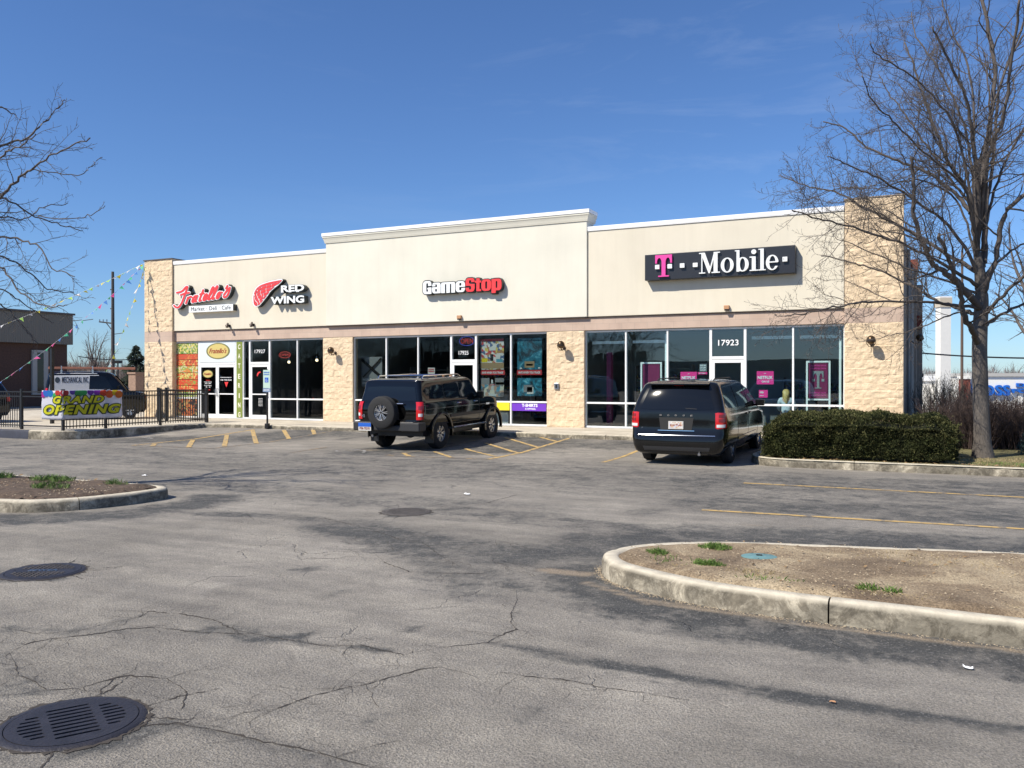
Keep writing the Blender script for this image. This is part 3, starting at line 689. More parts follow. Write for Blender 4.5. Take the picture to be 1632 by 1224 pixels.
BL = empty('retail_building', (-15, 0, 0), 'long tan stucco and split-faced block retail building with white-framed shop windows', 'building')
def prof_sweep(mb, prof, path):
    """prof: (outward offset, z); path: list of functions offset -> (x, y)"""
    n = len(prof); vs = []
    for fn in path:
        for o, z in prof: x, y = fn(o); vs.append((x, y, z))
    mb.add(vs, [(i*n+k, i*n+k+1, (i+1)*n+k+1, (i+1)*n+k) for i in range(len(path)-1) for k in range(n-1)])

# stucco upper walls
def streaks(m, amt):
    """rain streaks, patches and fine trowel marks"""
    n, b = nodes(m); L = n.links.new; src = b.inputs['Base Color'].links[0].from_socket; c = N(n,'ShaderNodeTexCoord')
    mp_ = N(n,'ShaderNodeMapping'); mp_.inputs['Scale'].default_value = (2.2,1,.16); L(c.outputs['Object'], mp_.inputs[0])
    t = N(n,'ShaderNodeTexNoise', i_Scale=1.6, i_Detail=8, i_Roughness=.65); L(mp_.outputs[0], t.inputs['Vector'])
    t2 = N(n,'ShaderNodeTexNoise', i_Scale=.55, i_Detail=5); L(c.outputs['Object'], t2.inputs['Vector'])
    for q, lo, hi in ((t, .30, .56), (t2, .32, .55)):
        r = N(n,'ShaderNodeValToRGB'); r.color_ramp.elements[0].position = lo; r.color_ramp.elements[1].position = hi
        r.color_ramp.elements[0].color = (1-amt,1-amt*1.05,1-amt*1.15,1); r.color_ramp.elements[1].color = (1,1,1,1); L(q.outputs['Fac'], r.inputs[0])
        mx = N(n,'ShaderNodeMix', data_type='RGBA', blend_type='MULTIPLY'); mx.inputs['Factor'].default_value = 1; L(src, mx.inputs['A']); L(r.outputs[0], mx.inputs['B']); src = mx.outputs['Result']
    L(src, b.inputs['Base Color'])
streaks(M['stucco'], .045); streaks(M['stucco_light'], .04)
mb = MB(); mb.box(-27.425, -19.745, -.10, .35, 3.47, 6.155); bevel(mb.build('stucco_wall', M['stucco'], BL), .015)
mb = MB(); mb.box(-9.615, -2.12, -.10, .35, 3.47, 6.155); bevel(mb.build('stucco_wall', M['stucco'], BL), .015)
mb = MB(); mb.box(-19.74, -9.62, -.16, .45, 3.47, 6.70); bevel(mb.build('stucco_wall', M['stucco_light'], BL, 'taller cream stucco wall in the centre'), .015)
for x0, x1 in ((-27.425, -19.745), (-9.615, -2.12)):
    mb = MB(); mb.box(x0, x1, -.135, .40, 6.158, 6.275); mb.box(x0, x1, -.13, -.10, 6.135, 6.158); bevel(mb.build('roof_cap', M['cap'], BL), .008)
X0, X1 = -19.74, -9.62; YF = -.16
def corn(o): return None
path = [lambda o: (X0-o, .5), lambda o: (X0-o, YF-o), lambda o: (X1+o, YF-o), lambda o: (X1+o, .5)]
mb = MB(); prof_sweep(mb, [(0,6.455),(.028,6.455),(.032,6.475),(.04,6.50),(.052,6.55),(.068,6.60),(.08,6.63),(.094,6.645),(.096,6.69),(.0,6.70)], path)
fix_normals(mb.build('cornice', M['stucco_light'], BL))
mb = MB(); prof_sweep(mb, [(0,6.702),(.104,6.702),(.112,6.70),(.112,6.815),(.0,6.83)], path); mb.box(X0+.003, X1-.003, YF+.003, .5, 6.71, 6.828)
fix_normals(mb.build('roof_cap', M['cap'], BL))
# reveal strip coloured dark as the stucco's shadow line, and the smooth block band
mb = MB()
for x0, x1, y in ((-27.42,-19.745,-.072), (-19.743,-9.618,-.13), (-9.616,-2.12,-.072)): mb.box(x0, x1, y, .2, 3.445, 3.468)
mb.build('dark_strip', M['flash'], BL)
def bandmat():
    m = mat('smooth_block_band', (.52,.385,.31), .9, bump=.1, bscale=90); n, b = nodes(m); L = n.links.new; c = N(n,'ShaderNodeTexCoord')
    sp = N(n,'ShaderNodeSeparateXYZ'); cb = N(n,'ShaderNodeCombineXYZ'); L(c.outputs['Object'], sp.inputs[0]); L(sp.outputs['X'], cb.inputs['X']); L(sp.outputs['Z'], cb.inputs['Y'])
    br = N(n,'ShaderNodeTexBrick', i_Scale=1.); br.inputs['Brick Width'].default_value = .406; br.inputs['Row Height'].default_value = .2033; br.inputs['Mortar Size'].default_value = .006; br.inputs['Bias'].default_value = 0
    br.inputs['Color1'].default_value = (.50,.375,.305,1); br.inputs['Color2'].default_value = (.55,.42,.34,1); br.inputs['Mortar'].default_value = (.43,.34,.28,1); L(cb.outputs[0], br.inputs['Vector'])
    t = N(n,'ShaderNodeTexNoise', i_Scale=1.6, i_Detail=8); L(c.outputs['Object'], t.inputs['Vector']); r = N(n,'ShaderNodeValToRGB')
    r.color_ramp.elements[0].position = .3; r.color_ramp.elements[0].color = (.88,.87,.86,1); r.color_ramp.elements[1].position = .6; r.color_ramp.elements[1].color = (1.03,1.03,1.02,1); L(t.outputs['Fac'], r.inputs[0])
    mx = N(n,'ShaderNodeMix', data_type='RGBA', blend_type='MULTIPLY'); mx.inputs['Factor'].default_value = 1; L(br.outputs['Color'], mx.inputs['A']); L(r.outputs[0], mx.inputs['B']); L(mx.outputs['Result'], b.inputs['Base Color']); return m
M['band'] = bandmat()
mb = MB(); mb.box(-27.42, -2.115, -.03, .25, 3.055, 3.445); mb.build('masonry_band', M['band'], BL)
mb = MB(); mb.box(-27.42, -2.115, -.02, .22, 3.045, 3.0545); mb.build('dark_strip', M['flash'], BL)

def splitmat():
    m = mat('split_faced_block', (.7,.52,.34), .95, bump=.45, bscale=48); n, b = nodes(m); L = n.links.new; c = N(n,'ShaderNodeTexCoord')
    sp = N(n,'ShaderNodeSeparateXYZ'); cb = N(n,'ShaderNodeCombineXYZ'); L(c.outputs['Object'], sp.inputs[0]); L(sp.outputs['X'], cb.inputs['X']); L(sp.outputs['Z'], cb.inputs['Y'])
    br = N(n,'ShaderNodeTexBrick', i_Scale=1.); br.inputs['Brick Width'].default_value = .406; br.inputs['Row Height'].default_value = .2033; br.inputs['Mortar Size'].default_value = .004
    br.inputs['Color1'].default_value = (.68,.535,.37,1); br.inputs['Color2'].default_value = (.75,.60,.425,1); br.inputs['Mortar'].default_value = (.62,.48,.33,1); L(cb.outputs[0], br.inputs['Vector'])
    t = N(n,'ShaderNodeTexNoise', i_Scale=14, i_Detail=8, i_Roughness=.7); L(c.outputs['Object'], t.inputs['Vector']); r = N(n,'ShaderNodeValToRGB')
    r.color_ramp.elements[0].position = .3; r.color_ramp.elements[0].color = (.82,.80,.78,1); r.color_ramp.elements[1].position = .6; r.color_ramp.elements[1].color = (1.05,1.04,1.02,1); L(t.outputs['Fac'], r.inputs[0])
    mx = N(n,'ShaderNodeMix', data_type='RGBA', blend_type='MULTIPLY'); mx.inputs['Factor'].default_value = 1; L(br.outputs['Color'], mx.inputs['A']); L(r.outputs[0], mx.inputs['B']); L(mx.outputs['Result'], b.inputs['Base Color']); return m
M['splitf'] = splitmat()
def split_panel(mb, x0, x1, z0, z1, yf, back):
    """a wall face of rough cleft blocks, real relief"""
    H, W = .2033, .406; st = .034
    nx = int((x1-x0)/st)+1; nz = int((z1-z0)/st)+1
    vs = []
    for j in range(nz+1):
        z = z0+(z1-z0)*j/nz; row = math.floor(z/H+1e-4)
        for i in range(nx+1):
            x = x0+(x1-x0)*i/nx; off = W/2*(row % 2); col = math.floor((x+off)/W)
            u = ((x+off)/W-col); v = z/H-row; e = min(u*W, (1-u)*W, v*H, (1-v)*H)
            rng = math.sin(col*12.9+row*78.2)*43758.5; rng -= math.floor(rng)
            n_ = noise.fractal(Vector((x*4.6+col*.25, z*6.2+row*.4, rng*1.2)), .9, 2.1, 4)
            h = (.009+.019*n_+(v-.5)*.012*(rng-.5)*2+(u-.5)*.016*(math.sin(rng*40)))*(.55+.45*min(1, e/.016)); 
            if i in (0, nx) or j in (0, nz): h = max(0, h*.4)
            vs.append((x, yf-max(-.006, h), z))
    b = len(mb.v); m = nx+1
    mb.add(vs, [(j*m+i, j*m+i+1, (j+1)*m+i+1, (j+1)*m+i) for j in range(nz) for i in range(nx)])
    mb.box(x0+.001, x1-.001, yf+.012, back, z0, z1)
    # edges
    for i0, cols in ((0, 0), (nx, nx)):
        ring = [b+j*m+cols for j in range(nz+1)]; nv = len(mb.v); mb.v += [(mb.v[k][0], yf+.013, mb.v[k][2]) for k in ring]
        for j in range(nz): mb.f.append((ring[j], ring[j+1], nv+j+1, nv+j)); mb.sm.append(False)
for x0, x1 in ((-19.965,-18.645), (-11.035,-9.755)):
    mb = MB(); split_panel(mb, x0, x1, 0, 3.04, -.035, .28); mb.build('block_pillar', M['splitf'], BL)
mb = MB(); split_panel(mb, -28.99, -27.43, 0, 3.05, -.17, .3); split_panel(mb, -28.99, -27.43, 3.456, 6.37, -.17, .35); mb.build('corner_pillar', M['splitf'], BL)
mb = MB(); mb.box(-28.99, -27.43, -.175, .3, 3.0505, 3.4555); mb.build('masonry_band', M['band'], BL)
mb = MB(); mb.box(-29.03, -27.40, -.21, .5, 6.371, 6.41); mb.build('roof_cap', M['flash'], BL)
mb = MB(); split_panel(mb, -2.11, -.64, 0, 3.05, -.09, .3); split_panel(mb, -2.11, -.64, 3.456, 6.43, -.09, .35); mb.build('corner_pillar', M['splitf'], BL)
mb = MB(); mb.box(-2.11, -.64, -.095, .3, 3.0505, 3.4555); mb.build('masonry_band', M['band'], BL)
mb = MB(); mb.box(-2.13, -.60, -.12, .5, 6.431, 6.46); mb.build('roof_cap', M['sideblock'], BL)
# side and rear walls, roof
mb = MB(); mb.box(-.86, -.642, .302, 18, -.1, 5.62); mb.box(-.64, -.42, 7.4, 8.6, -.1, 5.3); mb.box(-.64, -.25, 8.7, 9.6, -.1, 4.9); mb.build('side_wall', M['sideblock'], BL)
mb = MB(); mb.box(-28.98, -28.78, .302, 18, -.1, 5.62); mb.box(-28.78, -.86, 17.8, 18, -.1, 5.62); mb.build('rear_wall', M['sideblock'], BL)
mb = MB(); mb.box(-28.78, -.86, .5, 17.8, 5.0, 5.15); mb.build('roof', mat('roof_membrane', (.4,.4,.4), .9), BL)
M['brickred'] = mat('dark_red_brick', (.22,.065,.045), .9, var=.2, vscale=14)
mb = MB(); mb.box(-.42, -.24, 7.8, 8.5, 3.3, 3.75); bevel(mb.build('vent_box', M['brickred'], BL), .01)
mb = MB(); mb.box(-.64, -.38, 7.35, 8.65, 5.302, 5.65); mb.build('brick_pier', M['brickred'], BL)
mb = MB()
for x, y, z in ((-.55,5.0,5.0),(-.53,6.0,5.2),(-.58,3.0,5.4)): mb.tube([(x,y,-.1),(x,y,z)], .05, 8)
mb.build('downspout', mat('grey_downspout', (.30,.29,.28), .5), BL)

# shop interior
M['int_wall'] = mat('shop_inner_wall', (.17,.175,.18), .9, var=.1); M['int_floor'] = mat('shop_floor', (.14,.13,.12), .5, var=.2); M['ceil'] = mat('shop_ceiling', (.16,.16,.16), .9)
mb = MB(); mb.box(-28.7, -.9, .16, 17, -.02, .012); mb.build('floor', M['int_floor'], BL)
mb = MB(); mb.box(-28.7, -.9, .46, 17, 3.25, 3.35); mb.build('ceiling', M['ceil'], BL)
mb = MB(); mb.box(-28.7, -.9, 8, 8.15, .012, 3.25)
for x in (-19.3, -10.4, -23.7): mb.box(x-.07, x+.07, .3, 8, .012, 3.25)
mb.build('inner_wall', M['int_wall'], BL)
MB().box(-10.3,-.92,5.6,5.7,.012,3.25).build('inner_wall', mat('grey_inner_wall', (.42,.44,.45), .9), BL)

def lite(x0, x1, sill=.78, z0=0., z1=3.045, gm='glass', name='window', parent=BL):
    """one column of the shop front: frame > panes"""
    h = .026; y0, y1 = .045, .155; mb = MB()
    mb.box(x0, x0+h, y0, y1, z0, z1); mb.box(x1-h, x1, y0, y1, z0, z1)
    mb.box(x0+h, x1-h, y0, y1, z1-.055, z1); mb.box(x0+h, x1-h, y0, y1, z0, z0+.06)
    if sill: mb.box(x0+h, x1-h, y0, y1, sill-.028, sill+.028)
    fr = mb.build('window', M['alu'], parent); bevel(fr, .004, 1)
    for a, b in (((z0+.06, sill-.028), (sill+.028, z1-.055)) if sill else ((z0+.06, z1-.055),)):
        MB().box(x0+h-.004, x1-h+.004, .094, .102, a-.004, b+.004).build('pane', M[gm], fr)
    return fr
def door(x0, x1, handle=1, gm='glass', top=2.09, parent=BL, hinge=True):
    y0, y1 = .050, .098; s = .075; mb = MB()
    mb.box(x0, x0+s, y0, y1, .012, top); mb.box(x1-s, x1, y0, y1, .012, top); mb.box(x0+s, x1-s, y0, y1, top-.09, top); mb.box(x0+s, x1-s, y0, y1, .012, .16); mb.box(x0+s, x1-s, y0, y1, .93, .975)
    d = mb.build('door', M['alu'], parent); bevel(d, .004, 1)
    MB().box(x0+s-.004, x1-s+.004, .07, .078, .156, .934).build('pane', M[gm], d); MB().box(x0+s-.004, x1-s+.004, .07, .078, .971, top-.086).build('pane', M[gm], d)
    hx = x1-.04 if handle > 0 else x0+.04
    MB().tube([(hx,.05,.88),(hx,-.02,.90),(hx,-.03,1.02),(hx,-.02,1.14),(hx,.05,1.16)], .013, 8).build('handle', M['steel'], d)
    return d
def doorframe(x0, x1, gm='glass', top=2.1):
    h = .05; mb = MB(); mb.box(x0, x0+h, .045, .155, 0, 3.045); mb.box(x1-h, x1, .045, .155, 0, 3.045); mb.box(x0+h, x1-h, .045, .155, top, top+.09); mb.box(x0+h, x1-h, .045, .155, 2.99, 3.045); mb.box(x0+h,x1-h,.045,.155,0,.010)
    f = mb.build('door_frame', M['alu'], BL); bevel(f, .004, 1); MB().box(x0+h-.004, x1-h+.004, .094, .102, top+.086, 2.994).build('pane', M[gm], f)
for a, b in ((-27.425,-26.22),(-24.24,-23.89),(-23.89,-23.57),(-22.56,-21.24),(-21.24,-19.975)): lite(a, b, gm='glass_dark')
for a, b in ((-18.64,-17.26),(-17.26,-15.94),(-15.94,-14.63),(-13.65,-12.36),(-12.36,-11.045)): lite(a, b, gm='glass_dark')
for a, b in ((-9.745,-8.42),(-8.42,-7.11),(-7.11,-5.82),(-4.80,-3.48),(-3.48,-2.12)): lite(a, b)
doorframe(-26.22,-24.24,'glass_dark'); door(-26.165,-25.235,1,'glass_dark'); door(-25.225,-24.295,-1,'glass_dark')
doorframe(-23.57,-22.56,'glass_dark'); door(-23.515,-22.615,1,'glass_dark')
doorframe(-14.63,-13.65,'glass_dark'); door(-14.575,-13.705,1,'glass_dark')
doorframe(-5.82,-4.80); door(-5.765,-4.855,-1)
M['num'] = mat('white_vinyl', (.88,.89,.90), .5)
def numb(s, p0, p1, y0, y1, m='num', nm='address_number', par=BL, bold=.012, Y=.03):
    a = fac(p0, y1, Y); b = fac(p1, y0, Y); return text_obj(s, nm, M[m], a[0], b[0], a[1], b[1], Y, .006, bold, parent=par)
numb('17927', 406, 422.5, 557, 563, bold=0.); numb('17925', 731, 746.5, 559, 565.5, bold=0.); numb('17923', 1144.5, 1177, 541, 551)
for o in BL.children: o.location = -BL.location

# ------------------------------------------------------------------ signs on the stucco
M['signblack'] = mat('charcoal_sign_face', (.022,.023,.028), .35); M['magenta'] = mat('magenta_acrylic', (.80,.075,.36), .3); M['whiteac'] = mat('white_acrylic', (.84,.86,.86), .3)
M['redac'] = mat('red_acrylic', (.80,.055,.055), .3); M['return'] = mat('dark_letter_return', (.02,.025,.025), .4)
S1 = empty('store_sign', (-5.5, -.10, 4.86), 'long charcoal box sign with a pink letter and white lettering', 'sign')
zb, zt = 4.475, 5.25; H_ = zt-zb; YB = -.36; YL = -.43
mb = MB(); mb.box(-7.69, -3.37, YB, -.10, zb, zt); bevel(mb.build('sign_box', M['signblack'], S1), .01)
def s1x(x): return fx(1020+x/5.829, YL)
def s1z(f): return zb+f*H_
def glyph(fn, box, x0, x1, f0, f1, m, name='letter', res=.012):
    mm = shape_obj(fn, box, res, .07, name, M[m], (s1x(x0), s1x(x1), s1z(f0), s1z(f1)), YL, S1)
    for p in mm.data.polygons: pass
    return mm
def gT(X, Y):
    d = U(rec(X,Y,.06,.94,.88,1.0), rec(X,Y,.385,.615,.03,.92), rec(X,Y,.18,.82,.0,.055))
    arm = U(rec(X,Y,.0,.10,.62,1.0), rec(X,Y,.90,1.0,.62,1.0))
    web = np.maximum(rec(X,Y,.04,.96,.66,.9), -ell(X,Y,.24,.60,.155,.27)); web = np.maximum(web, -ell(X,Y,.76,.60,.155,.27)); web = np.maximum(web, -rec(X,Y,.08,.40,.3,.62)); web = np.maximum(web, -rec(X,Y,.60,.92,.3,.62))
    return U(d, arm, web)
glyph(gT, (-.02,-.02,1.02,1.02), 137, 298, .09, .955, 'magenta')
sq = lambda X, Y: rec(X,Y,0,1,0,1)
for a, b, f0, f1 in ((137,180,.40,.58),(252,297,.40,.58),(367,413,.40,.58),(487,535,.40,.57)): glyph(sq, (-.05,-.05,1.05,1.05), a, b, f0, f1, 'whiteac', res=.05)
def gM(X, Y):
    return U(rec(X,Y,0,.30,0,.05), rec(X,Y,.0,.22,.95,1), rec(X,Y,.115,.165,0,1), poly_sd(X,Y,[(.08,1),(.27,1),(.53,.28),(.46,0)]), poly_sd(X,Y,[(.46,0),(.51,.0),(.79,1),(.72,1)]), rec(X,Y,.70,.885,0,1), rec(X,Y,.78,1.0,.95,1), rec(X,Y,.60,1.0,0,.05))
def gO(X, Y): return np.maximum(ell(X,Y,.5,.5,.5,.5), -ell(X,Y,.5,.5,.24,.43))
def gB(X, Y):
    bowl = np.maximum(ell(X,Y,.56,.33,.44,.335), -ell(X,Y,.55,.33,.19,.285)); return U(bowl, rec(X,Y,.12,.33,.0,1.0), rec(X,Y,.0,.25,.95,1.0))
def gI(X, Y): return U(rec(X,Y,.27,.73,0,.66), rec(X,Y,0,.6,.61,.665), rec(X,Y,0,1,0,.045), ell(X,Y,.5,.88,.30,.11))
def gL(X, Y): return U(rec(X,Y,.27,.73,0,1), rec(X,Y,0,.6,.955,1), rec(X,Y,0,1,0,.045))
def gE(X, Y):
    r = np.maximum(ell(X,Y,.5,.5,.5,.5), -ell(X,Y,.52,.5,.25,.43)); r = np.maximum(r, -rec(X,Y,.62,1.1,.26,.52)); return U(r, rec(X,Y,.2,.97,.50,.57))
bx = (-.03,-.03,1.03,1.03)
glyph(gM, bx, 541, 747, .12, .945, 'whiteac'); glyph(gO, bx, 745, 872, .115, .70, 'whiteac'); glyph(gB, bx, 876, 1012, .12, .955, 'whiteac')
glyph(gI, bx, 1014, 1096, .12, .955, 'whiteac'); glyph(gL, bx, 1096, 1168, .12, .955, 'whiteac'); glyph(gE, bx, 1164, 1288, .115, .70, 'whiteac')
glyph(lambda X,Y: np.maximum(rec(X,Y,0,1,0,1), -cap(X,Y,(.3,.3),(.3,.7),.06)), bx, 1320, 1368, .41, .59, 'whiteac', res=.04)
for o in S1.children: o.location = -S1.location

S2 = empty('store_sign', (-14.2, -.16, 4.65), 'channel letters, half white and half red, centred on the taller wall', 'sign')
x0, x1, x2 = fx(673.6,-.36), fx(742,-.36), fx(799,-.36)
def rbox(X, Y, x0, x1, y0, y1, r):
    cx_, cy_ = (x0+x1)/2, (y0+y1)/2; qx = np.abs(X-cx_)-(x1-x0)/2+r; qy = np.abs(Y-cy_)-(y1-y0)/2+r
    return np.hypot(np.maximum(qx,0), np.maximum(qy,0))+np.minimum(np.maximum(qx,qy),0)-r
# condensed heavy letters, each in its own unit box
def cG(X, Y): return U(np.maximum(np.maximum(rbox(X,Y,0,1,0,1,.30), -rbox(X,Y,.40,.62,.17,.84,.10)), -rec(X,Y,.55,1.2,.50,.62)), rec(X,Y,.50,1,.0,.44) if 0 else np.maximum(rec(X,Y,.52,1,.0,.46), -rbox(X,Y,.2,.63,.17,.36,.02)))
def ca(X, Y): return U(np.maximum(np.maximum(rbox(X,Y,.05,1,.0,1,.26), -rbox(X,Y,.38,.60,.15,.42,.08)), np.maximum(-rbox(X,Y,-.3,.60,.58,.83,.02), -9+0*X)), rec(X,Y,.05,.40,.66,.80), rec(X,Y,.60,1,0,.7))
def cm_(X, Y): return np.maximum(rbox(X,Y,0,1,-.3,1,.12), -U(rbox(X,Y,.27,.375,-.6,.84,.04), rbox(X,Y,.63,.735,-.6,.84,.04), rec(X,Y,-1,2,-1,0)))
def ce(X, Y): return np.maximum(rbox(X,Y,0,1,0,1,.32), -U(rbox(X,Y,.38,.62,.58,.84,.08), rbox(X,Y,.38,1.3,.37,.47,.02), rbox(X,Y,.38,.62,.16,.46,.06)))
def cS(X, Y): return U(np.maximum(rbox(X,Y,0,1,0,1,.30), -U(rbox(X,Y,.38,1.3,.56,.70,.02), rbox(X,Y,-.3,.62,.30,.44,.02), rbox(X,Y,.38,.62,.60,.84,.06), rbox(X,Y,.38,.62,.16,.40,.06))), poly_sd(X,Y,[(.05,.62),(.40,.62),(.98,.38),(.6,.38)]))
def ct(X, Y): return U(rbox(X,Y,.24,.74,0,1,.05), rbox(X,Y,0,1,.66,.82,.02), rbox(X,Y,.45,1,0,.15,.04))
def co_(X, Y): return np.maximum(rbox(X,Y,0,1,0,1,.34), -rbox(X,Y,.40,.60,.17,.83,.10))
def cp(X, Y): return U(np.maximum(rbox(X,Y,0,1,.18,1,.28), -rbox(X,Y,.42,.60,.34,.84,.09)), rec(X,Y,0,.42,0,.98))
def gsl(fn, a, b, y0, y1, m, grow=0., Y=-.37, depth=.03, nm='letter'):
    A = fac(660+a/10.2, 440+10-10+y1/10.2-10+0, Y) if 0 else fac(660+a/10.2, 430+y1/10.2, Y); B = fac(660+b/10.2, 430+y0/10.2, Y)
    w_, h_ = B[0]-A[0], B[1]-A[1]; e = grow
    f2 = (lambda X, Y_: fn(X, Y_)-e) if e else fn
    bx_ = (-.12,-.12,1.12,1.12); dst = (A[0]-.12*w_, B[0]+.12*w_, A[1]-.12*h_, B[1]+.12*h_)
    return shape_obj(f2, bx_, .02, depth, nm, M[m], dst, Y, S2)
for fn, a, b, y0, y1, m in ((cG,142,280,180,398,'whiteac'),(ca,286,430,205,386,'whiteac'),(cm_,440,664,195,380,'whiteac'),(ce,676,826,180,366,'whiteac'),(cS,836,984,130,360,'redac'),(ct,988,1088,135,350,'redac'),(co_,1094,1250,150,345,'redac'),(cp,1258,1418,140,378,'redac')):
    gsl(fn, a, b, y0, y1, m); gsl(fn, a, b, y0, y1, 'return', .07, -.339, .17, 'letter_return')
for o in S2.children: o.location = -S2.location

# script sign and wing sign, drawn in crop coordinates and laid on the wall
def crop_shape(fn, box, res, depth, name, m, Y, parent):
    lps = [simplify([(x, -y) for x, y in l], res*.3) for l in sdf_outline(lambda X, Y_: fn(X, Y_), *box, res)]
    me_ = flat_shape([[(x, -y) for x, y in l] for l in lps], depth)
    for v in me_.vertices:
        px = 270+v.co.x/6.528; py = 430-v.co.z/6.528; q = fac(px, py, Y); v.co = (q[0], Y+v.co.y, q[1])
    bm = bmesh.new(); bm.from_mesh(me_); bmesh.ops.recalc_face_normals(bm, faces=bm.faces); bm.to_mesh(me_); bm.free()
    return link(me_, name, M[m], parent)
def script_strokes():
    S = []
    S.append(smoothline([(78,238),(108,232),(138,218),(160,192),(178,176),(190,178)]))
    S.append(smoothline([(188,180),(172,228),(152,282),(132,336),(110,374),(86,392),(60,384),(48,372)]))
    S.append(smoothline([(118,262),(160,246),(205,238)]))
    def L(x, v, pts):   # italic letter: local u right, v up
        base = 352-.152*((172+(x-172)*1.14)-150)
        x = 172+(x-172)*1.14
        S.append(smoothline([(x+u+.36*w_, base-w_-.152*u) for u, w_ in pts], 5))
    L(172,0,[(0,0),(0,62)]); L(172,0,[(0,38),(10,58),(26,66),(36,60)])
    L(222,0,[(34,55),(18,66),(4,48),(2,20),(10,2),(24,10),(33,34)]); L(222,0,[(36,66),(35,20),(38,4),(48,6)])
    L(282,0,[(12,118),(10,60),(9,18),(14,3),(28,8)]); L(282,0,[(-6,76),(30,82)])
    L(322,0,[(4,30),(24,42),(28,60),(16,68),(4,50),(2,22),(10,4),(26,6),(38,20)])
    L(366,0,[(0,20),(16,70),(22,120),(14,134),(6,116),(4,50),(6,12),(16,2),(28,12)])
    L(402,0,[(0,20),(16,74),(22,124),(14,138),(6,118),(4,50),(6,12),(16,2),(28,12)])
    L(444,0,[(20,66),(6,56),(2,24),(10,2),(24,8),(30,36),(26,60),(16,66)]); L(444,0,[(24,62),(44,60)])
    L(503,0,[(10,124),(4,96)]); L(502,0,[(8,30),(28,82),(44,100),(48,86),(52,50),(46,14),(26,0),(10,12)])
    return S
STR = script_strokes()
def strokes(r):
    def f(X, Y_):
        Yd = -Y_; d = np.full(X.shape, 1e6)
        for s in STR:
            for a, b in zip(s[:-1], s[1:]):
                if a != b: d = np.minimum(d, cap(X, Yd, a, b, r))
        return d
    return f
S3 = empty('store_sign', (-26, -.10, 4.85), 'red script sign with white outline over a thin white panel', 'sign')
crop_shape(strokes(17.5), (15,-430,690,-130), 3.0, .20, 'letter_backing', 'return', -.31, S3)
crop_shape(strokes(16.5), (15,-430,690,-130), 3.0, .012, 'letter_outline', 'whiteac', -.324, S3)
crop_shape(strokes(9.2), (15,-430,690,-130), 2.5, .012, 'lettering', 'redac', -.338, S3)
a = fac(301,498,-.3); b = fac(371.5,487.2,-.3)
mb = MB(); mb.box(a[0], b[0], -.30, -.10, 4.165, 4.42); bevel(mb.build('sign_panel', M['whiteac'], S3), .008)
text_obj('Market · Deli · Cafe', 'lettering', M['black'], a[0]+.13, b[0]-.12, 4.22, 4.375, -.306, .01, -.002, 0, 1.08, S3)
mb = MB(); mb.box(b[0]+.0005, b[0]+.006, -.295, -.10, 4.17, 4.415); mb.build('panel_return', M['return'], S3)
for o in S3.children: o.location = -S3.location
WING = smoothline([(1172,98),(1176,112),(1142,150),(1108,176),(1075,203),(1050,226),(1034,252),(1014,278),(988,310),(966,338),(944,364),(920,380),(893,382),(872,362),(866,320),(867,270),(880,222),(910,178),(960,146),(1040,120),(1110,106),(1166,96)], 4)
FEA = [[(880,262),(912,208),(960,176),(1050,152),(1150,118)],[(880,300),(920,240),(980,206),(1060,186),(1128,152)],[(884,332),(926,274),(980,240),(1040,222),(1085,190)],[(890,352),(940,300),(990,272),(1040,250)],[(900,368),(946,324),(990,300),(1012,280)],
       [(1010,168),(1003,196),(1005,228)],[(960,182),(945,218),(950,250),(960,276)],[(916,212),(905,250),(915,280),(925,306)],[(1060,152),(1056,182)],[(886,262),(884,300),(900,330)],[(975,245),(978,280),(968,305)],[(930,300),(935,322),(944,345)],[(905,330),(918,350),(915,375)]]
def wing(r):
    return lambda X, Y_: poly_sd(X, -Y_, WING)-r
def wing_red(X, Y_):
    d = poly_sd(X, -Y_, WING)+9
    for f in FEA:
        s = smoothline(f, 4)
        for a, b in zip(s[:-1], s[1:]): d = np.maximum(d, -cap(X, -Y_, a, b, 3.0))
    return d
S4 = empty('store_sign', (-22.2, -.10, 4.85), 'red feathered wing logo beside stacked white capital letters', 'sign')
crop_shape(wing(3), (850,-400,1195,-80), 3.5, .20, 'wing_backing', 'return', -.31, S4)
crop_shape(wing(2), (850,-400,1195,-80), 3.5, .012, 'wing_outline', 'whiteac', -.324, S4)
crop_shape(wing_red, (850,-400,1195,-80), 2.2, .012, 'wing', 'redac', -.338, S4)
def rw(s, xa, xb, ya, yb, dx=0):
    A = fac(270+xa/6.528, 430+yb/6.528, -.34); B = fac(270+xb/6.528, 430+ya/6.528, -.34)
    text_obj(s, 'lettering', M['whiteac'], A[0], B[0], A[1], B[1], -.345, .02, .035, 0, 1.0, S4)
    text_obj(s, 'letter_returns', M['return'], A[0]-.02, B[0]+.03, A[1]-.03, B[1]+.01, -.322, .18, .06, 0, 1.0, S4)
rw('RED', 1163, 1402, 150, 232); rw('WING', 1055, 1402, 264, 358)
# small serifs that give the capitals their flare
mb = MB()
for x in (1170,1182,1250,1262,1330,1342):
    q = fac(270+x/6.528, 430+(235-(x-1163)*.04)/6.528, -.34); mb.box(q[0]-.035, q[0]+.035, -.3475, -.32, q[1]-.01, q[1]+.02)
mb.build('serif', M['whiteac'], S4)
for o in S4.children: o.location = -S4.location

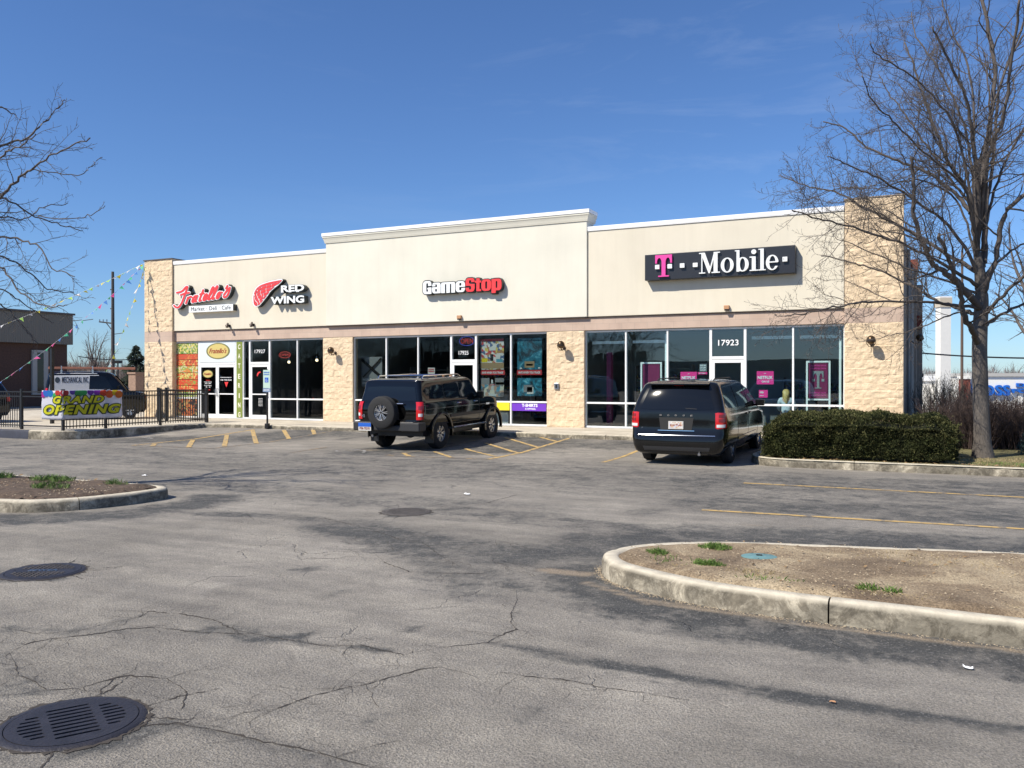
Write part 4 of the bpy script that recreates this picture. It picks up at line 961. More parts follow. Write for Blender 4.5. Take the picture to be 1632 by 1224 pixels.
# ------------------------------------------------------------------ wall lamps
M['bronze'] = mat('bronze_lamp', (.10,.065,.035), .28, metal=.7)
M['bronze_dark'] = mat('dark_bronze', (.05,.035,.03), .4, metal=.4); M['copper'] = mat('copper_housing', (.50,.27,.14), .5)
def sconce(x, y, z, label, rz=0):
    t = empty('wall_lamp', (x, y, z), label, 'wall lamp', 'globe lamps on the block pillars', rz)
    mb = MB(); mb.lathe([(.001,-.02),(.055,-.02),(.06,0),(.06,.04)], 20, Matrix.Translation((0,0,-.08))); mb.build('wall_plate', M['bronze_dark'], t)
    mb = MB(); mb.tube([(0,-.02,-.08),(0,-.12,-.16),(0,-.22,-.15),(0,-.26,-.08)], .016, 8)
    for s in (-1,1): mb.tube([(s*.115,-.27,.0),(s*.12,-.27,-.06),(s*.06,-.24,-.16),(0,-.22,-.17)], .009, 6)
    mb.build('arm', M['bronze_dark'], t)
    mb = MB(); mb.ball((0,-.27,.01), .118, 12, (1,1,1.02)); mb.build('globe', M['bronze'], t)
    mb = MB(); mb.lathe([(.10,0),(.128,0),(.128,.03),(.10,.03)], 24, Matrix.Translation((0,-.27,-.035)) @ Matrix.Rotation(R(90),4,'X'), True); mb.build('collar', M['bronze_dark'], t)
    return t
sconce(-19.4, -.045, 2.56, 'bronze globe lamp on the block pillar left of the square black car')
sconce(-10.43, -.045, 2.60, 'bronze globe lamp on the block pillar between the two cars')
sconce(-1.42, -.10, 2.56, 'bronze globe lamp on the right corner pillar above the hedge')
sconce(-.56, 4.3, 2.80, 'bronze globe lamp on the shaded side wall', R(90))
def flood(x, label):
    t = empty('spotlight', (x, -.11, 3.60), label, 'spotlight', 'small dark spotlights over the left shop doors')
    mb = MB(); mb.box(-.035,.035,-.03,.0,-.06,.05); mb.build('wall_plate', M['bronze_dark'], t)
    MB().tube([(0,-.02,0),(0,-.10,.03)], .012, 6).build('arm', M['bronze_dark'], t)
    MB().tube([(-.02,-.08,.10),(.01,-.16,-.06)], [.035,.055], 10).build('lamp_head', M['bronze_dark'], t)
    MB().tube([(.02,-.08,.06),(-.08,-.14,.0)], [.02,.032], 8).build('lamp_head', M['bronze_dark'], t)
flood(-24.42, 'small dark twin-headed spotlight left of the other, over the double doors'); flood(-23.2, 'small dark twin-headed spotlight right of the other, over the red-lettered door')
def brick_light(x, y, label):
    t = empty('wall_light', (x, y, 3.60), label, 'wall light', 'small copper wall lights')
    mb = MB(); mb.box(-.075,.075,-.10,0,-.05,.06); bevel(mb.build('housing', M['copper'], t), .008)
    MB().box(-.06,.06,-.092,-.01,-.09,-.0502).build('lens', M['bronze_dark'], t)
brick_light(-14.15, -.16, 'small copper wall light under the white and red letters'); brick_light(-5.3, -.10, 'small copper wall light under the charcoal box sign')
t = empty('outlet_box', (-10.68,-.065,1.30), 'small grey metal box on the pillar between the cars', 'electrical box')
mb = MB(); mb.box(-.075,.075,-.03,.0,-.10,.10); bevel(mb.build('box', M['steel'], t), .006); MB().box(-.03,.03,-.036,-.0301,-.06,.05).build('lid', M['black'], t)
t = empty('flood_lamp', (-.42,9.4,1.55), 'small round flood lamp on an arm off the side wall', 'flood lamp')
MB().tube([(-.22,0,0),(.05,0,0),(.09,0,.04)], .02, 6).build('arm', M['black'], t); mb = MB(); mb.ball((.12,-.02,.12), .10, 8, (1,.6,1)); mb.build('lamp_head', M['black'], t)

# ------------------------------------------------------------------ things in and on the shop windows
def panel(px0, px1, py0, py1, Y, m, name='poster', label=None, cat='poster', group=None, th=.006, parent=None):
    a = fac(px0, py1, Y); b = fac(px1, py0, Y)
    mb = MB(); mb.box(a[0], b[0], Y, Y+th, a[1], b[1]); o = mb.build(name, M[m] if isinstance(m, str) else m, parent)
    if label: tag(o, label, cat, group)
    return o
def vor(name, cols, scale=14, rough=.6, warp=0):
    m = mat(name, cols[0], rough); n, b = nodes(m); L = n.links.new; c = N(n,'ShaderNodeTexCoord')
    src = c.outputs['Object']
    if warp:
        t = N(n,'ShaderNodeTexNoise', i_Scale=3, i_Detail=4); L(src, t.inputs['Vector']); va = N(n,'ShaderNodeVectorMath', operation='MULTIPLY_ADD'); L(t.outputs['Color'], va.inputs[0]); va.inputs[1].default_value = (warp,)*3; L(src, va.inputs[2]); src = va.outputs[0]
    v = N(n,'ShaderNodeTexVoronoi', i_Scale=scale); L(src, v.inputs['Vector']); sp = N(n,'ShaderNodeSeparateColor'); L(v.outputs['Color'], sp.inputs[0])
    r = N(n,'ShaderNodeValToRGB'); r.color_ramp.interpolation = 'CONSTANT'; e = r.color_ramp.elements
    e[0].color = (*cols[0],1); e[1].position = 1/len(cols); e[1].color = (*cols[1],1)
    for i, cc in enumerate(cols[2:], 2): q = e.new(i/len(cols)); q.color = (*cc,1)
    L(sp.outputs[0], r.inputs[0]); L(r.outputs[0], b.inputs['Base Color']); return m
t = empty('food_picture', (-26.87,.04,1.5), 'tall window picture of salads and vegetables beside the double doors', 'window graphic')
G_, Rd, Yl, Or, Wh = (.20,.32,.06), (.55,.07,.03), (.62,.52,.16), (.58,.20,.05), (.55,.52,.35)
z = 2.96
for k, (dz, cols) in enumerate(((.42,[G_,(.08,.16,.03),Yl,Wh]),(.24,[Rd,Or,(.45,.1,.04),Rd]),(.24,[Rd,Yl,Or,(.3,.06,.03)]),(.28,[Or,Yl,G_,Wh]),(.26,[Yl,Or,Rd,G_]),(.26,[Rd,G_,Rd,Or]),(.24,[Rd,Or,Rd,Yl]),(.22,[G_,Yl,Wh,(.1,.2,.05)]))):
    MB().box(-27.42,-26.26,.034,.043,z-dz+.02,z).build('picture_strip', vor('food_print_%d' % k, cols+[cols[0],cols[2]], 17, .5, .5), t); z -= dz
mb = MB(); mb.box(-27.42,-26.26,.034,.043,.06,.74); mb.build('picture_strip', vor('sandwich_print', [(.03,.02,.02),(.03,.02,.02),(.45,.16,.05),(.03,.03,.02),(.4,.3,.12),(.35,.08,.03)], 12, .5, .8), t)
for o in t.children: o.location = -t.location
# oval logo panel over the double doors
t = empty('logo_panel', (-25.23,.03,2.6), 'white panel with an oval gold logo above the double doors', 'sign')
MB().box(-26.17,-24.29,.036,.043,2.20,2.985).build('panel', mat('pale_blue_white_panel', (.68,.74,.76), .4), t)
def oval(cx_, cz_, rx, rz_, Y, par, txt):
    M.setdefault('gold', mat('gold_print', (.62,.50,.17), .5)); M.setdefault('olive', mat('olive_print', (.20,.19,.07), .5)); M.setdefault('darkred', mat('dark_red_print', (.32,.03,.02), .5))
    for k, (m, f, y) in enumerate((('olive',1,Y),('gold',.87,Y-.004))):
        mb = MB(); mb.lathe([(.0005,0),(rx*f,0),(rx*f,.003)], 40, Matrix.Translation((cx_,y,cz_)) @ Matrix.Diagonal((1,1,rz_/rx,1))); mb.build('oval', M[m], par)
    text_obj(txt, 'lettering', M['darkred'], cx_-rx*.74, cx_+rx*.74, cz_-rz_*.28, cz_+rz_*.34, Y-.010, .003, .01, .35, .95, par)
oval(-25.17, 2.64, .62, .32, .030, t, "Fratello's")
for o in t.children: o.location = -t.location
t = empty('door_decal', (-25.8,.045,1.6), 'small oval gold logo with hours lettering on the left door leaf', 'decal')
oval(-25.72, 1.74, .27, .155, .044, t, "Fratello's")
for k, (zz, wd, m) in enumerate(((1.49,.10,'redac'),(1.42,.20,'num'),(1.36,.16,'num'),(1.28,.20,'num'),(1.22,.12,'num'),(1.12,.12,'redac'))):
    text_obj(['Hours','Monday - Saturday','9AM - 8PM','Sunday','9 - 4','Yes'][k], 'lettering', M[m], -25.72-wd, -25.72+wd, zz-.022, zz+.022, .046, .003, .012, parent=t)
for o in t.children: o.location = -t.location
t = empty('door_decal', (-24.76,.045,1.55), 'two lines of white lettering on the right door leaf', 'decal')
for zz, s in ((1.60,'frateloscatering.com'),(1.50,'708 798 0050')): text_obj(s, 'lettering', M['num'], -25.06, -24.48, zz-.025, zz+.025, .046, .003, .012, parent=t)
MB().add([(-24.85,.046,1.42),(-24.65,.046,1.42),(-24.75,.046,1.22)], [(0,2,1)]).build('red_heart', M['redac'], t)
for o in t.children: o.location = -t.location
t = empty('vertical_banner', (-24.06,.03,1.5), 'narrow green banner with cream letters running down the window', 'banner')
M['bgreen'] = mat('banner_green', (.20,.25,.045), .6); M['cream'] = mat('cream_print', (.78,.76,.58), .6)
MB().box(-24.21,-23.92,.030,.041,.05,2.99).build('cloth', M['bgreen'], t)
for k, ch in enumerate('CATERING'):
    yy = (250,362,482,610,722,845,960,1075)[k]; q = fac(381, 520+yy/7.646, .02)
    text_obj(ch, 'letter', M['cream'], -24.125 if ch != 'I' else -24.09, -24.005 if ch != 'I' else -24.04, q[1]-.095, q[1]+.095, .022, .006, .03, parent=t)
for o in t.children: o.location = -t.location
# second shop: neon, pendants, decals
M['neonr'] = mat('red_neon', (.3,.02,.02), .4, emit=(1,.12,.10), es=.55); M['neonb'] = mat('blue_neon', (.02,.02,.3), .4, emit=(.15,.2,1), es=.5)
def neon(px0, px1, py0, py1, Y, lab):
    a = fac(px0, py1, Y); b = fac(px1, py0, Y); t = empty('neon_sign', ((a[0]+b[0])/2, Y, a[1]), lab, 'neon sign')
    text_obj('OPEN', 'lettering', M['neonr'], a[0]+.06, b[0]-.06, a[1]+.07, b[1]-.07, Y, .01, -.012, parent=t)
    cx_, cz_, rx, rz_ = (a[0]+b[0])/2, (a[1]+b[1])/2, (b[0]-a[0])/2, (b[1]-a[1])/2
    MB().tube([(cx_+rx*math.cos(k)*1.0, Y, cz_+rz_*math.sin(k)) for k in np.linspace(0, 2*PI, 33)], .009, 6).build('tube', M['neonb' if px0 > 500 else 'neonr'], t)
    for o in t.children: o.location = -t.location
neon(445, 463, 560.5, 570.5, .35, 'red neon open sign in the left dark shop window'); neon(732, 756, 536, 551, .35, 'red and blue neon open sign over the middle shop door')
M['bulb'] = mat('lit_bulb', (.9,.8,.6), .4, emit=(1,.80,.5), es=3.0)
for px, py, lab in ((460.5, 577, 'glowing pendant lamp under the red neon sign'), (505, 574, 'glowing pendant lamp at the right of the dark window')):
    q = fac(px, py, 1.2); t = empty('pendant_lamp', (q[0], 1.2, q[1]), lab, 'pendant lamp', 'pendant lamps in the dark shop')
    MB().tube([(0,0,.1),(0,0,3.2-q[1])], .006, 5).build('cord', M['black'], t); mb = MB(); mb.ball((0,0,0), .055, 8); mb.build('bulb', M['bulb'], t)
    MB().tube([(0,0,.05),(0,0,.15)], [.045,.03], 10).build('socket', M['steel'], t)
t = empty('door_decal', (-23.07,.045,1.7), 'small red wing mark on the single dark door', 'decal')
mb = MB(); mb.add([(-23.2+x*.01, .046, 1.66+z_*.01) for x, z_ in ((0,0),(2,9),(8,15),(18,17),(20,13),(12,10),(7,4),(3,-3))], [tuple(range(8))]); mb.build('wing', M['redac'], t)
for k in range(6): text_obj('MON 10-8  10-8', 'lettering', M['num'], -23.12, -22.92, .50+k*.055, .53+k*.055, .046, .003, .01, parent=t)
for o in t.children: o.location = -t.location
for k, (px, lab) in enumerate(((452.5, 'thin white window lettering in the first dark window'), (497.5, 'thin white window lettering in the dark window next to the pillar'))):
    q = fac(px, 636, .08); t = empty('window_lettering', (q[0],.08,q[1]), lab, 'decal')
    text_obj('RED WING', 'lettering', M['num'], -.40, -.07, -.015, .02, .0, .003, .01, parent=t); text_obj('SHOES CO', 'lettering', M['num'], .10, .42, -.015, .02, 0, .003, .01, parent=t)
    MB().add([(-.05,0,-.02),(.06,0,.05),(.0,0,-.03)], [(0,1,2)]).build('wing', M['redac'], t)
# middle shop
M['poster_red'] = mat('poster_red', (.62,.05,.06), .5); M['yellow_b'] = mat('banner_yellow', (.80,.64,.02), .5); M['purple'] = mat('banner_purple', (.16,.035,.50), .5)
M['pA'] = vor('catalogue_print', [(.75,.74,.70),(.70,.70,.66),(.45,.25,.12),(.78,.78,.75),(.10,.16,.3),(.75,.6,.15),(.6,.08,.08)], 11, .5)
M['pB'] = vor('family_photo_print', [(.5,.55,.55),(.12,.12,.13),(.45,.30,.22),(.10,.30,.42),(.6,.6,.5),(.2,.2,.2)], 8, .5, .3)
def seaprint(nm, seed, light=1.):
    m = mat(nm, (.03,.12,.18), .5); n, b = nodes(m); L = n.links.new; c = N(n,'ShaderNodeTexCoord'); mp_ = N(n,'ShaderNodeMapping'); mp_.inputs['Location'].default_value = (seed,)*3; L(c.outputs['Object'], mp_.inputs[0])
    t = N(n,'ShaderNodeTexNoise', i_Scale=3.2, i_Detail=7, i_Roughness=.65, i_Distortion=1.2); L(mp_.outputs[0], t.inputs['Vector']); r = N(n,'ShaderNodeValToRGB'); e = r.color_ramp.elements
    e[0].position = .38; e[0].color = (.01,.03,.045,1); e[1].position = .72; e[1].color = (.25*light,.62*light,.72*light,1); q = e.new(.55); q.color = (.02,.20*light,.30*light,1); L(t.outputs['Fac'], r.inputs[0]); L(r.outputs[0], b.inputs['Base Color']); return m
M['pC'] = seaprint('blue_green_print', 2.2); M['pD'] = seaprint('pale_blue_print', 5.1, 1.2)
def poster(px0, px1, py0, py1, m, lab, extra=(), Y=.20):
    a = fac(px0, py1, Y); b = fac(px1, py0, Y); t = empty('poster', ((a[0]+b[0])/2, Y, a[1]), lab, 'poster')
    W_, Hh = b[0]-a[0], b[1]-a[1]
    MB().box(-W_/2, W_/2, 0, .006, 0, Hh).build('print', M[m], t)
    for (u0,u1,v0,v1,mm,tx) in extra:
        if tx: text_obj(tx, 'lettering', M[mm], (u0-.5)*W_, (u1-.5)*W_, v0*Hh, v1*Hh, -.009, .003, .03, parent=t)
        else: MB().box((u0-.5)*W_, (u1-.5)*W_, -.005, -.0005, v0*Hh, v1*Hh).build('printed_panel', M[mm], t)
    return t
M['teal_l'] = mat('print_teal', (.10,.35,.45), .5); M['tan_p'] = mat('print_tan', (.38,.27,.15), .5); M['white_p'] = mat('print_white', (.72,.72,.68), .5); M['grey_p'] = mat('print_grey', (.25,.26,.27), .5)
poster(766,803,539.5,589,'pA','large busy white poster with many small product pictures', ((0,1,.92,1,'poster_red',None),(.0,1,.03,.22,'tan_p',None),(.38,.66,.62,.74,'white_p',None),(.05,.3,.24,.36,'yellow_b',None),(.42,.55,.28,.5,'black',None),(.68,.95,.24,.34,'neonb' if 0 else 'teal_l',None)))
poster(766,804.5,590,597.5,'poster_red','red strip reading save when you trade, under the busy white poster', ((.06,.94,.25,.72,'num','SAVE WHEN YOU TRADE'),))
poster(766.5,803,602.5,632,'pB','poster of people in a room below the busy white poster', ((.0,1,.66,1,'grey_p',None),(.38,.62,.62,1.0,'poster_red',None),(.64,1,.66,.78,'yellow_b',None),(.46,.54,.72,.92,'num','B'),(.42,.58,.645,.69,'num','SWITCH')))
poster(824.5,863.5,538,589,'pC','large blue-green fantasy poster in the last window', ((.16,.86,.925,.975,'teal_l','GOD OF WAR'),(.30,.70,.06,.26,'tan_p',None),(.36,.64,.12,.18,'black',None),(.1,.2,.02,.06,'white_p',None),(.86,.94,.03,.07,'white_p',None)))
poster(824,863.5,589.5,597.5,'poster_red','red strip reading save when you trade, under the blue-green poster', ((.06,.94,.25,.72,'num','SAVE WHEN YOU TRADE'),))
poster(824.5,863.5,602.5,631,'pD','pale blue poster of a boxed game console in the last window', ((.26,.62,.22,.62,'grey_p',None),(.40,.66,.12,.50,'white_p',None)))
a = fac(781,653.5,.03); b = fac(812,641.5,.03)
t = empty('window_banner', (a[0],.03,a[1]), 'yellow strip banner low in the window behind the square black car', 'banner'); MB().box(-.6,b[0]-a[0],0,.008,0,b[1]-a[1]).build('strip', M['yellow_b'], t); text_obj('GAMES','lettering',M['num'],-.2,.25,.06,.16,-.004,.003,.02,parent=t)
a = fac(816,654.5,.03); b = fac(870.5,643.5,.03)
t = empty('window_banner', (a[0],.03,a[1]), 'purple strip banner with white lettering about shirts', 'banner'); MB().box(0,b[0]-a[0],0,.008,0,b[1]-a[1]).build('strip', M['purple'], t)
text_obj('T-SHIRTS','lettering',M['num'],.36,.92,.13,.235,-.004,.003,.035,parent=t); text_obj('& APPAREL','lettering',M['num'],.48,.86,.04,.095,-.004,.003,.02,parent=t)
poster(576,609,568.5,616,'grey_p','grey poster with a dark diagonal cross in the left window of the middle shop', ((.06,.5,.20,.27,'num','WORLD'),(.06,.42,.08,.15,'num','OUR')), .5)
a = fac(576,616,.48); b = fac(609,568.5,.48); mb = MB()
mb.tube([(a[0]+.03,.47,b[1]-.1),(b[0]-.05,.47,a[1]+.35)], .05, 4); mb.tube([(a[0]+.1,.46,a[1]+.35),(b[0]-.03,.46,b[1]-.05)], .035, 4); tag(mb.build('poster_artwork', M['black']), 'dark crossed bars on the grey poster', 'artwork')
poster(682,693,586,596,'white_p','small white notice with red print above the square black car', ((.1,.9,.6,.85,'poster_red','NOW'),(.1,.9,.3,.5,'poster_red','HIRING')), .12)
# white gondola low behind the glass, shelving deeper inside
M['shelf'] = mat('shop_shelving', (.30,.30,.31), .6); M['stock'] = vor('shelf_stock', [(.25,.05,.05),(.05,.08,.2),(.3,.3,.3),(.05,.05,.05),(.1,.2,.1),(.3,.25,.05)], 16)
def shelving(x0, x1, y, h, lab, stock='stock', grp='shelving units inside the shops'):
    t = empty('shelving_unit', ((x0+x1)/2, y, .012), lab, 'shelving', grp); W_ = (x1-x0)/2; mb = MB()
    mb.box(-W_,-W_+.03,0,.4,0,h); mb.box(W_-.03,W_,0,.4,0,h)
    for k in range(5): mb.box(-W_+.03,W_-.03,.0,.4,.1+k*(h-.15)/4.2,.12+k*(h-.15)/4.2)
    mb.build('rack', M['shelf'], t); mb = MB(); rg = random.Random(int(x0*10))
    for k in range(4):
        x = -W_+.05
        while x < W_-.1: ww = rg.uniform(.05,.14); hh = rg.uniform(.14,.26); mb.box(x,x+ww-.01,.06,.3,.121+k*(h-.15)/4.2,.121+k*(h-.15)/4.2+hh); x += ww
    mb.build('goods', M[stock], t)
shelving(-18.3,-16.6,3.2,2.0,'shelving unit deep in the middle shop, left end'); shelving(-15.9,-14.0,4.4,2.1,'shelving unit deep in the middle shop, behind the door'); shelving(-13.3,-11.4,3.6,1.9,'shelving unit in the middle shop behind the posters')
shelving(-22.6,-20.6,4.0,1.9,'shelving unit in the dark shop with pendant lamps')
a = fac(790,683,.35); t = empty('display_case', (a[0]+.05,.35,.012), 'low white display case behind the glass under the yellow strip', 'display case')
mb = MB(); mb.box(-.42,.42,0,.35,0,.42); bevel(mb.build('case', M['white'], t), .02); MB().box(-.38,.38,.02,.33,.421,1.0).build('top', M['shelf'], t)
# right shop: pink posters, stands, shade boxes
M['pink'] = mat('bright_pink_print', (.88,.045,.27), .4)
def pink(px0, px1, py0, py1, lab, lines, Y=.12):
    return poster(px0, px1, py0, py1, 'pink', lab, lines, Y)
M['magenta_d'] = mat('dark_magenta_print', (.20,.015,.075), .5)
pink(1206,1233,591.5,612.5,'pink window poster with white lettering in the window left of the seated woman', ((.06,.94,.40,.64,'num','NETFLIX'),(.30,.74,.14,.28,'num','ON US'),(.44,.56,.8,.86,'num','GET')))
pink(1084.5,1110.5,592.5,612,'pink window poster half hidden behind the minivan roof', ((.08,.92,.40,.64,'num','NETFLIX'),(.30,.74,.14,.28,'num','ON US'),(.44,.56,.8,.86,'num','GET')))
pink(1209.5,1223.5,621.5,633.5,'small pink notice below the pink window poster', ((.1,.55,.55,.8,'num','OPEN'),(.1,.6,.2,.3,'num','DAILY')))
t = poster(1115,1126,580,592,'grey_p','small patch of pale window lettering left of the right shop door', ((.1,.9,.7,.85,'num','HOURS'),(.1,.9,.4,.55,'num','10AM-8PM'),(.1,.9,.1,.25,'num','11AM-6PM')), .12)
pink(1112,1127,593,596.5,'thin pink strip left of the right shop door', ((.15,.85,.3,.7,'num','SE HABLA'),))
def stand(px0, px1, py0, py1, py2, Y, lab, logo):
    a = fac(px0, py1, Y); b = fac(px1, py0, Y); zf = fac(px0, py2, Y)[1]
    t = empty('sign_stand', ((a[0]+b[0])/2, Y, .012), lab, 'sign stand', 'white framed sign stands'); W_ = (b[0]-a[0])/2; mb = MB()
    for s in (-1,1): mb.box(s*W_-.025, s*W_+.025, 0, .05, 0, b[1])
    mb.box(-W_+.025, W_-.025, 0, .05, b[1]-.05, b[1]); mb.box(-W_+.025, W_-.025, 0, .05, a[1]-.045, a[1]); mb.box(-W_-.03,W_+.03,-.15,.2,0,.03)
    mb.build('frame', M['white'], t)
    MB().box(-W_+.05, W_-.05, .015, .03, a[1]+.01, b[1]-.07).build('panel', M['magenta_d'], t)
    if logo:
        zc = (a[1]+b[1])/2; hh = (b[1]-a[1])*.24
        shape_obj(gT, (-.02,-.02,1.02,1.02), .02, .01, 'emblem', M['grey_p'], (-W_*.5, W_*.5, zc-hh, zc+hh), .0, t)
        for s in (-1,1): MB().box(s*W_*.42-.04, s*W_*.42+.04, .0,.014, zc-.05, zc+.03).build('emblem_square', M['grey_p'], t)
        for z_ in (a[1]+.08, a[1]+.15, b[1]-.16, b[1]-.24): text_obj('UNLIMITED DATA','lettering',M['magenta'],-W_*.7,W_*.7,z_,z_+.04,.008,.003,.02,parent=t)
stand(1286,1322,575.5,636,690,.75,'white framed stand with a dark pink panel and large letter in the last window', True)
stand(1022,1053.5,577.5,636,690,.75,'white framed stand with a plain dark pink panel above the minivan', False)
for k, (p0, p1, py, lab) in enumerate(((944,999,546.5,'leftmost'),(1008,1061,545,'second from left'),(1198,1262,538.8,'third from left'),(1274,1339,537.5,'rightmost'))):
    a = fac(p0, py+2, .55); b = fac(p1, py-1.5, .55)
    t = empty('shade_box', ((a[0]+b[0])/2,.55,a[1]), lab+' of the four white roller shade boxes in the right shop windows', 'roller shade', 'roller shade boxes'); W_ = (b[0]-a[0])/2
    MB().box(-W_,W_,0,.08,0,.085).build('box', M['white'], t); MB().box(-W_,W_,-.01,-.001,-.0,.018).build('rail', M['white'], t)
for px, lab in ((1061.5,'slim white post left of the partition in the right shop'),(1339,'slim white post by the right end of the shop windows')):
    x = fx(px, .35); t = tag(MB().box(x-.03,x+.03,.33,.39,.012,2.9).build('inner_post', M['white']), lab, 'post')
shelving(-9.2,-7.2,3.4,2.0,'shelving unit inside the right shop, left end', 'stock'); shelving(-4.4,-2.6,4.4,1.6,'shelving unit inside the right shop, right end')
MB_ = MB(); MB_.box(-9.35,-9.2,.9,1.1,.012,2.4); tag(MB_.build('pink_column', M['magenta_d']), 'dark pink display column inside the first window of the right shop', 'display')

# disabled parking sign
t = empty('parking_sign', (-19.75,-3.22,-.10), 'reserved parking sign on a black post before the dark shop door', 'parking sign')
mb = MB(); mb.box(-.025,.025,-.02,.02,0,1.95); mb.build('post', M['black_metal'], t); mb = MB(); mb.box(-.07,.07,-.06,.06,-.02,.16); bevel(mb.build('base', M['black_metal'], t), .02)
M['sgn'] = mat('pale_green_white_sign', (.50,.66,.56), .4); M['blue'] = mat('sign_blue', (.02,.12,.55), .4)
pl = MB(); pl.box(-.15,.15,-.032,-.024,1.33,1.93); pl = pl.build('plate', M['sgn'], t); bevel(pl, .01)
MB().box(-.075,.075,-.037,-.0322,1.52,1.68).build('symbol', M['blue'], pl)
mb = MB(); mb.tube([(-.01,-.04,1.655),(-.01,-.04,1.60),(.025,-.04,1.59),(.04,-.04,1.55)], .008, 5); mb.tube([(-.03,-.04,1.61),(-.04,-.04,1.57),(-.01,-.04,1.545),(.02,-.04,1.56)], .006, 5); mb.build('wheelchair', M['num'], pl)
text_obj('RESERVED','lettering',M['blue'],-.12,.12,1.83,1.87,-.036,.003,.02,parent=pl); text_obj('PARKING','lettering',M['blue'],-.12,.12,1.76,1.80,-.036,.003,.02,parent=pl)
pl = MB(); pl.box(-.16,.16,-.034,-.024,1.20,1.325); pl = pl.build('plate', mat('blue_grey_plate', (.20,.28,.42), .4), t); text_obj('$250 FINE','lettering',M['num'],-.12,.12,1.24,1.29,-.038,.003,.02,parent=pl)

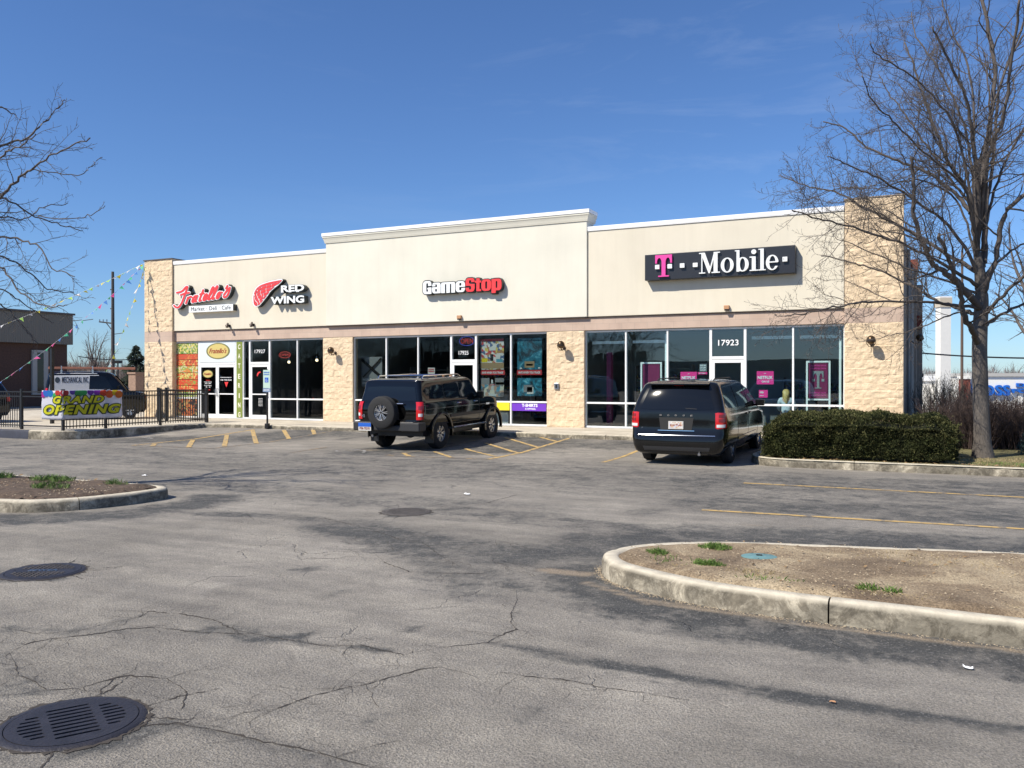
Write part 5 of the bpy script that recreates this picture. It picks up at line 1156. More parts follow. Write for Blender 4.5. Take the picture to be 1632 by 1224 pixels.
# ================================================================== vehicles
class Body:
    """shell made of stacked rounded outlines; local x right, y forward from the rear, z up"""
    def __init__(s, levels, bow=.03, ns=10, nf=None):
        s.L = levels; s.bow = bow
    def lv(s, z):
        L = s.L
        if z <= L[0][0]: return L[0][1:]
        for a, b in zip(L[:-1], L[1:]):
            if z <= b[0]:
                t = (z-a[0])/max(1e-9, b[0]-a[0]); return tuple(p+(q-p)*t for p, q in zip(a[1:], b[1:]))
        return L[-1][1:]
    def pt(s, z, q, off=0., lv=None):
        yr, yf, w, rr_, rf = lv or s.lv(z); x1 = w-rr_
        if q <= 1: x = q*x1; y = yr+s.bow*(x/w)**2; n = (0,-1)
        elif q < 2:
            a = (q-1)*PI/2; x = x1+rr_*math.sin(a); y = yr+rr_*(1-math.cos(a))+s.bow*(x1/w)**2; n = (math.sin(a), -math.cos(a))
        else:
            x = w; y = yr+rr_+s.bow*(x1/w)**2+(q-2); n = (1,0)
        return Vector((x+n[0]*off, y+n[1]*off, z))
    def side_q(s, y, z): yr, yf, w, rr_, rf = s.lv(z); return 2+max(0, y-(yr+rr_+s.bow*((w-rr_)/w)**2))
    def ring(s, lv, z):
        yr, yf, w, rr_, rf = lv; half = []
        for q in np.linspace(0,1,5)[:-1]: half.append(s.pt(z, q, 0, lv))
        for q in np.linspace(1,2,7): half.append(s.pt(z, q, 0, lv))
        y0 = half[-1].y; y1 = yf-rf
        for k in range(1, 16): half.append(Vector((w, y0+(y1-y0)*k/16, z)))
        for k in range(0, 9):
            a = PI/2*k/8; half.append(Vector((w-rf*(1-math.cos(a)), y1+rf*math.sin(a)*1.0, z)))
        fx_ = half[-1].x
        for k in range(1, 5): half.append(Vector((fx_*(1-k/4), yf+.06*(1-(1-k/4)**2), z)))
        return half+[Vector((-p.x, p.y, p.z)) for p in half[-2:0:-1]]
    def mesh(s, name, m, parent, cuts=(), cut_r=.42, w_in=.45):
        mb = MB(); rings = [s.ring(l[1:], l[0]) for l in s.L]; n = len(rings[0]); vs = [p for r in rings for p in r]
        fs = [(i*n+k, i*n+(k+1)%n, (i+1)*n+(k+1)%n, (i+1)*n+k) for i in range(len(rings)-1) for k in range(n)]
        mb.add(vs, fs, True); mb.f.append(tuple(range(n))[::-1]); mb.sm.append(False)
        top = rings[-1]; b = (len(rings)-1)*n; h = n//2
        cr = len(mb.v); cn = []
        for k in range(1, h): cn.append(((top[k]+top[-k])/2)+Vector((0,0,.012)))
        mb.v += [tuple(c) for c in cn]
        for k in range(1, h-1): mb.f.append((b+k, b+k+1, cr+k, cr+k-1)); mb.f.append((b+n-k, cr+k-1, cr+k, b+n-k-1)); mb.sm += [True]*2
        mb.f.append((b, b+1, cr)); mb.f.append((b, cr, b+n-1)); mb.f.append((b+h-1, b+h, cr+h-2)); mb.f.append((b+h, b+h+1, cr+h-2)); mb.sm += [True]*4
        o = fix_normals(mb.build(name, m, parent, sharp=None))
        for yc, zc in cuts:
            c = MB(); c.lathe([(.001,-3),(cut_r,-3),(cut_r,-w_in),(.001,-w_in)], 40, Matrix.Translation((0,yc,zc)) @ Matrix.Rotation(R(90),4,'Z'))
            c.lathe([(.001,w_in),(cut_r,w_in),(cut_r,3),(.001,3)], 40, Matrix.Translation((0,yc,zc)) @ Matrix.Rotation(R(90),4,'Z'))
            co = fix_normals(c.build('cutter', M['black'])); md = o.modifiers.new('b','BOOLEAN'); md.operation = 'DIFFERENCE'; md.object = co; md.solver = 'EXACT'
            dg = bpy.context.evaluated_depsgraph_get(); me2 = bpy.data.meshes.new_from_object(o.evaluated_get(dg)); o.modifiers.clear(); old = o.data; o.data = me2
            bpy.data.objects.remove(co)
        o.data.materials.clear(); o.data.materials.append(m)
        o.data.set_sharp_from_angle(angle=R(38)); return o
    def panel(s, A, B, name, m, parent, off=.006, side=1, nu=10, nv=5, th=.0, label=None, kind='q'):
        """strip between curves A and B of (u, z); u is q, or y on the side when kind is 'y', or x at the rear when 'x'"""
        def P(u, z, o):
            if kind == 'y': q = s.side_q(u, z)
            elif kind == 'x': yr, yf, w, rr_, rf = s.lv(z); q = abs(u)/(w-rr_); p = s.pt(z, min(q, 1.0), o); return Vector((u, p.y, z))
            else: q = u
            p = s.pt(z, q, o); p.x *= side; return p
        def along(Cv, t):
            k = min(len(Cv)-2, int(t*(len(Cv)-1))); f = t*(len(Cv)-1)-k; return tuple(a+(b-a)*f for a, b in zip(Cv[k], Cv[k+1]))
        nu = max(nu, (len(A)-1)*4); mb = MB(); vs = []
        for o_ in ((off, -.01) if th == 0 else (off, off-th)):
            for j in range(nv+1):
                for i in range(nu+1):
                    a = along(A, i/nu); b = along(B, i/nu); vs.append(P(a[0]+(b[0]-a[0])*j/nv, a[1]+(b[1]-a[1])*j/nv, o_))
        m1 = nu+1; N1 = m1*(nv+1); fs = [(j*m1+i, j*m1+i+1, (j+1)*m1+i+1, (j+1)*m1+i) for j in range(nv) for i in range(nu)]
        edge_ = [i for i in range(m1)]+[j*m1+nu for j in range(1,nv+1)]+[nv*m1+i for i in range(nu-1,-1,-1)]+[j*m1 for j in range(nv-1,0,-1)]
        fs2 = [(a, b, b+N1, a+N1) for a, b in zip(edge_, edge_[1:]+edge_[:1])]
        mb.add(vs, fs, True); mb.f += fs2; mb.sm += [False]*len(fs2); o = mb.build(name, m, parent, label)
        return fix_normals(o)

def wheel(parent, x, y, z, r, wd, side, rim_r, spokes, name='wheel', rim='alloy', style=0, ax='X'):
    """tyre and rim on an axle; side = +1 faces +x"""
    Mx = Matrix.Rotation(R(90)*side,4,'Z') if ax == 'X' else Matrix.Identity(4)
    t = MB(); w2 = wd/2
    prof = [(rim_r*.96,-w2*.85),(rim_r,-w2*.98),(r*.88,-w2),(r*.965,-w2*.86),(r,-w2*.62),(r,-w2*.2),(r*.985,-w2*.17),(r*.985,-w2*.10),(r,-w2*.07),(r,w2*.07),(r*.985,w2*.10),(r*.985,w2*.17),(r,w2*.2),(r,w2*.62),(r*.965,w2*.86),(r*.88,w2),(rim_r,w2*.98),(rim_r*.96,w2*.85)]
    t.lathe(prof, 44, Mx, True); wo = t.build(name, M['tyre'], parent); wo.location = (x, y, z); fix_normals(wo)
    b = MB(); b.lathe([(.001,-w2*.2),(rim_r*.95,-w2*.2)], 32, Mx); b.lathe([(rim_r*.90,-w2*.2),(rim_r*.93,-w2*.78),(rim_r,-w2*.90),(rim_r*1.0,-w2*.80),(rim_r*.94,w2*.3)], 36, Mx)
    b.build('rim_barrel', M['steel' if rim != 'dark' else 'black'], wo)
    s = MB(); hub = [(.001,-w2*.80),(rim_r*.20,-w2*.80),(rim_r*.24,-w2*.66),(rim_r*.24,-w2*.2)]; s.lathe(hub, 20, Mx)
    for k in range(spokes):
        a = 2*PI*k/spokes
        for da in ((-.13,.13) if style == 0 else (0,)):
            c, sn = math.cos(a), math.sin(a); a2 = a+da; hw = rim_r*(.045 if style == 0 else .10)
            P0 = Vector((rim_r*.20*math.cos(a+da*.6), -w2*.72, rim_r*.20*math.sin(a+da*.6))); P1 = Vector((rim_r*.95*math.cos(a2), -w2*.80, rim_r*.95*math.sin(a2)))
            tdir = Vector((-math.sin(a2), 0, math.cos(a2)))*hw; dp = Vector((0,w2*.22,0))
            s.add([Mx @ v for v in (P0-tdir, P0+tdir, P1+tdir*1.1, P1-tdir*1.1, P0-tdir+dp, P0+tdir+dp, P1+tdir+dp, P1-tdir+dp)], [(0,1,2,3),(0,4,5,1),(1,5,6,2),(2,6,7,3),(3,7,4,0)])
    fix_normals(s.build('rim', M['alloy'], wo)); 
    MB().lathe([(.001,-w2*.86),(rim_r*.13,-w2*.86),(rim_r*.14,-w2*.78)], 16, Mx).build('hub_cap', M['black'], wo)
    return wo
M['alloy'] = mat('bright_alloy', (.62,.62,.63), .25, metal=.9)
M['tail'] = mat('red_tail_lens', (.55,.012,.015), .12, spec=.8); M['tail_d'] = mat('dark_red_lens', (.22,.005,.008), .15, spec=.8); M['clear'] = mat('clear_lens', (.70,.70,.70), .1, spec=.8)
M['plastic'] = mat('grey_black_cladding', (.03,.03,.032), .55)
def carpaint(name, col, rough=.22, coat=1.0):
    m = mat(name, col, rough, coat=coat*.22, spec=.38); return m
M['p_black'] = carpaint('glossy_black_paint', (.003,.003,.003), .07); M['p_slate'] = carpaint('dark_slate_metallic_paint', (.0075,.0075,.0075), .09)
M['plate_w'] = mat('number_plate_white', (.62,.60,.56), .5)
M['platep'] = vor('number_plate_print', [(.60,.55,.48),(.66,.62,.58),(.55,.36,.24),(.50,.50,.56)], 26, .5)

# ---- square black four-wheel-drive
H = empty('parked_car', (-12.12, -7.33, -.285), 'square black off-road car with a spare wheel on its tailgate, parked by the middle shop', 'car', rx=math.atan(.14/3.5)*.75)
b3 = Body([(.52,.06,4.20,.86,.10,.22),(.62,.02,4.27,.92,.09,.26),(.80,.0,4.29,.94,.08,.28),(1.02,.0,4.29,.945,.08,.28),(1.14,.015,4.25,.94,.08,.28),(1.195,.03,4.16,.93,.08,.28),(1.215,.035,3.95,.925,.08,.24),(1.225,.04,3.20,.92,.08,.1),
           (1.26,.05,3.12,.905,.08,.1),(1.50,.10,2.96,.85,.09,.12),(1.70,.125,2.83,.825,.10,.15),(1.76,.155,2.76,.80,.11,.18),(1.795,.24,2.66,.72,.14,.2),(1.81,.36,2.5,.62,.18,.22)], bow=.015)
RA, FA, WR = .98, 3.82, .40
b3.mesh('body', M['p_black'], H, ((RA,.40),(FA,.40)), .475, .50)
mb = MB(); mb.box(-.80,.80,.3,4.2,.36,.56); mb.box(-.5,.5,1.3,3.4,.28,.38); mb.tube([(-.7,RA,.4),(.7,RA,.4)], .06, 8); mb.tube([(-.7,FA,.4),(.7,FA,.4)], .05, 8); mb.ball((0,RA,.4), .15, 8); mb.build('chassis', M['black'], H)
b3.panel([(-.70,1.60),(-.35,1.615),(.35,1.615),(.70,1.60)], [(-.78,1.27),(-.4,1.262),(.4,1.262),(.78,1.27)], 'rear_window', M['carglass'], H, kind='x', nu=12)
for s in (-1,1):
    b3.panel([(.62,1.62),(.98,1.645),(1.12,1.63)], [(.46,1.30),(.80,1.285),(1.16,1.285)], 'side_window', M['carglass'], H, kind='y', side=s)
    b3.panel([(1.26,1.645),(1.95,1.65)], [(1.30,1.285),(2.02,1.285)], 'side_window', M['carglass'], H, kind='y', side=s)
    b3.panel([(2.05,1.65),(2.58,1.65),(2.62,1.64)], [(2.10,1.285),(2.74,1.285),(2.98,1.285)], 'side_window', M['carglass'], H, kind='y', side=s)
    for yy, z0_, z1_ in ((1.21,.62,1.70),(2.035,.62,1.70),(3.02,.62,1.24)): b3.panel([(yy-.006,z1_),(yy+.006,z1_)], [(yy-.006,z0_),(yy+.006,z0_)], 'door_seam', M['dark'], H, kind='y', side=s, off=.0025, nu=1, nv=14)
    b3.panel([(1.21,.655),(3.02,.655)], [(1.21,.64),(3.02,.64)], 'door_seam', M['dark'], H, kind='y', side=s, off=.0025, nv=1)
    b3.panel([(1.42,.86),(3.30,.86)], [(1.42,.78),(3.30,.78)], 'side_moulding', M['plastic'], H, kind='y', side=s, off=.018, nv=1)
    for yy in (1.90, 2.80):
        h_ = MB(); h_.tube([(s*.925,yy-.10,1.13),(s*.965,yy-.08,1.135),(s*.965,yy+.06,1.135),(s*.925,yy+.08,1.13)], .014, 6); h_.build('door_handle', M['chrome'], H)
    # arches
    for yc in (RA, FA):
        fl = MB(); vs = []; n_ = 26
        for k in range(n_+1):
            a = R(-12)+R(204)*k/n_
            for ro, xo in ((.47,.90),(.475,.972),(.50,.978),(.545,.965),(.55,.93)):
                vs.append((s*xo, yc+ro*math.cos(a)*(1.0), .40+ro*math.sin(a)))
        fl.add(vs, [(i*5+k, i*5+k+1, (i+1)*5+k+1, (i+1)*5+k) for i in range(n_) for k in range(4)], True); fix_normals(fl.build('fender_flare', M['p_black'] if yc == RA else M['p_black'], H))
    for yc in (RA, FA): wheel(H, s*.80, yc, .40, WR, .255, s, .215, 7, rim='alloy')
    mb = MB(); mb.obox((s*.90,2.4,.50),.16,1.95,.05); mb.build('running_board', M['plastic'], H)
    MB().tube([(s*.99,1.50,.515),(s*.99,3.3,.515)], .022, 8).build('step_bar', M['chrome'], H)
    # tail lamps and mirrors
    t_ = b3.panel([(.93,1.24),(1.9,1.24)], [(.93,.80),(1.9,.80)], 'tail_light', M['tail'], H, side=s, off=.02, nu=8, nv=8)
    b3.panel([(1.0,.955),(1.7,.955)], [(1.0,.88),(1.7,.88)], 'reversing_lens', M['clear'], t_, side=s, off=.024, nv=2)
    b3.panel([(1.0,1.14),(1.7,1.14)], [(1.0,1.05),(1.7,1.05)], 'lamp_ring', M['tail_d'], t_, side=s, off=.024, nv=2)
    mb = MB(); mb.obox((s*1.06,2.86,1.30),.20,.10,.19); mb.obox((s*.96,2.90,1.25),.12,.06,.05); bevel(mb.build('wing_mirror', M['p_black'], H), .03, 3)
    MB().tube([(s*.66,.50,1.80),(s*.66,.56,1.865),(s*.66,2.3,1.875),(s*.66,2.45,1.81)], .018, 8).build('roof_rail', M['chrome'], H)
    b3.panel([(3.4,1.05),(3.62,1.05)], [(3.4,1.0),(3.6,1.0)], 'badge', M['chrome'], H, kind='y', side=s, off=.006, nv=1, nu=2)
for yy in (.9,2.0): MB().tube([(-.66,yy,1.865),(.66,yy,1.865)], .015, 6).build('roof_bar', M['chrome'], H)
for x in (-.35,-.12,.12,.35): MB().obox((x,2.50,1.83),.07,.05,.03).build('roof_marker', M['copper'], H)
# rear bumper, plate, spare wheel
mb = MB(); mb.box(-.98,-.42,-.17,.16,.52,.74); mb.box(.42,.98,-.17,.16,.52,.74); mb.box(-.42,.42,-.12,.16,.52,.66); bevel(mb.build('rear_bumper', M['plastic'], H), .03, 3)
mb = MB(); mb.box(.44,.80,-.165,.06,.741,.758); mb.build('bumper_step', M['chrome'], H)
mb = MB(); mb.box(-.80,-.42,-.185,-.1705,.52,.715); p_ = mb.build('number_plate', M['plate_w'], H); MB().box(-.80,-.42,-.189,-.1855,.62,.715).build('plate_band', M['blue'], p_)
text_obj('F56 9210', 'lettering', M['tail_d'], -.76,-.46,.545,.61,-.189,.003,.02,parent=p_)
mb = MB(); mb.box(-.30,.30,-.10,.02,.80,.98); mb.tube([(0,0,1.0),(0,-.2,1.0)], .12, 12); mb.build('spare_carrier', M['black'], H)
sp = wheel(H, -.06, -.165, .985, .405, .24, 1, .205, 7, name='spare_wheel', ax='Y'); 
sb = MB(); sb.box(.22,.40,-.012,-.002,.78,.80); sb.build('badge', M['chrome'], H); MB().tube([(.10,-.03,1.19),(.45,-.03,1.19)], .02, 8).build('tailgate_handle', M['chrome'], H)
text_obj('H3', 'badge', M['steel'], -.82,-.72,.84,.92,-.012,.01,.03,parent=H)
mb = MB(); mb.tube([(-.38,.16,1.235),(.0,.10,1.245),(.02,.10,1.26)], .008, 6); mb.build('rear_wiper', M['black'], H)
b3f = MB(); b3f.box(-.62,.62,4.29,4.35,.78,1.12)
for k in range(7): b3f.box(-.50+k*.155-.02,-.50+k*.155+.05,4.35,4.365,.82,1.08)
b3f.build('grille', M['chrome'], H); mb = MB(); mb.box(-.72,.72,4.25,4.44,.50,.74); bevel(mb.build('front_bumper', M['plastic'], H), .03, 2)
wsh = MB(); wsh.add([(-.80,3.135,1.27),(.80,3.135,1.27),(.70,2.87,1.66),(-.70,2.87,1.66)], [(0,1,2,3)]); 
for v in range(4): wsh.v[v] = (wsh.v[v][0], wsh.v[v][1]+.03, wsh.v[v][2])
wsh.build('windscreen', M['carglass'], H)
for s in (-1,1): MB().box(s*.60,s*.74,4.28,4.33,.88,1.06).build('headlight', M['clear'], H)
MB().tube([(-.5,.2,.40),(-.5,-.02,.38)], .035, 8).build('exhaust_pipe', M['steel'], H)
for s in (-1,1): MB().box(s*.825-.125,s*.825+.125,.55,.57,.18,.50).build('mud_flap', M['black'], H)

# ---- dark grey people carrier
V = empty('parked_minivan', (-4.68, -7.98, -.275), 'dark slate minivan parked nose-in beside the hedge', 'minivan', rx=math.atan(.14/3.5)*.55)
bv = Body([(.24,.10,4.90,.84,.16,.3),(.30,.03,5.02,.91,.17,.42),(.42,.0,5.10,.955,.18,.5),(.60,.0,5.13,.975,.18,.5),(.66,.035,5.12,.978,.17,.5),(.80,.05,5.05,.98,.16,.5),(.92,.055,4.85,.978,.15,.48),(1.00,.06,4.55,.97,.14,.42),(1.06,.065,4.20,.965,.13,.34),(1.10,.068,4.02,.96,.13,.25),
           (1.16,.075,3.90,.952,.13,.22),(1.30,.13,3.62,.915,.13,.2),(1.45,.20,3.32,.868,.13,.2),(1.58,.265,3.06,.82,.14,.22),(1.66,.31,2.86,.785,.15,.25),(1.705,.36,2.65,.74,.18,.3),(1.73,.46,2.35,.66,.22,.32),(1.742,.62,2.1,.55,.25,.3)], bow=.05)
bv.mesh('body', M['p_slate'], V, ((1.02,.335),(4.10,.335)), .395, .52)
mb = MB(); mb.box(-.80,.80,.4,4.7,.20,.32); mb.box(-.7,.7,1.6,3.6,.16,.22); mb.build('chassis', M['black'], V)
bv.panel([(-.62,1.60),(-.3,1.625),(.3,1.625),(.62,1.60)], [(-.77,1.17),(-.4,1.155),(.4,1.155),(.77,1.17)], 'rear_window', M['carglass'], V, kind='x', nu=16, nv=8)
sp_ = MB(); sp_.obox((0,.30,1.685),1.25,.22,.035,rx=R(6)); bevel(sp_.build('roof_spoiler', M['p_slate'], V), .015, 3)
bv.panel([(-.09,1.672),(.09,1.672)], [(-.09,1.645),(.09,1.645)], 'brake_light', M['tail'], V, kind='x', off=.05, nv=1)
for s in (-1,1):
    bv.panel([(.52,1.585),(1.2,1.60),(1.40,1.60)], [(.34,1.20),(.9,1.165),(1.46,1.16)], 'side_window', M['carglass'], V, kind='y', side=s)
    bv.panel([(1.50,1.60),(2.48,1.59)], [(1.56,1.16),(2.62,1.155)], 'side_window', M['carglass'], V, kind='y', side=s)
    bv.panel([(2.58,1.585),(2.98,1.55),(3.1,1.50)], [(2.74,1.155),(3.4,1.15),(3.72,1.145)], 'side_window', M['carglass'], V, kind='y', side=s)
    for yy, z0_, z1_ in ((1.47,.42,1.65),(2.62,.36,1.64),(3.78,.40,1.12)): bv.panel([(yy-.006,z1_),(yy+.006,z1_)], [(yy-.006,z0_),(yy+.006,z0_)], 'door_seam', M['dark'], V, kind='y', side=s, off=.0025, nu=1, nv=16)
    bv.panel([(.60,1.10),(1.9,1.10),(2.6,1.10)], [(.60,1.092),(1.9,1.092),(2.6,1.092)], 'slide_rail', M['dark'], V, kind='y', side=s, off=.003, nv=1)
    bv.panel([(1.55,.52),(3.6,.52)], [(1.55,.46),(3.6,.46)], 'side_moulding', M['p_slate'], V, kind='y', side=s, off=.012, nv=1)
    for yy in (2.42, 2.80): MB().tube([(s*.955,yy-.08,.98),(s*.992,yy-.06,.985),(s*.992,yy+.05,.985),(s*.955,yy+.07,.98)], .014, 6).build('door_handle', M['p_slate'], V)
    tl = bv.panel([(.955,1.10),(1.05,1.11),(2.08,1.10)], [(.975,.80),(1.05,.78),(2.00,.80)], 'tail_light', M['tail'], V, side=s, off=.014, nu=14, nv=8)
    bv.panel([(1.0,.868),(1.75,.868)], [(1.02,.81),(1.70,.81)], 'reversing_lens', M['clear'], tl, side=s, off=.018, nu=10, nv=3)
    for zc in (1.04,.95): bv.panel([(1.15,zc+.03),(1.75,zc+.03)], [(1.15,zc-.03),(1.75,zc-.03)], 'lamp_ring', M['tail_d'], tl, side=s, off=.018, nu=6, nv=2)
    for yc in (1.02, 4.10): wheel(V, s*.845, yc, .335, .335, .215, s, .205, 7, style=1)
    mb = MB(); mb.obox((s*1.08,3.52,1.17),.20,.11,.15); mb.obox((s*.99,3.55,1.12),.10,.06,.04); bevel(mb.build('wing_mirror', M['p_slate'], V), .035, 3)
    MB().tube([(s*.60,.80,1.735),(s*.60,.90,1.775),(s*.60,2.4,1.775),(s*.60,2.5,1.735)], .014, 8).build('roof_rail', M['black'], V)
bv.panel([(-.36,1.0),(.36,1.0)], [(-.32,.72),(.32,.72)], 'plate_recess', M['dark'], V, kind='x', off=.003, nv=2)
bv.panel([(-.38,.74),(.38,.74)], [(-.38,.728),(.38,.728)], 'chrome_strip', M['chrome'], V, kind='x', off=.018, nv=1)
pp = bv.panel([(-.155,.925),(.155,.925)], [(-.155,.765),(.155,.765)], 'number_plate', M['plate_w'], V, kind='x', off=.02, nu=4, nv=2, label='white and orange number plate')
bv.panel([(-.14,.91),(.14,.91)], [(-.14,.78),(.14,.78)], 'plate_print', M['platep'], pp, kind='x', off=.023, nu=4, nv=2)
text_obj('R18 7246', 'lettering', M['tail_d'], -.115,.115,.815,.865,.028,.003,.02,parent=pp)
for k, ch in enumerate('DODGE'): text_obj(ch, 'badge_letter', M['chrome'], -.32+k*.16-.022, -.32+k*.16+.022, 1.03, 1.062, .047+.045*((-.32+k*.16)/.95)**2, .008, .03, parent=V)
text_obj('GRAND CARAVAN', 'badge_letter', M['steel'], -.74,-.50,.77,.792,.075,.006,.01,parent=V); text_obj('R/T', 'badge_letter', M['steel'], .60,.70,.745,.77,.078,.006,.02,parent=V)
bv.panel([(-.80,.645),(.80,.645)], [(-.80,.634),(.80,.634)], 'bumper_trim', M['chrome'], V, kind='x', off=.012, nu=16, nv=1)
bv.panel([(-.70,.40),(.70,.40)], [(-.66,.27),(.66,.27)], 'bumper_insert', M['plastic'], V, kind='x', off=.008, nu=10, nv=2)
MB().tube([(-.05,.11,1.20),(.25,.085,1.185),(.42,.09,1.175)], .008, 6).build('rear_wiper', M['black'], V)
MB().obox((0,4.95,.80),1.2,.20,.14).build('grille', M['plastic'], V)
for s in (-1,1): MB().obox((s*.70,4.90,.82),.34,.22,.14,rz=-s*.5).build('headlight', M['clear'], V)
wsv = MB(); wsv.add([(-.78,4.02,1.115),(.78,4.02,1.115),(.62,2.98,1.645),(-.62,2.98,1.645)], [(0,1,2,3)]); wsv.v = [(a,b+.04,c+.015) for a,b,c in wsv.v]; wsv.build('windscreen', M['carglass'], V)
MB().tube([(.48,.2,.27),(.48,.02,.26)], .03, 8).build('exhaust_pipe', M['steel'], V)

# ---- works van with a ladder, beyond the fence
WV = empty('parked_van', (-29.97, -3.9, .0), 'silver and black works van with a ladder on its roof, behind the fence banner', 'van')
M['silver'] = carpaint('silver_wrap', (.50,.51,.53), .35, .6)
bw = Body([(.26,.08,4.55,.80,.12,.3),(.40,.0,4.68,.88,.12,.35),(.90,.0,4.70,.90,.10,.35),(1.02,.02,4.55,.89,.10,.3),(1.07,.03,4.0,.88,.10,.2),(1.10,.04,3.82,.87,.10,.2),(1.45,.10,3.45,.83,.12,.2),(1.70,.17,3.15,.78,.14,.2),(1.78,.25,2.95,.70,.16,.2),(1.81,.40,2.7,.58,.2,.2)], bow=.02)
bw.mesh('body', M['p_black'], WV, ((.85,.34),(3.85,.34)), .39, .48)
mb = MB(); mb.box(-.78,.78,.3,4.3,.20,.34); mb.build('chassis', M['black'], WV)
wrap = bw.panel([(.34,1.74),(1.4,1.765),(2.35,1.755)], [(.16,1.0),(1.4,1.0),(2.95,1.12)], 'silver_panel', M['silver'], WV, kind='y', side=1, off=.006, nu=20, nv=8, label='silver side panel with dark lettering')
bw.panel([(2.02,1.66),(2.5,1.66),(2.72,1.62)], [(1.98,1.16),(2.6,1.15),(3.1,1.15)], 'side_window', M['carglass'], WV, kind='y', side=1, off=.012)
for a_, b_ in (((.9,1.3),0),): pass
tx = text_me('MECHANICAL INC', .006, .01, .0, 1.05)
fit(tx, .78, 1.95, 0, .22, 0, .006)
for v in tx.vertices:
    z_ = 1.40+v.co.z; p_ = bw.pt(z_, bw.side_q(v.co.x, z_), .008+(.006-v.co.y)); v.co = p_
link(tx, 'lettering', M['signblack'], wrap)
M['emb'] = mat('dark_emblem', (.04,.05,.06), .4)
mb = MB(); mb.add([bw.pt(1.50+.11*math.sin(a), bw.side_q(.58+.11*math.cos(a), 1.5+.11*math.sin(a)), .012) for a in np.linspace(0,2*PI,20,endpoint=False)], [tuple(range(20))]); mb.build('emblem', M['emb'], wrap)
for s in (-1,1):
    for yc in (.85,3.85): wheel(WV, s*.78, yc, .34, .34, .21, s, .20, 6, style=1)
    mb = MB(); mb.obox((s*1.0,3.30,1.18),.20,.11,.24); mb.obox((s*.91,3.32,1.12),.12,.06,.04); bevel(mb.build('wing_mirror', M['p_black'], WV), .03, 2)
    bw.panel([(.90,1.20),(1.9,1.20)], [(.90,.80),(1.9,.80)], 'tail_light', M['tail'], WV, side=s, off=.012, nv=4)
wsw = MB(); wsw.add([(-.74,3.84,1.13),(.74,3.84,1.13),(.62,3.19,1.68),(-.62,3.19,1.68)], [(0,1,2,3)]); wsw.v = [(a,b+.03,c+.01) for a,b,c in wsw.v]; wsw.build('windscreen', M['carglass'], WV)
mb = MB()
for yy in (.75, 2.15):
    mb.box(-.72,.72,yy-.02,yy+.02,1.86,1.90)
    for s in (-1,1): mb.box(s*.70-.04,s*.70+.04,yy-.04,yy+.04,1.74,1.87); mb.box(s*.74-.02,s*.74+.02,yy-.02,yy+.02,1.90,2.03)
mb.build('roof_rack', M['alloy'], WV)
M['ladder'] = mat('orange_fibreglass', (.55,.22,.13), .5)
LD = empty('ladder', (-29.62, -4.0, 1.945), 'orange extension ladder lying on the roof rack of the works van', 'ladder')
for s in (-1,1): bevel(MB().box(s*.2-.018,s*.2+.018,0,3.9,-.04,.045).build('rail', M['ladder'], LD), .005, 1)
for k in range(12): MB().tube([(-.19,.2+k*.31,0),(.19,.2+k*.31,0)], .014, 6).build('rung', M['alloy'], LD)

# ---- dark car at the left edge
LC = empty('parked_car', (-29.35, -6.45, .0), 'dark car cut off by the left edge of the photo, behind the fence', 'car')
bl_ = Body([(.24,.08,4.45,.80,.15,.3),(.40,.0,4.58,.88,.16,.4),(.80,.02,4.60,.90,.15,.45),(.95,.05,4.3,.89,.14,.4),(1.0,.07,3.7,.87,.14,.3),(1.05,.10,3.5,.86,.14,.25),(1.35,.3,3.0,.78,.15,.25),(1.52,.5,2.7,.70,.18,.25),(1.58,.75,2.4,.58,.22,.25)], bow=.03)
bl_.mesh('body', M['p_black'], LC, ((.85,.33),(3.75,.33)), .38, .48)
for s in (-1,1):
    for yc in (.85,3.75): wheel(LC, s*.78, yc, .33, .33, .20, s, .20, 5, style=1)
    bl_.panel([(.95,1.47),(1.9,1.49)], [(.65,1.09),(1.95,1.08)], 'side_window', M['carglass'], LC, kind='y', side=s); bl_.panel([(2.0,1.49),(2.5,1.46),(2.6,1.42)], [(2.05,1.08),(2.9,1.07),(3.25,1.07)], 'side_window', M['carglass'], LC, kind='y', side=s)
    mb = MB(); mb.obox((s*.98,3.1,1.08),.18,.1,.12); bevel(mb.build('wing_mirror', M['p_black'], LC), .03, 2)
    MB().obox((s*.68,4.45,.74),.3,.2,.13,rz=-s*.5).build('headlight', M['clear'], LC)

WV.rotation_euler.z = R(-36.9); WV.scale = (1, .75, 1); LD.rotation_euler.z = R(-36.9); LD.scale = (1, .76, 1)
LC.rotation_euler.z = R(90)
bl_.panel([(.93,.92),(1.9,.92)], [(.93,.74),(1.9,.74)], 'tail_light', M['tail'], LC, side=1, off=.012, nv=4); bl_.panel([(-.6,1.42),(.6,1.42)], [(-.68,1.08),(.68,1.08)], 'rear_window', M['carglass'], LC, kind='x')

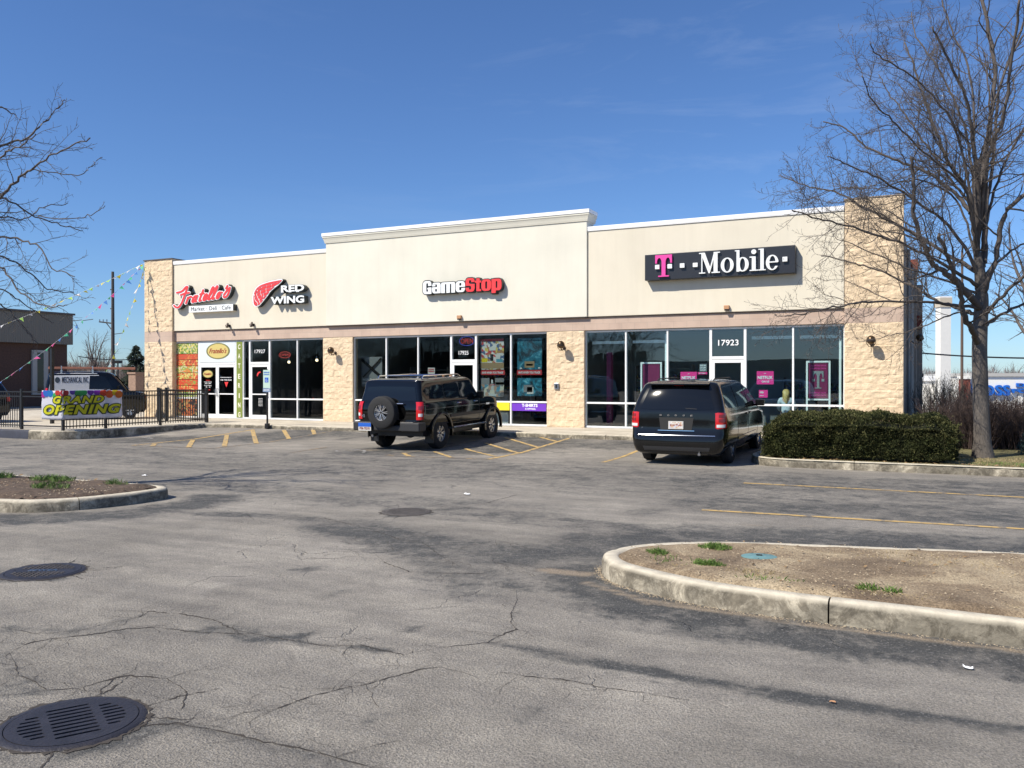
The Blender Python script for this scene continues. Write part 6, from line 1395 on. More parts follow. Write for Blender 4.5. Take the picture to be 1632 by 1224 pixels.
# ================================================================== fence, banner, pennants
M['fence'] = mat('black_fence_paint', (.014,.014,.016), .4)
def fence(p0, p1, posts, lab, end_posts=True, h=1.17):
    p0, p1 = Vector(p0), Vector(p1); L_ = (p1-p0).length; d = (p1-p0)/L_; ang = math.atan2(d.y, d.x)
    t = empty('metal_fence', (p0.x, p0.y, 0), lab, 'fence', None, ang)
    for u in posts:
        m_ = MB(); m_.box(u-.035,u+.035,-.035,.035,0,h+.04); m_.box(u-.042,u+.042,-.042,.042,h+.04,h+.055); m_.build('post', M['fence'], t)
    for z in (.12, h-.17, h-.03): MB().box(.04, L_-.04, -.016, .016, z-.018, z+.018).build('rail', M['fence'], t)
    ps = sorted(posts)
    for a, b in zip(ps[:-1], ps[1:]):
        m_ = MB(); k = max(1, round((b-a)/.108)); 
        for i in range(1, k): x = a+(b-a)*i/k; m_.box(x-.0085, x+.0085, -.0085, .0085, .05, h-.01)
        m_.build('pickets', M['fence'], t)
    return t
fence((-36.0,-8.30),(-23.04,-8.30), [.04,2.4,4.8,7.0,9.2,11.15], 'black metal picket fence section running left from the corner, parallel to the shops')
fence((-22.97,-8.30),(-22.97,-2.70), [.0,1.45,3.55,5.60], 'black metal picket fence section carrying the banner and running towards the shops')
fence((-25.5,-2.62),(-23.06,-2.62), [.04,.45,2.4], 'black metal picket fence section nearest the double doors')

# the banner folds round the fence corner
BNX, BNY = -22.92, -8.35
def bend(s, off=0.):
    """s metres along the banner from its left end"""
    l = .93
    if s < l: return (BNX-(l-s), BNY-off)
    return (BNX+off, BNY+(s-l))
def cloth():
    m = bpy.data.materials.new('banner_vinyl'); m.use_nodes = True; n, b = nodes(m); b.inputs['Base Color'].default_value = (.74,.74,.80,1); b.inputs['Roughness'].default_value = .5
    tr = N(n,'ShaderNodeBsdfTranslucent'); tr.inputs[0].default_value = (.70,.70,.78,1); mx = N(n,'ShaderNodeMixShader'); mx.inputs[0].default_value = .38
    o = n.nodes['Material Output']; n.links.new(b.outputs[0], mx.inputs[1]); n.links.new(tr.outputs[0], mx.inputs[2]); n.links.new(mx.outputs[0], o.inputs[0]); return m
def tint(col, name):
    m = M['vinyl'].copy(); m.name = name; m.node_tree.nodes['Principled BSDF'].inputs['Base Color'].default_value = (*col,1)
    for x in m.node_tree.nodes:
        if x.type == 'BSDF_TRANSLUCENT': x.inputs[0].default_value = (*col,1)
    return m
M['vinyl'] = cloth()
BA = empty('grand_opening_banner', (BNX, BNY, .32), 'white grand opening banner with balloons wrapped round the fence corner', 'banner')
mb = MB(); vs = []; ns_ = 64; nz_ = 12
for j in range(nz_+1):
    for i in range(ns_+1):
        s = 3.0*i/ns_; x, y = bend(s, .008*math.sin(s*9+j*.4)+.006*math.sin(j*1.3)); vs.append((x, y, .33+.86*j/nz_-.01*math.sin(s*3)))
mb.add(vs, [(j*(ns_+1)+i, j*(ns_+1)+i+1, (j+1)*(ns_+1)+i+1, (j+1)*(ns_+1)+i) for j in range(nz_) for i in range(ns_)], True)
o = mb.build('cloth', M['vinyl'], BA, sharp=None); o.modifiers.new('s','SOLIDIFY').thickness = .003
def bend_mesh(me_, name, m, off):
    bm = bmesh.new(); bm.from_mesh(me_); bmesh.ops.triangulate(bm, faces=bm.faces); bm.to_mesh(me_); bm.free()
    for v in me_.vertices:
        x, y = bend(v.co.x, off-v.co.y); v.co = (x, y, v.co.z)
    return link(me_, name, m, BA)
M['v_out'] = tint((.04,.07,.02), 'banner_outline'); M['v_yel'] = tint((.72,.70,.02), 'banner_yellow_ink')
for s, a, b, z0, z1 in (('GRAND', .52, 2.32, .80, 1.03), ('OPENING', .10, 2.93, .47, .76)):
    bend_mesh(fit(text_me(s, .001, .11, .25, 1.12), a-.02, b+.03, z0-.025, z1+.02, 0, .001), 'letter_outline', M['v_out'], .022)
    bend_mesh(fit(text_me(s, .001, .045, .25, 1.16), a+.02, b-.01, z0+.005, z1-.005, 0, .001), 'lettering', M['v_yel'], .026)
for k, (s, z, r, col) in enumerate(((.06,1.06,.09,(.45,.03,.30)),(.22,1.13,.13,(.03,.16,.60)),(.40,1.10,.11,(.02,.20,.55)),(.62,1.02,.10,(.05,.45,.12)),(.72,1.12,.09,(.60,.04,.03)),(.98,1.12,.12,(.45,.03,.04)),(1.25,1.15,.09,(.10,.05,.35)),(1.45,1.10,.12,(.03,.30,.08)),(1.62,1.12,.10,(.03,.35,.10)),
        (1.85,1.14,.10,(.15,.03,.35)),(2.08,1.13,.10,(.22,.03,.40)),(2.30,1.10,.11,(.60,.05,.02)),(2.52,1.06,.12,(.65,.10,.02)),(2.72,1.12,.10,(.60,.45,.02)),(2.86,1.05,.12,(.60,.15,.02)))):
    zt_ = 1.185; pts = [(s+r*1.15*math.cos(a), min(zt_, z+r*math.sin(a))) for a in np.linspace(0,2*PI,18,endpoint=False)]
    mb = MB(); mb.add([(max(.005,min(2.995,x)), -.0003*k, z_) for x, z_ in pts], [tuple(range(18))]); me_ = mb.build('x', M['red']); dd = me_.data; bpy.data.objects.remove(me_)
    bend_mesh(dd, 'balloon', tint(col, 'balloon_ink'), .014)
for o in BA.children: o.location = -BA.location

PC = [('pink',(.80,.10,.35)),('yellow',(.80,.72,.08)),('green',(.12,.60,.35)),('white',(.82,.82,.80)),('blue',(.10,.30,.75)),('lime',(.45,.75,.15))]
for n_, c_ in PC: M['pn_'+n_] = tint(c_, 'pennant_'+n_)
def pennants(a, b, sag, lab, seed, n=26):
    rg = random.Random(seed); a, b = Vector(a), Vector(b)
    t = empty('pennant_string', a, lab, 'pennants', 'strings of coloured pennants from the roof corner')
    def P(u): p = a.lerp(b, u); p.z -= sag*4*u*(1-u); return p-a
    MB().tube([P(u) for u in np.linspace(0,1,30)], .0028, 4).build('cord', M['white'], t)
    d = (b-a).normalized()
    for k in range(n):
        u = .012+(.97*(k+.5)/n)**1.45; L_ = rg.uniform(.12,.24)
        p = P(u); q = P(min(1,u+L_/(b-a).length)); w_ = Vector((rg.uniform(-.12,.16), rg.uniform(-.12,.12), -.16+rg.uniform(0,.14)))
        m_ = MB(); m1 = (p+q)/2+w_; m2 = (p+q)/2+w_*.5+Vector((rg.uniform(-.03,.03),rg.uniform(-.03,.03),0))
        m_.add([p, q, q.lerp(m1,.5)+Vector((.01,.01,0)), m1, p.lerp(m1,.5)+Vector((-.01,.0,0)), m2], [(0,1,5),(1,2,5),(2,3,5),(3,4,5),(4,0,5)])
        o = m_.build('flag', M['pn_'+PC[(k*2+seed) % 6][0]], t)
TOP = (-28.8,-.27,6.30)
pennants(TOP, (-33.9,-8.0,1.75), .25, 'uppermost string of coloured pennants crossing the left building', 1, 34)
pennants(TOP, (-29.8,-6.0,1.25), .25, 'middle string of coloured pennants ending at the fence by the left edge', 2, 32)
pennants(TOP, (-28.6,-2.65,1.2), .30, 'lowest string of coloured pennants ending above the works van', 3, 22)

# ================================================================== buildings, poles and signs beyond
def metal_siding(name, col):
    m = mat(name, col, .55); n, b = nodes(m); c = N(n,'ShaderNodeTexCoord'); w_ = N(n,'ShaderNodeTexWave', i_Scale=2.2); w_.bands_direction = 'Y'; n.links.new(c.outputs['Object'], w_.inputs['Vector'])
    bn = N(n,'ShaderNodeBump', i_Strength=.6, i_Distance=.03); n.links.new(w_.outputs['Fac'], bn.inputs['Height']); n.links.new(bn.outputs[0], b.inputs['Normal']); return m
M['siding'] = metal_siding('tan_metal_siding', (.19,.165,.13)); M['brownbrick'] = mat('brown_brick', (.10,.055,.04), .9, var=.25, vscale=12, bump=.2, bscale=60)
LB = empty('brick_building', (-60, 0, -.2), 'brown brick building with a tan ribbed metal fascia at the far left', 'building')
def kid(o): o.location = -Vector((-60,0,-.2)); return o
kid(MB().box(-72,-49.5,-10,11.55,-.2,3.75).build('brick_wall', M['brownbrick'], LB))
mb = MB(); mb.box(-72.2,-49.15,-10.2,11.7,3.752,5.62); kid(mb.build('metal_fascia', M['siding'], LB)); kid(MB().box(-72.3,-49.05,-10.3,11.8,5.622,5.74).build('roof_cap', M['flash'], LB))
for y0, y1 in ((-4.5,-1.2),(.2,6.9)):
    f_ = kid(MB().box(-49.498,-49.40,y0,y1,.6,3.0).build('window', M['alu'], LB)); MB().box(-49.398,-49.39,y0+.1,y1-.1,.7,2.9).build('pane', M['carglass'], f_)
f_ = kid(MB().box(-49.498,-49.36,9.1,10.15,.6,3.35).build('window', mat('pale_window_trim', (.42,.40,.36), .6), LB)); MB().box(-49.358,-49.35,9.42,9.83,.7,3.2).build('pane', M['carglass'], f_)
t_ = text_me('Elastic', .06, .03); fit(t_, 0, 2.4, 4.35, 4.95, 0, .06)
for v in t_.vertices: v.co = (-49.08-v.co.y+.0, 3.5+v.co.x+.0, v.co.z)
o = kid(link(t_, 'lettering', M['signblack'], LB))
t = empty('gabled_house', (-56,34,-.2), 'low blue-grey gabled building just behind the brick building corner', 'house')
mb = MB(); mb.box(-4,4.6,-3,3,0,3.2); mb.add([(-4,-3.2,3.2),(4.9,-3.2,3.2),(4.9,3.2,3.2),(-4,3.2,3.2),(-4,0,5.2),(4.9,0,5.2)], [(0,1,5,4),(2,3,4,5),(1,2,5),(3,0,4)]); mb.build('walls', mat('blue_grey_siding', (.30,.33,.38), .8), t)
t = empty('black_post', (-26.4,-9.9,.0), 'thin black post standing behind the banner', 'post')
wpb = wp(83, 700, 29.5); t.location = (wpb.x, wpb.y, 0); MB().box(-.05,.05,-.05,.05,0,2.55).build('shaft', M['black_metal'], t); MB().box(-.055,.055,-.055,.055,2.551,2.58).build('cap', M['black_metal'], t)
# utility pole
up_ = wp(180, 600, 72); t = empty('utility_pole', (up_.x, up_.y, -.3), 'wooden utility pole with a one-sided crossarm left of the shops', 'utility pole')
MB().tube([(0,0,0),(0,0,10.9)], [.17,.11], 12).build('shaft', M['wood_dark'], t)
ca = Vector((math.cos(YAW), math.sin(YAW), 0)); mb = MB()
mb.tube([ca*.1+Vector((0,0,6.55)), ca*-1.15+Vector((0,0,6.7))], .06, 6); mb.tube([Vector((0,0,5.9)), ca*-.55+Vector((0,0,6.6))], .04, 6); mb.tube([ca*-.2+Vector((0,0,7.8)), ca*.0+Vector((0,0,7.8))], .05, 6); mb.tube([ca*-.2+Vector((0,0,9.4)), Vector((0,0,9.4))], .05, 6)
mb.build('crossarm', M['wood_dark'], t)
for u in (-.5,-.8,-1.1): MB().tube([ca*u+Vector((0,0,6.7)), ca*u+Vector((0,0,6.9))], .05, 6).build('insulator', M['steel'], t)
def cable(p, q, sag, r, lab, name='power_line'):
    pts = []
    for u in np.linspace(0,1,24): v = p.lerp(q,u); v.z -= sag*4*u*(1-u); pts.append(v)
    return tag(MB().tube(pts, r, 5).build(name, M['black']), lab, 'power line')
cable(wp(125,568,70), wp(228,571,76), .2, .035, 'black cable crossing the utility pole just above the trees')
cable(wp(1440,560,42), wp(1700,571,34), .1, .035, 'black cable crossing behind the right-hand tree above the bushes')
for k, (px, py) in enumerate(((122,512),(140,511),(187,533))):
    p = wp(px, py, 95); t = tag(MB().tube([p+ca*-.6, p+ca*.6+Vector((0,0,.15))], .04, 5).build('distant_crossarm', M['wood_dark']), ['far crossarm left of the utility pole, leftmost', 'far crossarm just left of the utility pole arm', 'far crossarm just right of the utility pole'][k], 'crossarm')
p = wp(188,578,60); t = empty('street_lamp', (p.x,p.y,-.3), 'small dark floodlight on a short pole right of the utility pole', 'lamp'); MB().tube([(0,0,0),(0,0,p.z+.3)], .05, 6).build('pole', M['black'], t); mb = MB(); mb.obox((0,0,p.z+.35),.5,.3,.2); mb.obox((-.35,0,p.z+.32),.3,.2,.12); mb.build('lamp_head', M['black'], t)
p = wp(217,592,48); t = empty('brick_chimney_pier', (p.x,p.y,-.3), 'short tan brick pier between the works van and the corner pillar', 'pier'); mb = MB(); mb.box(-.28,.28,-.28,.28,0,p.z+.15); mb.box(-.33,.33,-.33,.33,p.z+.152,p.z+.26); mb.build('brick', mat('tan_brick', (.30,.2,.15), .9, var=.2, vscale=12), t)

# right background: long white shop with blue lettering, tower, brick pier
def place(px, depth, z=0): p = wp(px, HY, depth); return Vector((p.x, p.y, z))
D_ = 92; cR = Vector((math.cos(YAW), math.sin(YAW), 0)); cF = Vector((-math.sin(YAW), math.cos(YAW), 0))
RS = empty('white_shop_building', place(1640, D_, -5.5), 'long white shop building with blue lettering beyond the right-hand bushes', 'building', rz=YAW-R(8))
zr = lambda py: (HY-py)*D_/FPX+1.49+5.5
xr = lambda px: (px-1640)*D_/FPX
M['wshop'] = mat('white_shop_wall', (.80,.78,.73), .8, var=.03); 
MB().box(xr(1551),xr(1950),0,22,0,zr(600)).build('wall', M['wshop'], RS); MB().box(xr(1549),xr(1952),-.2,22.2,zr(600)+.003,zr(594.5)).build('roof_cap', mat('grey_cornice', (.45,.44,.42), .8), RS)
MB().box(xr(1537.5),xr(1550.5),-.3,.6,0,zr(604)).build('brick_pier', M['brickred'], RS); MB().box(xr(1536),xr(1551.5),-.4,.7,zr(604)+.002,zr(599)).build('pier_cap', M['wshop'], RS)
MB().box(xr(1452),xr(1538),8,20,0,zr(607)).build('low_wing', M['wshop'], RS); MB().box(xr(1490),xr(1537),7.8,20,zr(607),zr(598)).build('roof_cap', M['cap'], RS)
M['bluel'] = mat('blue_sign_letters', (.01,.13,.55), .4)
text_obj('ROSS', 'lettering', M['bluel'], xr(1553.5), xr(1610.5), zr(631), zr(613.5), -.35, .3, .03, .0, 1.05, RS)
text_obj('DRESS', 'lettering', M['bluel'], xr(1620), xr(1672), zr(616.5), zr(610.5), -.3, .25, .04, 0, 1.05, RS); text_obj('FOR LESS', 'lettering', M['bluel'], xr(1613.5), xr(1690), zr(626.5), zr(619.5), -.3, .25, .04, 0, 1.05, RS)
T_ = empty('white_sign_tower', place(1503, 80, -5), 'tall white square tower with a banded top beyond the bare bushes', 'tower', rz=YAW)
zz = lambda py: (HY-py)*80/FPX+1.49+5
MB().box(-.48,.48,-.48,.48,0,zz(490)).build('shaft', M['wshop'], T_); MB().box(-.56,.56,-.56,.56,zz(490)+.002,zz(475)).build('top', mat('tan_band', (.55,.48,.38), .8), T_); MB().box(-.54,.54,-.54,.54,zz(475)+.002,zz(473)).build('cap', M['cap'], T_)
p = place(1533, 46, -.6); t = empty('lamp_pole', p, 'thin brown lamp pole left of the right-hand tree trunk', 'pole'); MB().tube([(0,0,0),(0,0,9)], [.08,.06], 8).build('shaft', mat('brown_pole', (.12,.08,.06), .6), t)
MB().tube([(0,0,9),(0,-.8,9.1)], .05, 6).build('arm', M['black'], t)

# ================================================================== trees
def barkmat(name, col, v=.3):
    m = mat(name, col, .95, var=v, vscale=5, bump=.8, bscale=22, stretch=(3,3,.6)); return m
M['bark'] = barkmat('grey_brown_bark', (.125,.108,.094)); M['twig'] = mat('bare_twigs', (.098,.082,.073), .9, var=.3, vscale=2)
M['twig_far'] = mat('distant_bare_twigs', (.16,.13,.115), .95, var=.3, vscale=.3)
def rv(rg, s=1): return Vector((rg.gauss(0,1), rg.gauss(0,1), rg.gauss(0,1))).normalized()*s
def sprout(mb, p, d, L_, r, lvl, rg, spec):
    """one branch and everything that grows on it"""
    step, wob, up, gap, ang, ratio, sides = spec[lvl]
    n = max(2, int(L_/step)); pts = [p.copy()]; d = d.copy()
    for i in range(n):
        d = (d+rv(rg, wob)+Vector((0,0,up))).normalized(); pts.append(pts[-1]+d*(L_/n))
    rad = [max(r*(1-.75*i/n), .0024) for i in range(n+1)]
    mb.tube(pts, rad, sides, caps=False)
    if lvl+1 < len(spec): shoots(mb, pts, rad, L_, lvl, rg, spec, .18)
def shoots(mb, pts, rad, L_, lvl, rg, spec, start):
    step, wob, up, gap, ang, ratio, sides = spec[lvl]; s = L_*start; tot = sum((b-a).length for a, b in zip(pts[:-1], pts[1:]))
    acc = 0; nxt = tot*start
    for i in range(len(pts)-1):
        seg = (pts[i+1]-pts[i]); l = seg.length
        while acc+l > nxt:
            t = (nxt-acc)/l; q = pts[i].lerp(pts[i+1], t); dd = seg.normalized(); perp = dd.cross(rv(rg)).normalized(); a = R(rg.uniform(*ang))
            nd = dd*math.cos(a)+perp*math.sin(a); f = 1-.55*nxt/tot
            sprout(mb, q, nd, tot*ratio*f*rg.uniform(.6,1.25), max(.0034, rad[i]*.46), lvl+1, rg, spec)
            nxt += gap*rg.uniform(.6,1.4)
        acc += l
NEAR = [(.28,.15,.02,.185,(28,65),.39,6),(.12,.26,.03,.105,(28,65),.44,4),(.07,.36,.04,.065,(30,70),.42,3),(.045,.45,.02,.05,(40,80),.3,3)]
RK = .86; RT = 1.05
def limb(mb, px_pts, d0, d1, r0, r1, rg, spec, start=.27):
    """a main limb through points of the photo, given real depth between d0 and d1"""
    n = len(px_pts); pts = [wp(x, y, d0+(d1-d0)*(i/(n-1))**.8) for i, (x, y) in enumerate(px_pts)]
    P2 = [Vector(p) for p in smoothline([tuple(p) for p in pts], 6)]
    P2 = [p+rv(rg, .02) for p in P2]; rad = [r0*RK+(r1*RT-r0*RK)*(i/(len(P2)-1))**.6 for i in range(len(P2))]
    mb.tube(P2, rad, 8); tot = sum((b-a).length for a, b in zip(P2[:-1], P2[1:]))
    shoots(mb, P2, rad, tot, 0, rg, spec, start)
    return P2
rg = random.Random(11)
td = 17.75
TR = empty('bare_tree', (.99,-5.0,-.08), 'tall leafless tree standing right of the clipped hedge', 'tree')
tk = MB(); tp = [wp(1567,731,td), wp(1566,715,td), wp(1565,680,td), wp(1563,640,td), wp(1562,600,td), wp(1561,560,td), wp(1562,520,td+.05), wp(1564,480,td+.05), wp(1562,440,td), wp(1556,400,td)]
tq = [Vector(p) for p in smoothline([tuple(p) for p in tp], 4)]
tk.tube(tq, [float(np.interp(p.z, [-.2,0,.2,.6,1.6,2.6,3.1,3.7,4.2], [.235,.205,.170,.156,.148,.142,.135,.108,.062])) for p in tq], 16)
trunk = tk.build('trunk', M['bark'], TR, sharp=None)
cm = MB()
LM = [([(1559,548),(1549,525),(1537,505),(1529,465),(1519,437),(1510,410),(1495,375)], -1.8, .085, .03),
 ([(1560,490),(1540,466),(1521,446),(1503,432),(1485,417),(1464,371),(1454,336),(1456,290),(1450,250)], -1.2, .10, .028),
 ([(1562,504),(1531,492),(1490,478),(1459,459),(1437,449),(1397,430),(1354,418),(1310,408)], 1.6, .055, .012),
 ([(1556,400),(1550,350),(1543,309),(1516,268),(1492,213),(1474,165),(1454,103),(1440,69)], .9, .085, .014),
 ([(1556,400),(1558,302),(1550,223),(1538,154),(1509,93),(1485,45)], -1.4, .08, .016),
 ([(1562,430),(1570,395),(1564,292),(1574,223),(1584,113),(1574,51),(1556,-40)], .6, .09, .03),
 ([(1564,470),(1584,420),(1601,343),(1640,300),(1690,220),(1720,130)], -.8, .085, .025),
 ([(1563,440),(1566,390),(1572,330),(1585,230),(1594,130),(1632,34),(1650,-50)], 1.5, .06, .02),
 ([(1548,340),(1522,309),(1474,274),(1423,254),(1378,233),(1347,206),(1310,195)], 1.2, .06, .012),
 ([(1560,436),(1500,400),(1437,362),(1389,338),(1337,309),(1290,298),(1240,280)], 2.2, .06, .010),
 ([(1560,456),(1500,420),(1440,390),(1371,366),(1303,348),(1262,335)], -2.2, .05, .010),
 ([(1562,490),(1500,484),(1466,482),(1397,480),(1335,488),(1290,498),(1250,503)], -1.9, .045, .009),
 ([(1568,500),(1585,484),(1632,440),(1680,400)], -1.5, .06, .02), ([(1570,520),(1590,505),(1640,480),(1700,470)], 1.4, .05, .02),
 ([(1556,400),(1550,330),(1530,230),(1500,170),(1450,120),(1400,90),(1385,70)], -1.6, .045, .009), ([(1556,410),(1550,350),(1530,290),(1480,250),(1430,200),(1390,160),(1372,120)], -2.2, .045, .009),
 ([(1556,390),(1553,260),(1545,120),(1520,60),(1500,0),(1490,-60)], 1.2, .04, .012), ([(1566,400),(1572,300),(1575,200),(1610,90),(1640,40),(1660,-20)], -1.3, .04, .012),
 ([(1563,430),(1572,350),(1600,260),(1640,190),(1670,120)], 1.8, .05, .015), ([(1556,415),(1530,330),(1480,290),(1440,290),(1400,300),(1340,300),(1280,322)], 1.5, .032, .008),
 ([(1566,440),(1610,400),(1650,380)], 2.0, .045, .015), ([(1558,380),(1575,250),(1600,180),(1612,80),(1625,0)], -2.0, .06, .02)]
LM += [([(1556,400),(1545,330),(1510,280),(1470,225),(1440,180),(1415,150),(1400,120)], 1.7, .05, .009), ([(1560,440),(1520,370),(1460,320),(1400,285),(1350,262),(1318,250)], -1.1, .05, .009),
 ([(1562,470),(1500,445),(1440,425),(1380,398),(1330,380)], .8, .04, .008), ([(1556,400),(1552,300),(1535,200),(1500,120),(1460,60),(1450,20)], 2.2, .05, .010), ([(1562,500),(1520,500),(1470,520),(1420,535),(1370,545)], 1.8, .03, .006), ([(1562,520),(1600,500),(1640,520)], -1.6, .03, .008)]
NEAR2 = [(.30,.15,.02,.32,(28,65),.36,6),(.13,.26,.03,.15,(28,65),.42,4),(.08,.36,.04,.09,(30,70),.40,3)]
for pts, dd, r0, r1 in LM: limb(cm, pts, td, td+dd, r0, r1, rg, NEAR2 if (pts[-1][0] > 1480 and len(pts) > 3) else NEAR)
cm.build('crown', M['twig'], TR, sharp=None); print('tree faces', len(cm.f))
for o in TR.children: o.location = -TR.location

RK = .58; RT = 1.05; rg = random.Random(23); tl_ = 13.2
TL = empty('bare_tree', (-14.2,-17.2,-.08), 'leafless tree reaching in from the left edge of the photo', 'tree')
tk = MB(); base = wp(-125, 776, tl_); tk.tube([base+Vector((0,0,-.1)), wp(-125,690,tl_), wp(-123,600,tl_), wp(-120,520,tl_), wp(-110,440,tl_), wp(-112,360,tl_)], [.20,.16,.15,.145,.12,.09], 12)
tk.build('trunk', M['bark'], TL, sharp=None); cm = MB(); TL.location = (base.x, base.y, -.10)
for pts, dd, r0, r1 in [([(-112,440),(-80,340),(-40,270),(0,234),(42,221),(72,195),(95,172),(105,159)], .6, .06, .007), ([(-112,450),(-60,380),(0,316),(33,283),(65,260),(98,240),(144,222)], -.9, .06, .007), ([(40,282),(56,272),(124,280),(150,262),(163,252)], .3, .018, .005),
 ([(-112,480),(-50,380),(0,318),(49,342),(98,358),(134,368)], .9, .045, .006), ([(60,345),(110,350),(145,342),(168,330)], -.3, .016, .005), ([(-112,500),(-60,420),(0,380),(40,385),(65,396),(85,427),(121,440)], -.7, .045, .006),
 ([(-112,500),(-50,430),(0,408),(49,437),(82,463),(118,466)], 1.3, .04, .006), ([(-110,505),(-50,450),(0,427),(33,466),(78,489),(105,485)], -1.3, .04, .006), ([(-110,510),(-60,480),(-10,482),(20,500),(45,530),(60,548)], .4, .035, .005),
 ([(-112,360),(-80,250),(-40,190),(0,170),(25,185)], 1.0, .05, .008), ([(-112,380),(-60,300),(0,250),(30,235),(60,215)], -1.5, .04, .007), ([(-110,420),(-40,350),(0,345),(40,350),(70,330),(110,325)], 1.6, .035, .006),
 ([(-60,430),(-10,455),(30,478),(60,500),(85,515)], .6, .028, .005), ([(-112,400),(-160,300),(-220,220),(-260,120)], .4, .07, .02), ([(-112,450),(-180,400),(-260,360),(-330,300)], -1., .06, .015), ([(-115,420),(-120,300),(-150,180),(-140,60)], .5, .06, .015)]:
    limb(cm, pts, tl_, tl_+dd, r0, r1, rg, [(.22,.14,.02,.16,(28,60),.25,6),(.10,.24,.02,.075,(30,65),.42,4),(.05,.38,.03,.04,(30,75),.42,3)], .2)
cm.build('crown', M['twig'], TL, sharp=None); print('ltree', len(cm.f))
for o in TL.children: o.location = -TL.location

# free-standing bare trees further off: one grown, the rest copied
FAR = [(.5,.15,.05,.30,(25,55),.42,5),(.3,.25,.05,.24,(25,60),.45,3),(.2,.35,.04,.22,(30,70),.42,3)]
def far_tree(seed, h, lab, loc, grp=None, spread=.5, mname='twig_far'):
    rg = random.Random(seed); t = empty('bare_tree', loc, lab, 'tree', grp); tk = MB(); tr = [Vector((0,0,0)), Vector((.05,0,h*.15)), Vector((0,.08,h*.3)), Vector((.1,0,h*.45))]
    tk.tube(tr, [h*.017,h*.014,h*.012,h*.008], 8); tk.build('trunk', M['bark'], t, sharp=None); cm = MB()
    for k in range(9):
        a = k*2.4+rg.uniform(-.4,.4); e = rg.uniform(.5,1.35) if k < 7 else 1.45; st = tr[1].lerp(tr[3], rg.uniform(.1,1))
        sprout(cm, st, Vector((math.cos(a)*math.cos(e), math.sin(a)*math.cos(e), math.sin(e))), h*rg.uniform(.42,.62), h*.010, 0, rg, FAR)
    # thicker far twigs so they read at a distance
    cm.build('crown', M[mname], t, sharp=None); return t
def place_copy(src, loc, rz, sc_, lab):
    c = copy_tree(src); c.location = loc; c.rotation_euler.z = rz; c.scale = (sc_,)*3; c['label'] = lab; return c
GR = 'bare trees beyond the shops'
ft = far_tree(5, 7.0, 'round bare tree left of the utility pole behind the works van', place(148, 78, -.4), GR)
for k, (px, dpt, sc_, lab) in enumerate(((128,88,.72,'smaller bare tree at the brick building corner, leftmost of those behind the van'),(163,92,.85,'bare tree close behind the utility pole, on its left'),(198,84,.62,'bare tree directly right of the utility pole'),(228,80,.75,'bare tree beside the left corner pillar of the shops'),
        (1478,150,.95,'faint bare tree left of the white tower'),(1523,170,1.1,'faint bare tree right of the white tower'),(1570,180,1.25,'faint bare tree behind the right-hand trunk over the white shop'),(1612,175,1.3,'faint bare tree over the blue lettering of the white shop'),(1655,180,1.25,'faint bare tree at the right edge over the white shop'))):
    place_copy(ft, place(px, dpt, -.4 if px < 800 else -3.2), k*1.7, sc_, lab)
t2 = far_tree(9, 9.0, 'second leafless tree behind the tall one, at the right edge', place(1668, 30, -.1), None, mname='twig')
# evergreen
M['needle'] = mat('dark_needles', (.018,.030,.016), .9, var=.4, vscale=1.2)
rg = random.Random(3); p = place(217, 78, -.8); t = empty('evergreen_tree', p, 'dark evergreen tree just left of the corner pillar', 'tree')
MB().tube([(0,0,0),(0,0,4.6)], [.16,.04], 6).build('trunk', M['bark'], t); cm = MB()
for k in range(1500):
    u = rg.random()**.8; z = .8+4.6*u; rr_ = 1.7*(1-u)**.8*(0.5+.5*rg.random())*(1+.35*math.sin(z*6)); a = rg.uniform(0,2*PI); q = Vector((rr_*math.cos(a), rr_*math.sin(a), z-.12*rr_)); d = Vector((math.cos(a), math.sin(a), -.25+rg.uniform(-.2,.3)))*rg.uniform(.15,.34); s_ = d.cross(Vector((0,0,1))).normalized()*rg.uniform(.05,.10)
    cm.add([q-s_, q+d, q+s_, q+Vector((0,0,.12))], [(0,1,2),(0,3,1),(2,1,3)])
cm.build('crown', M['needle'], t)

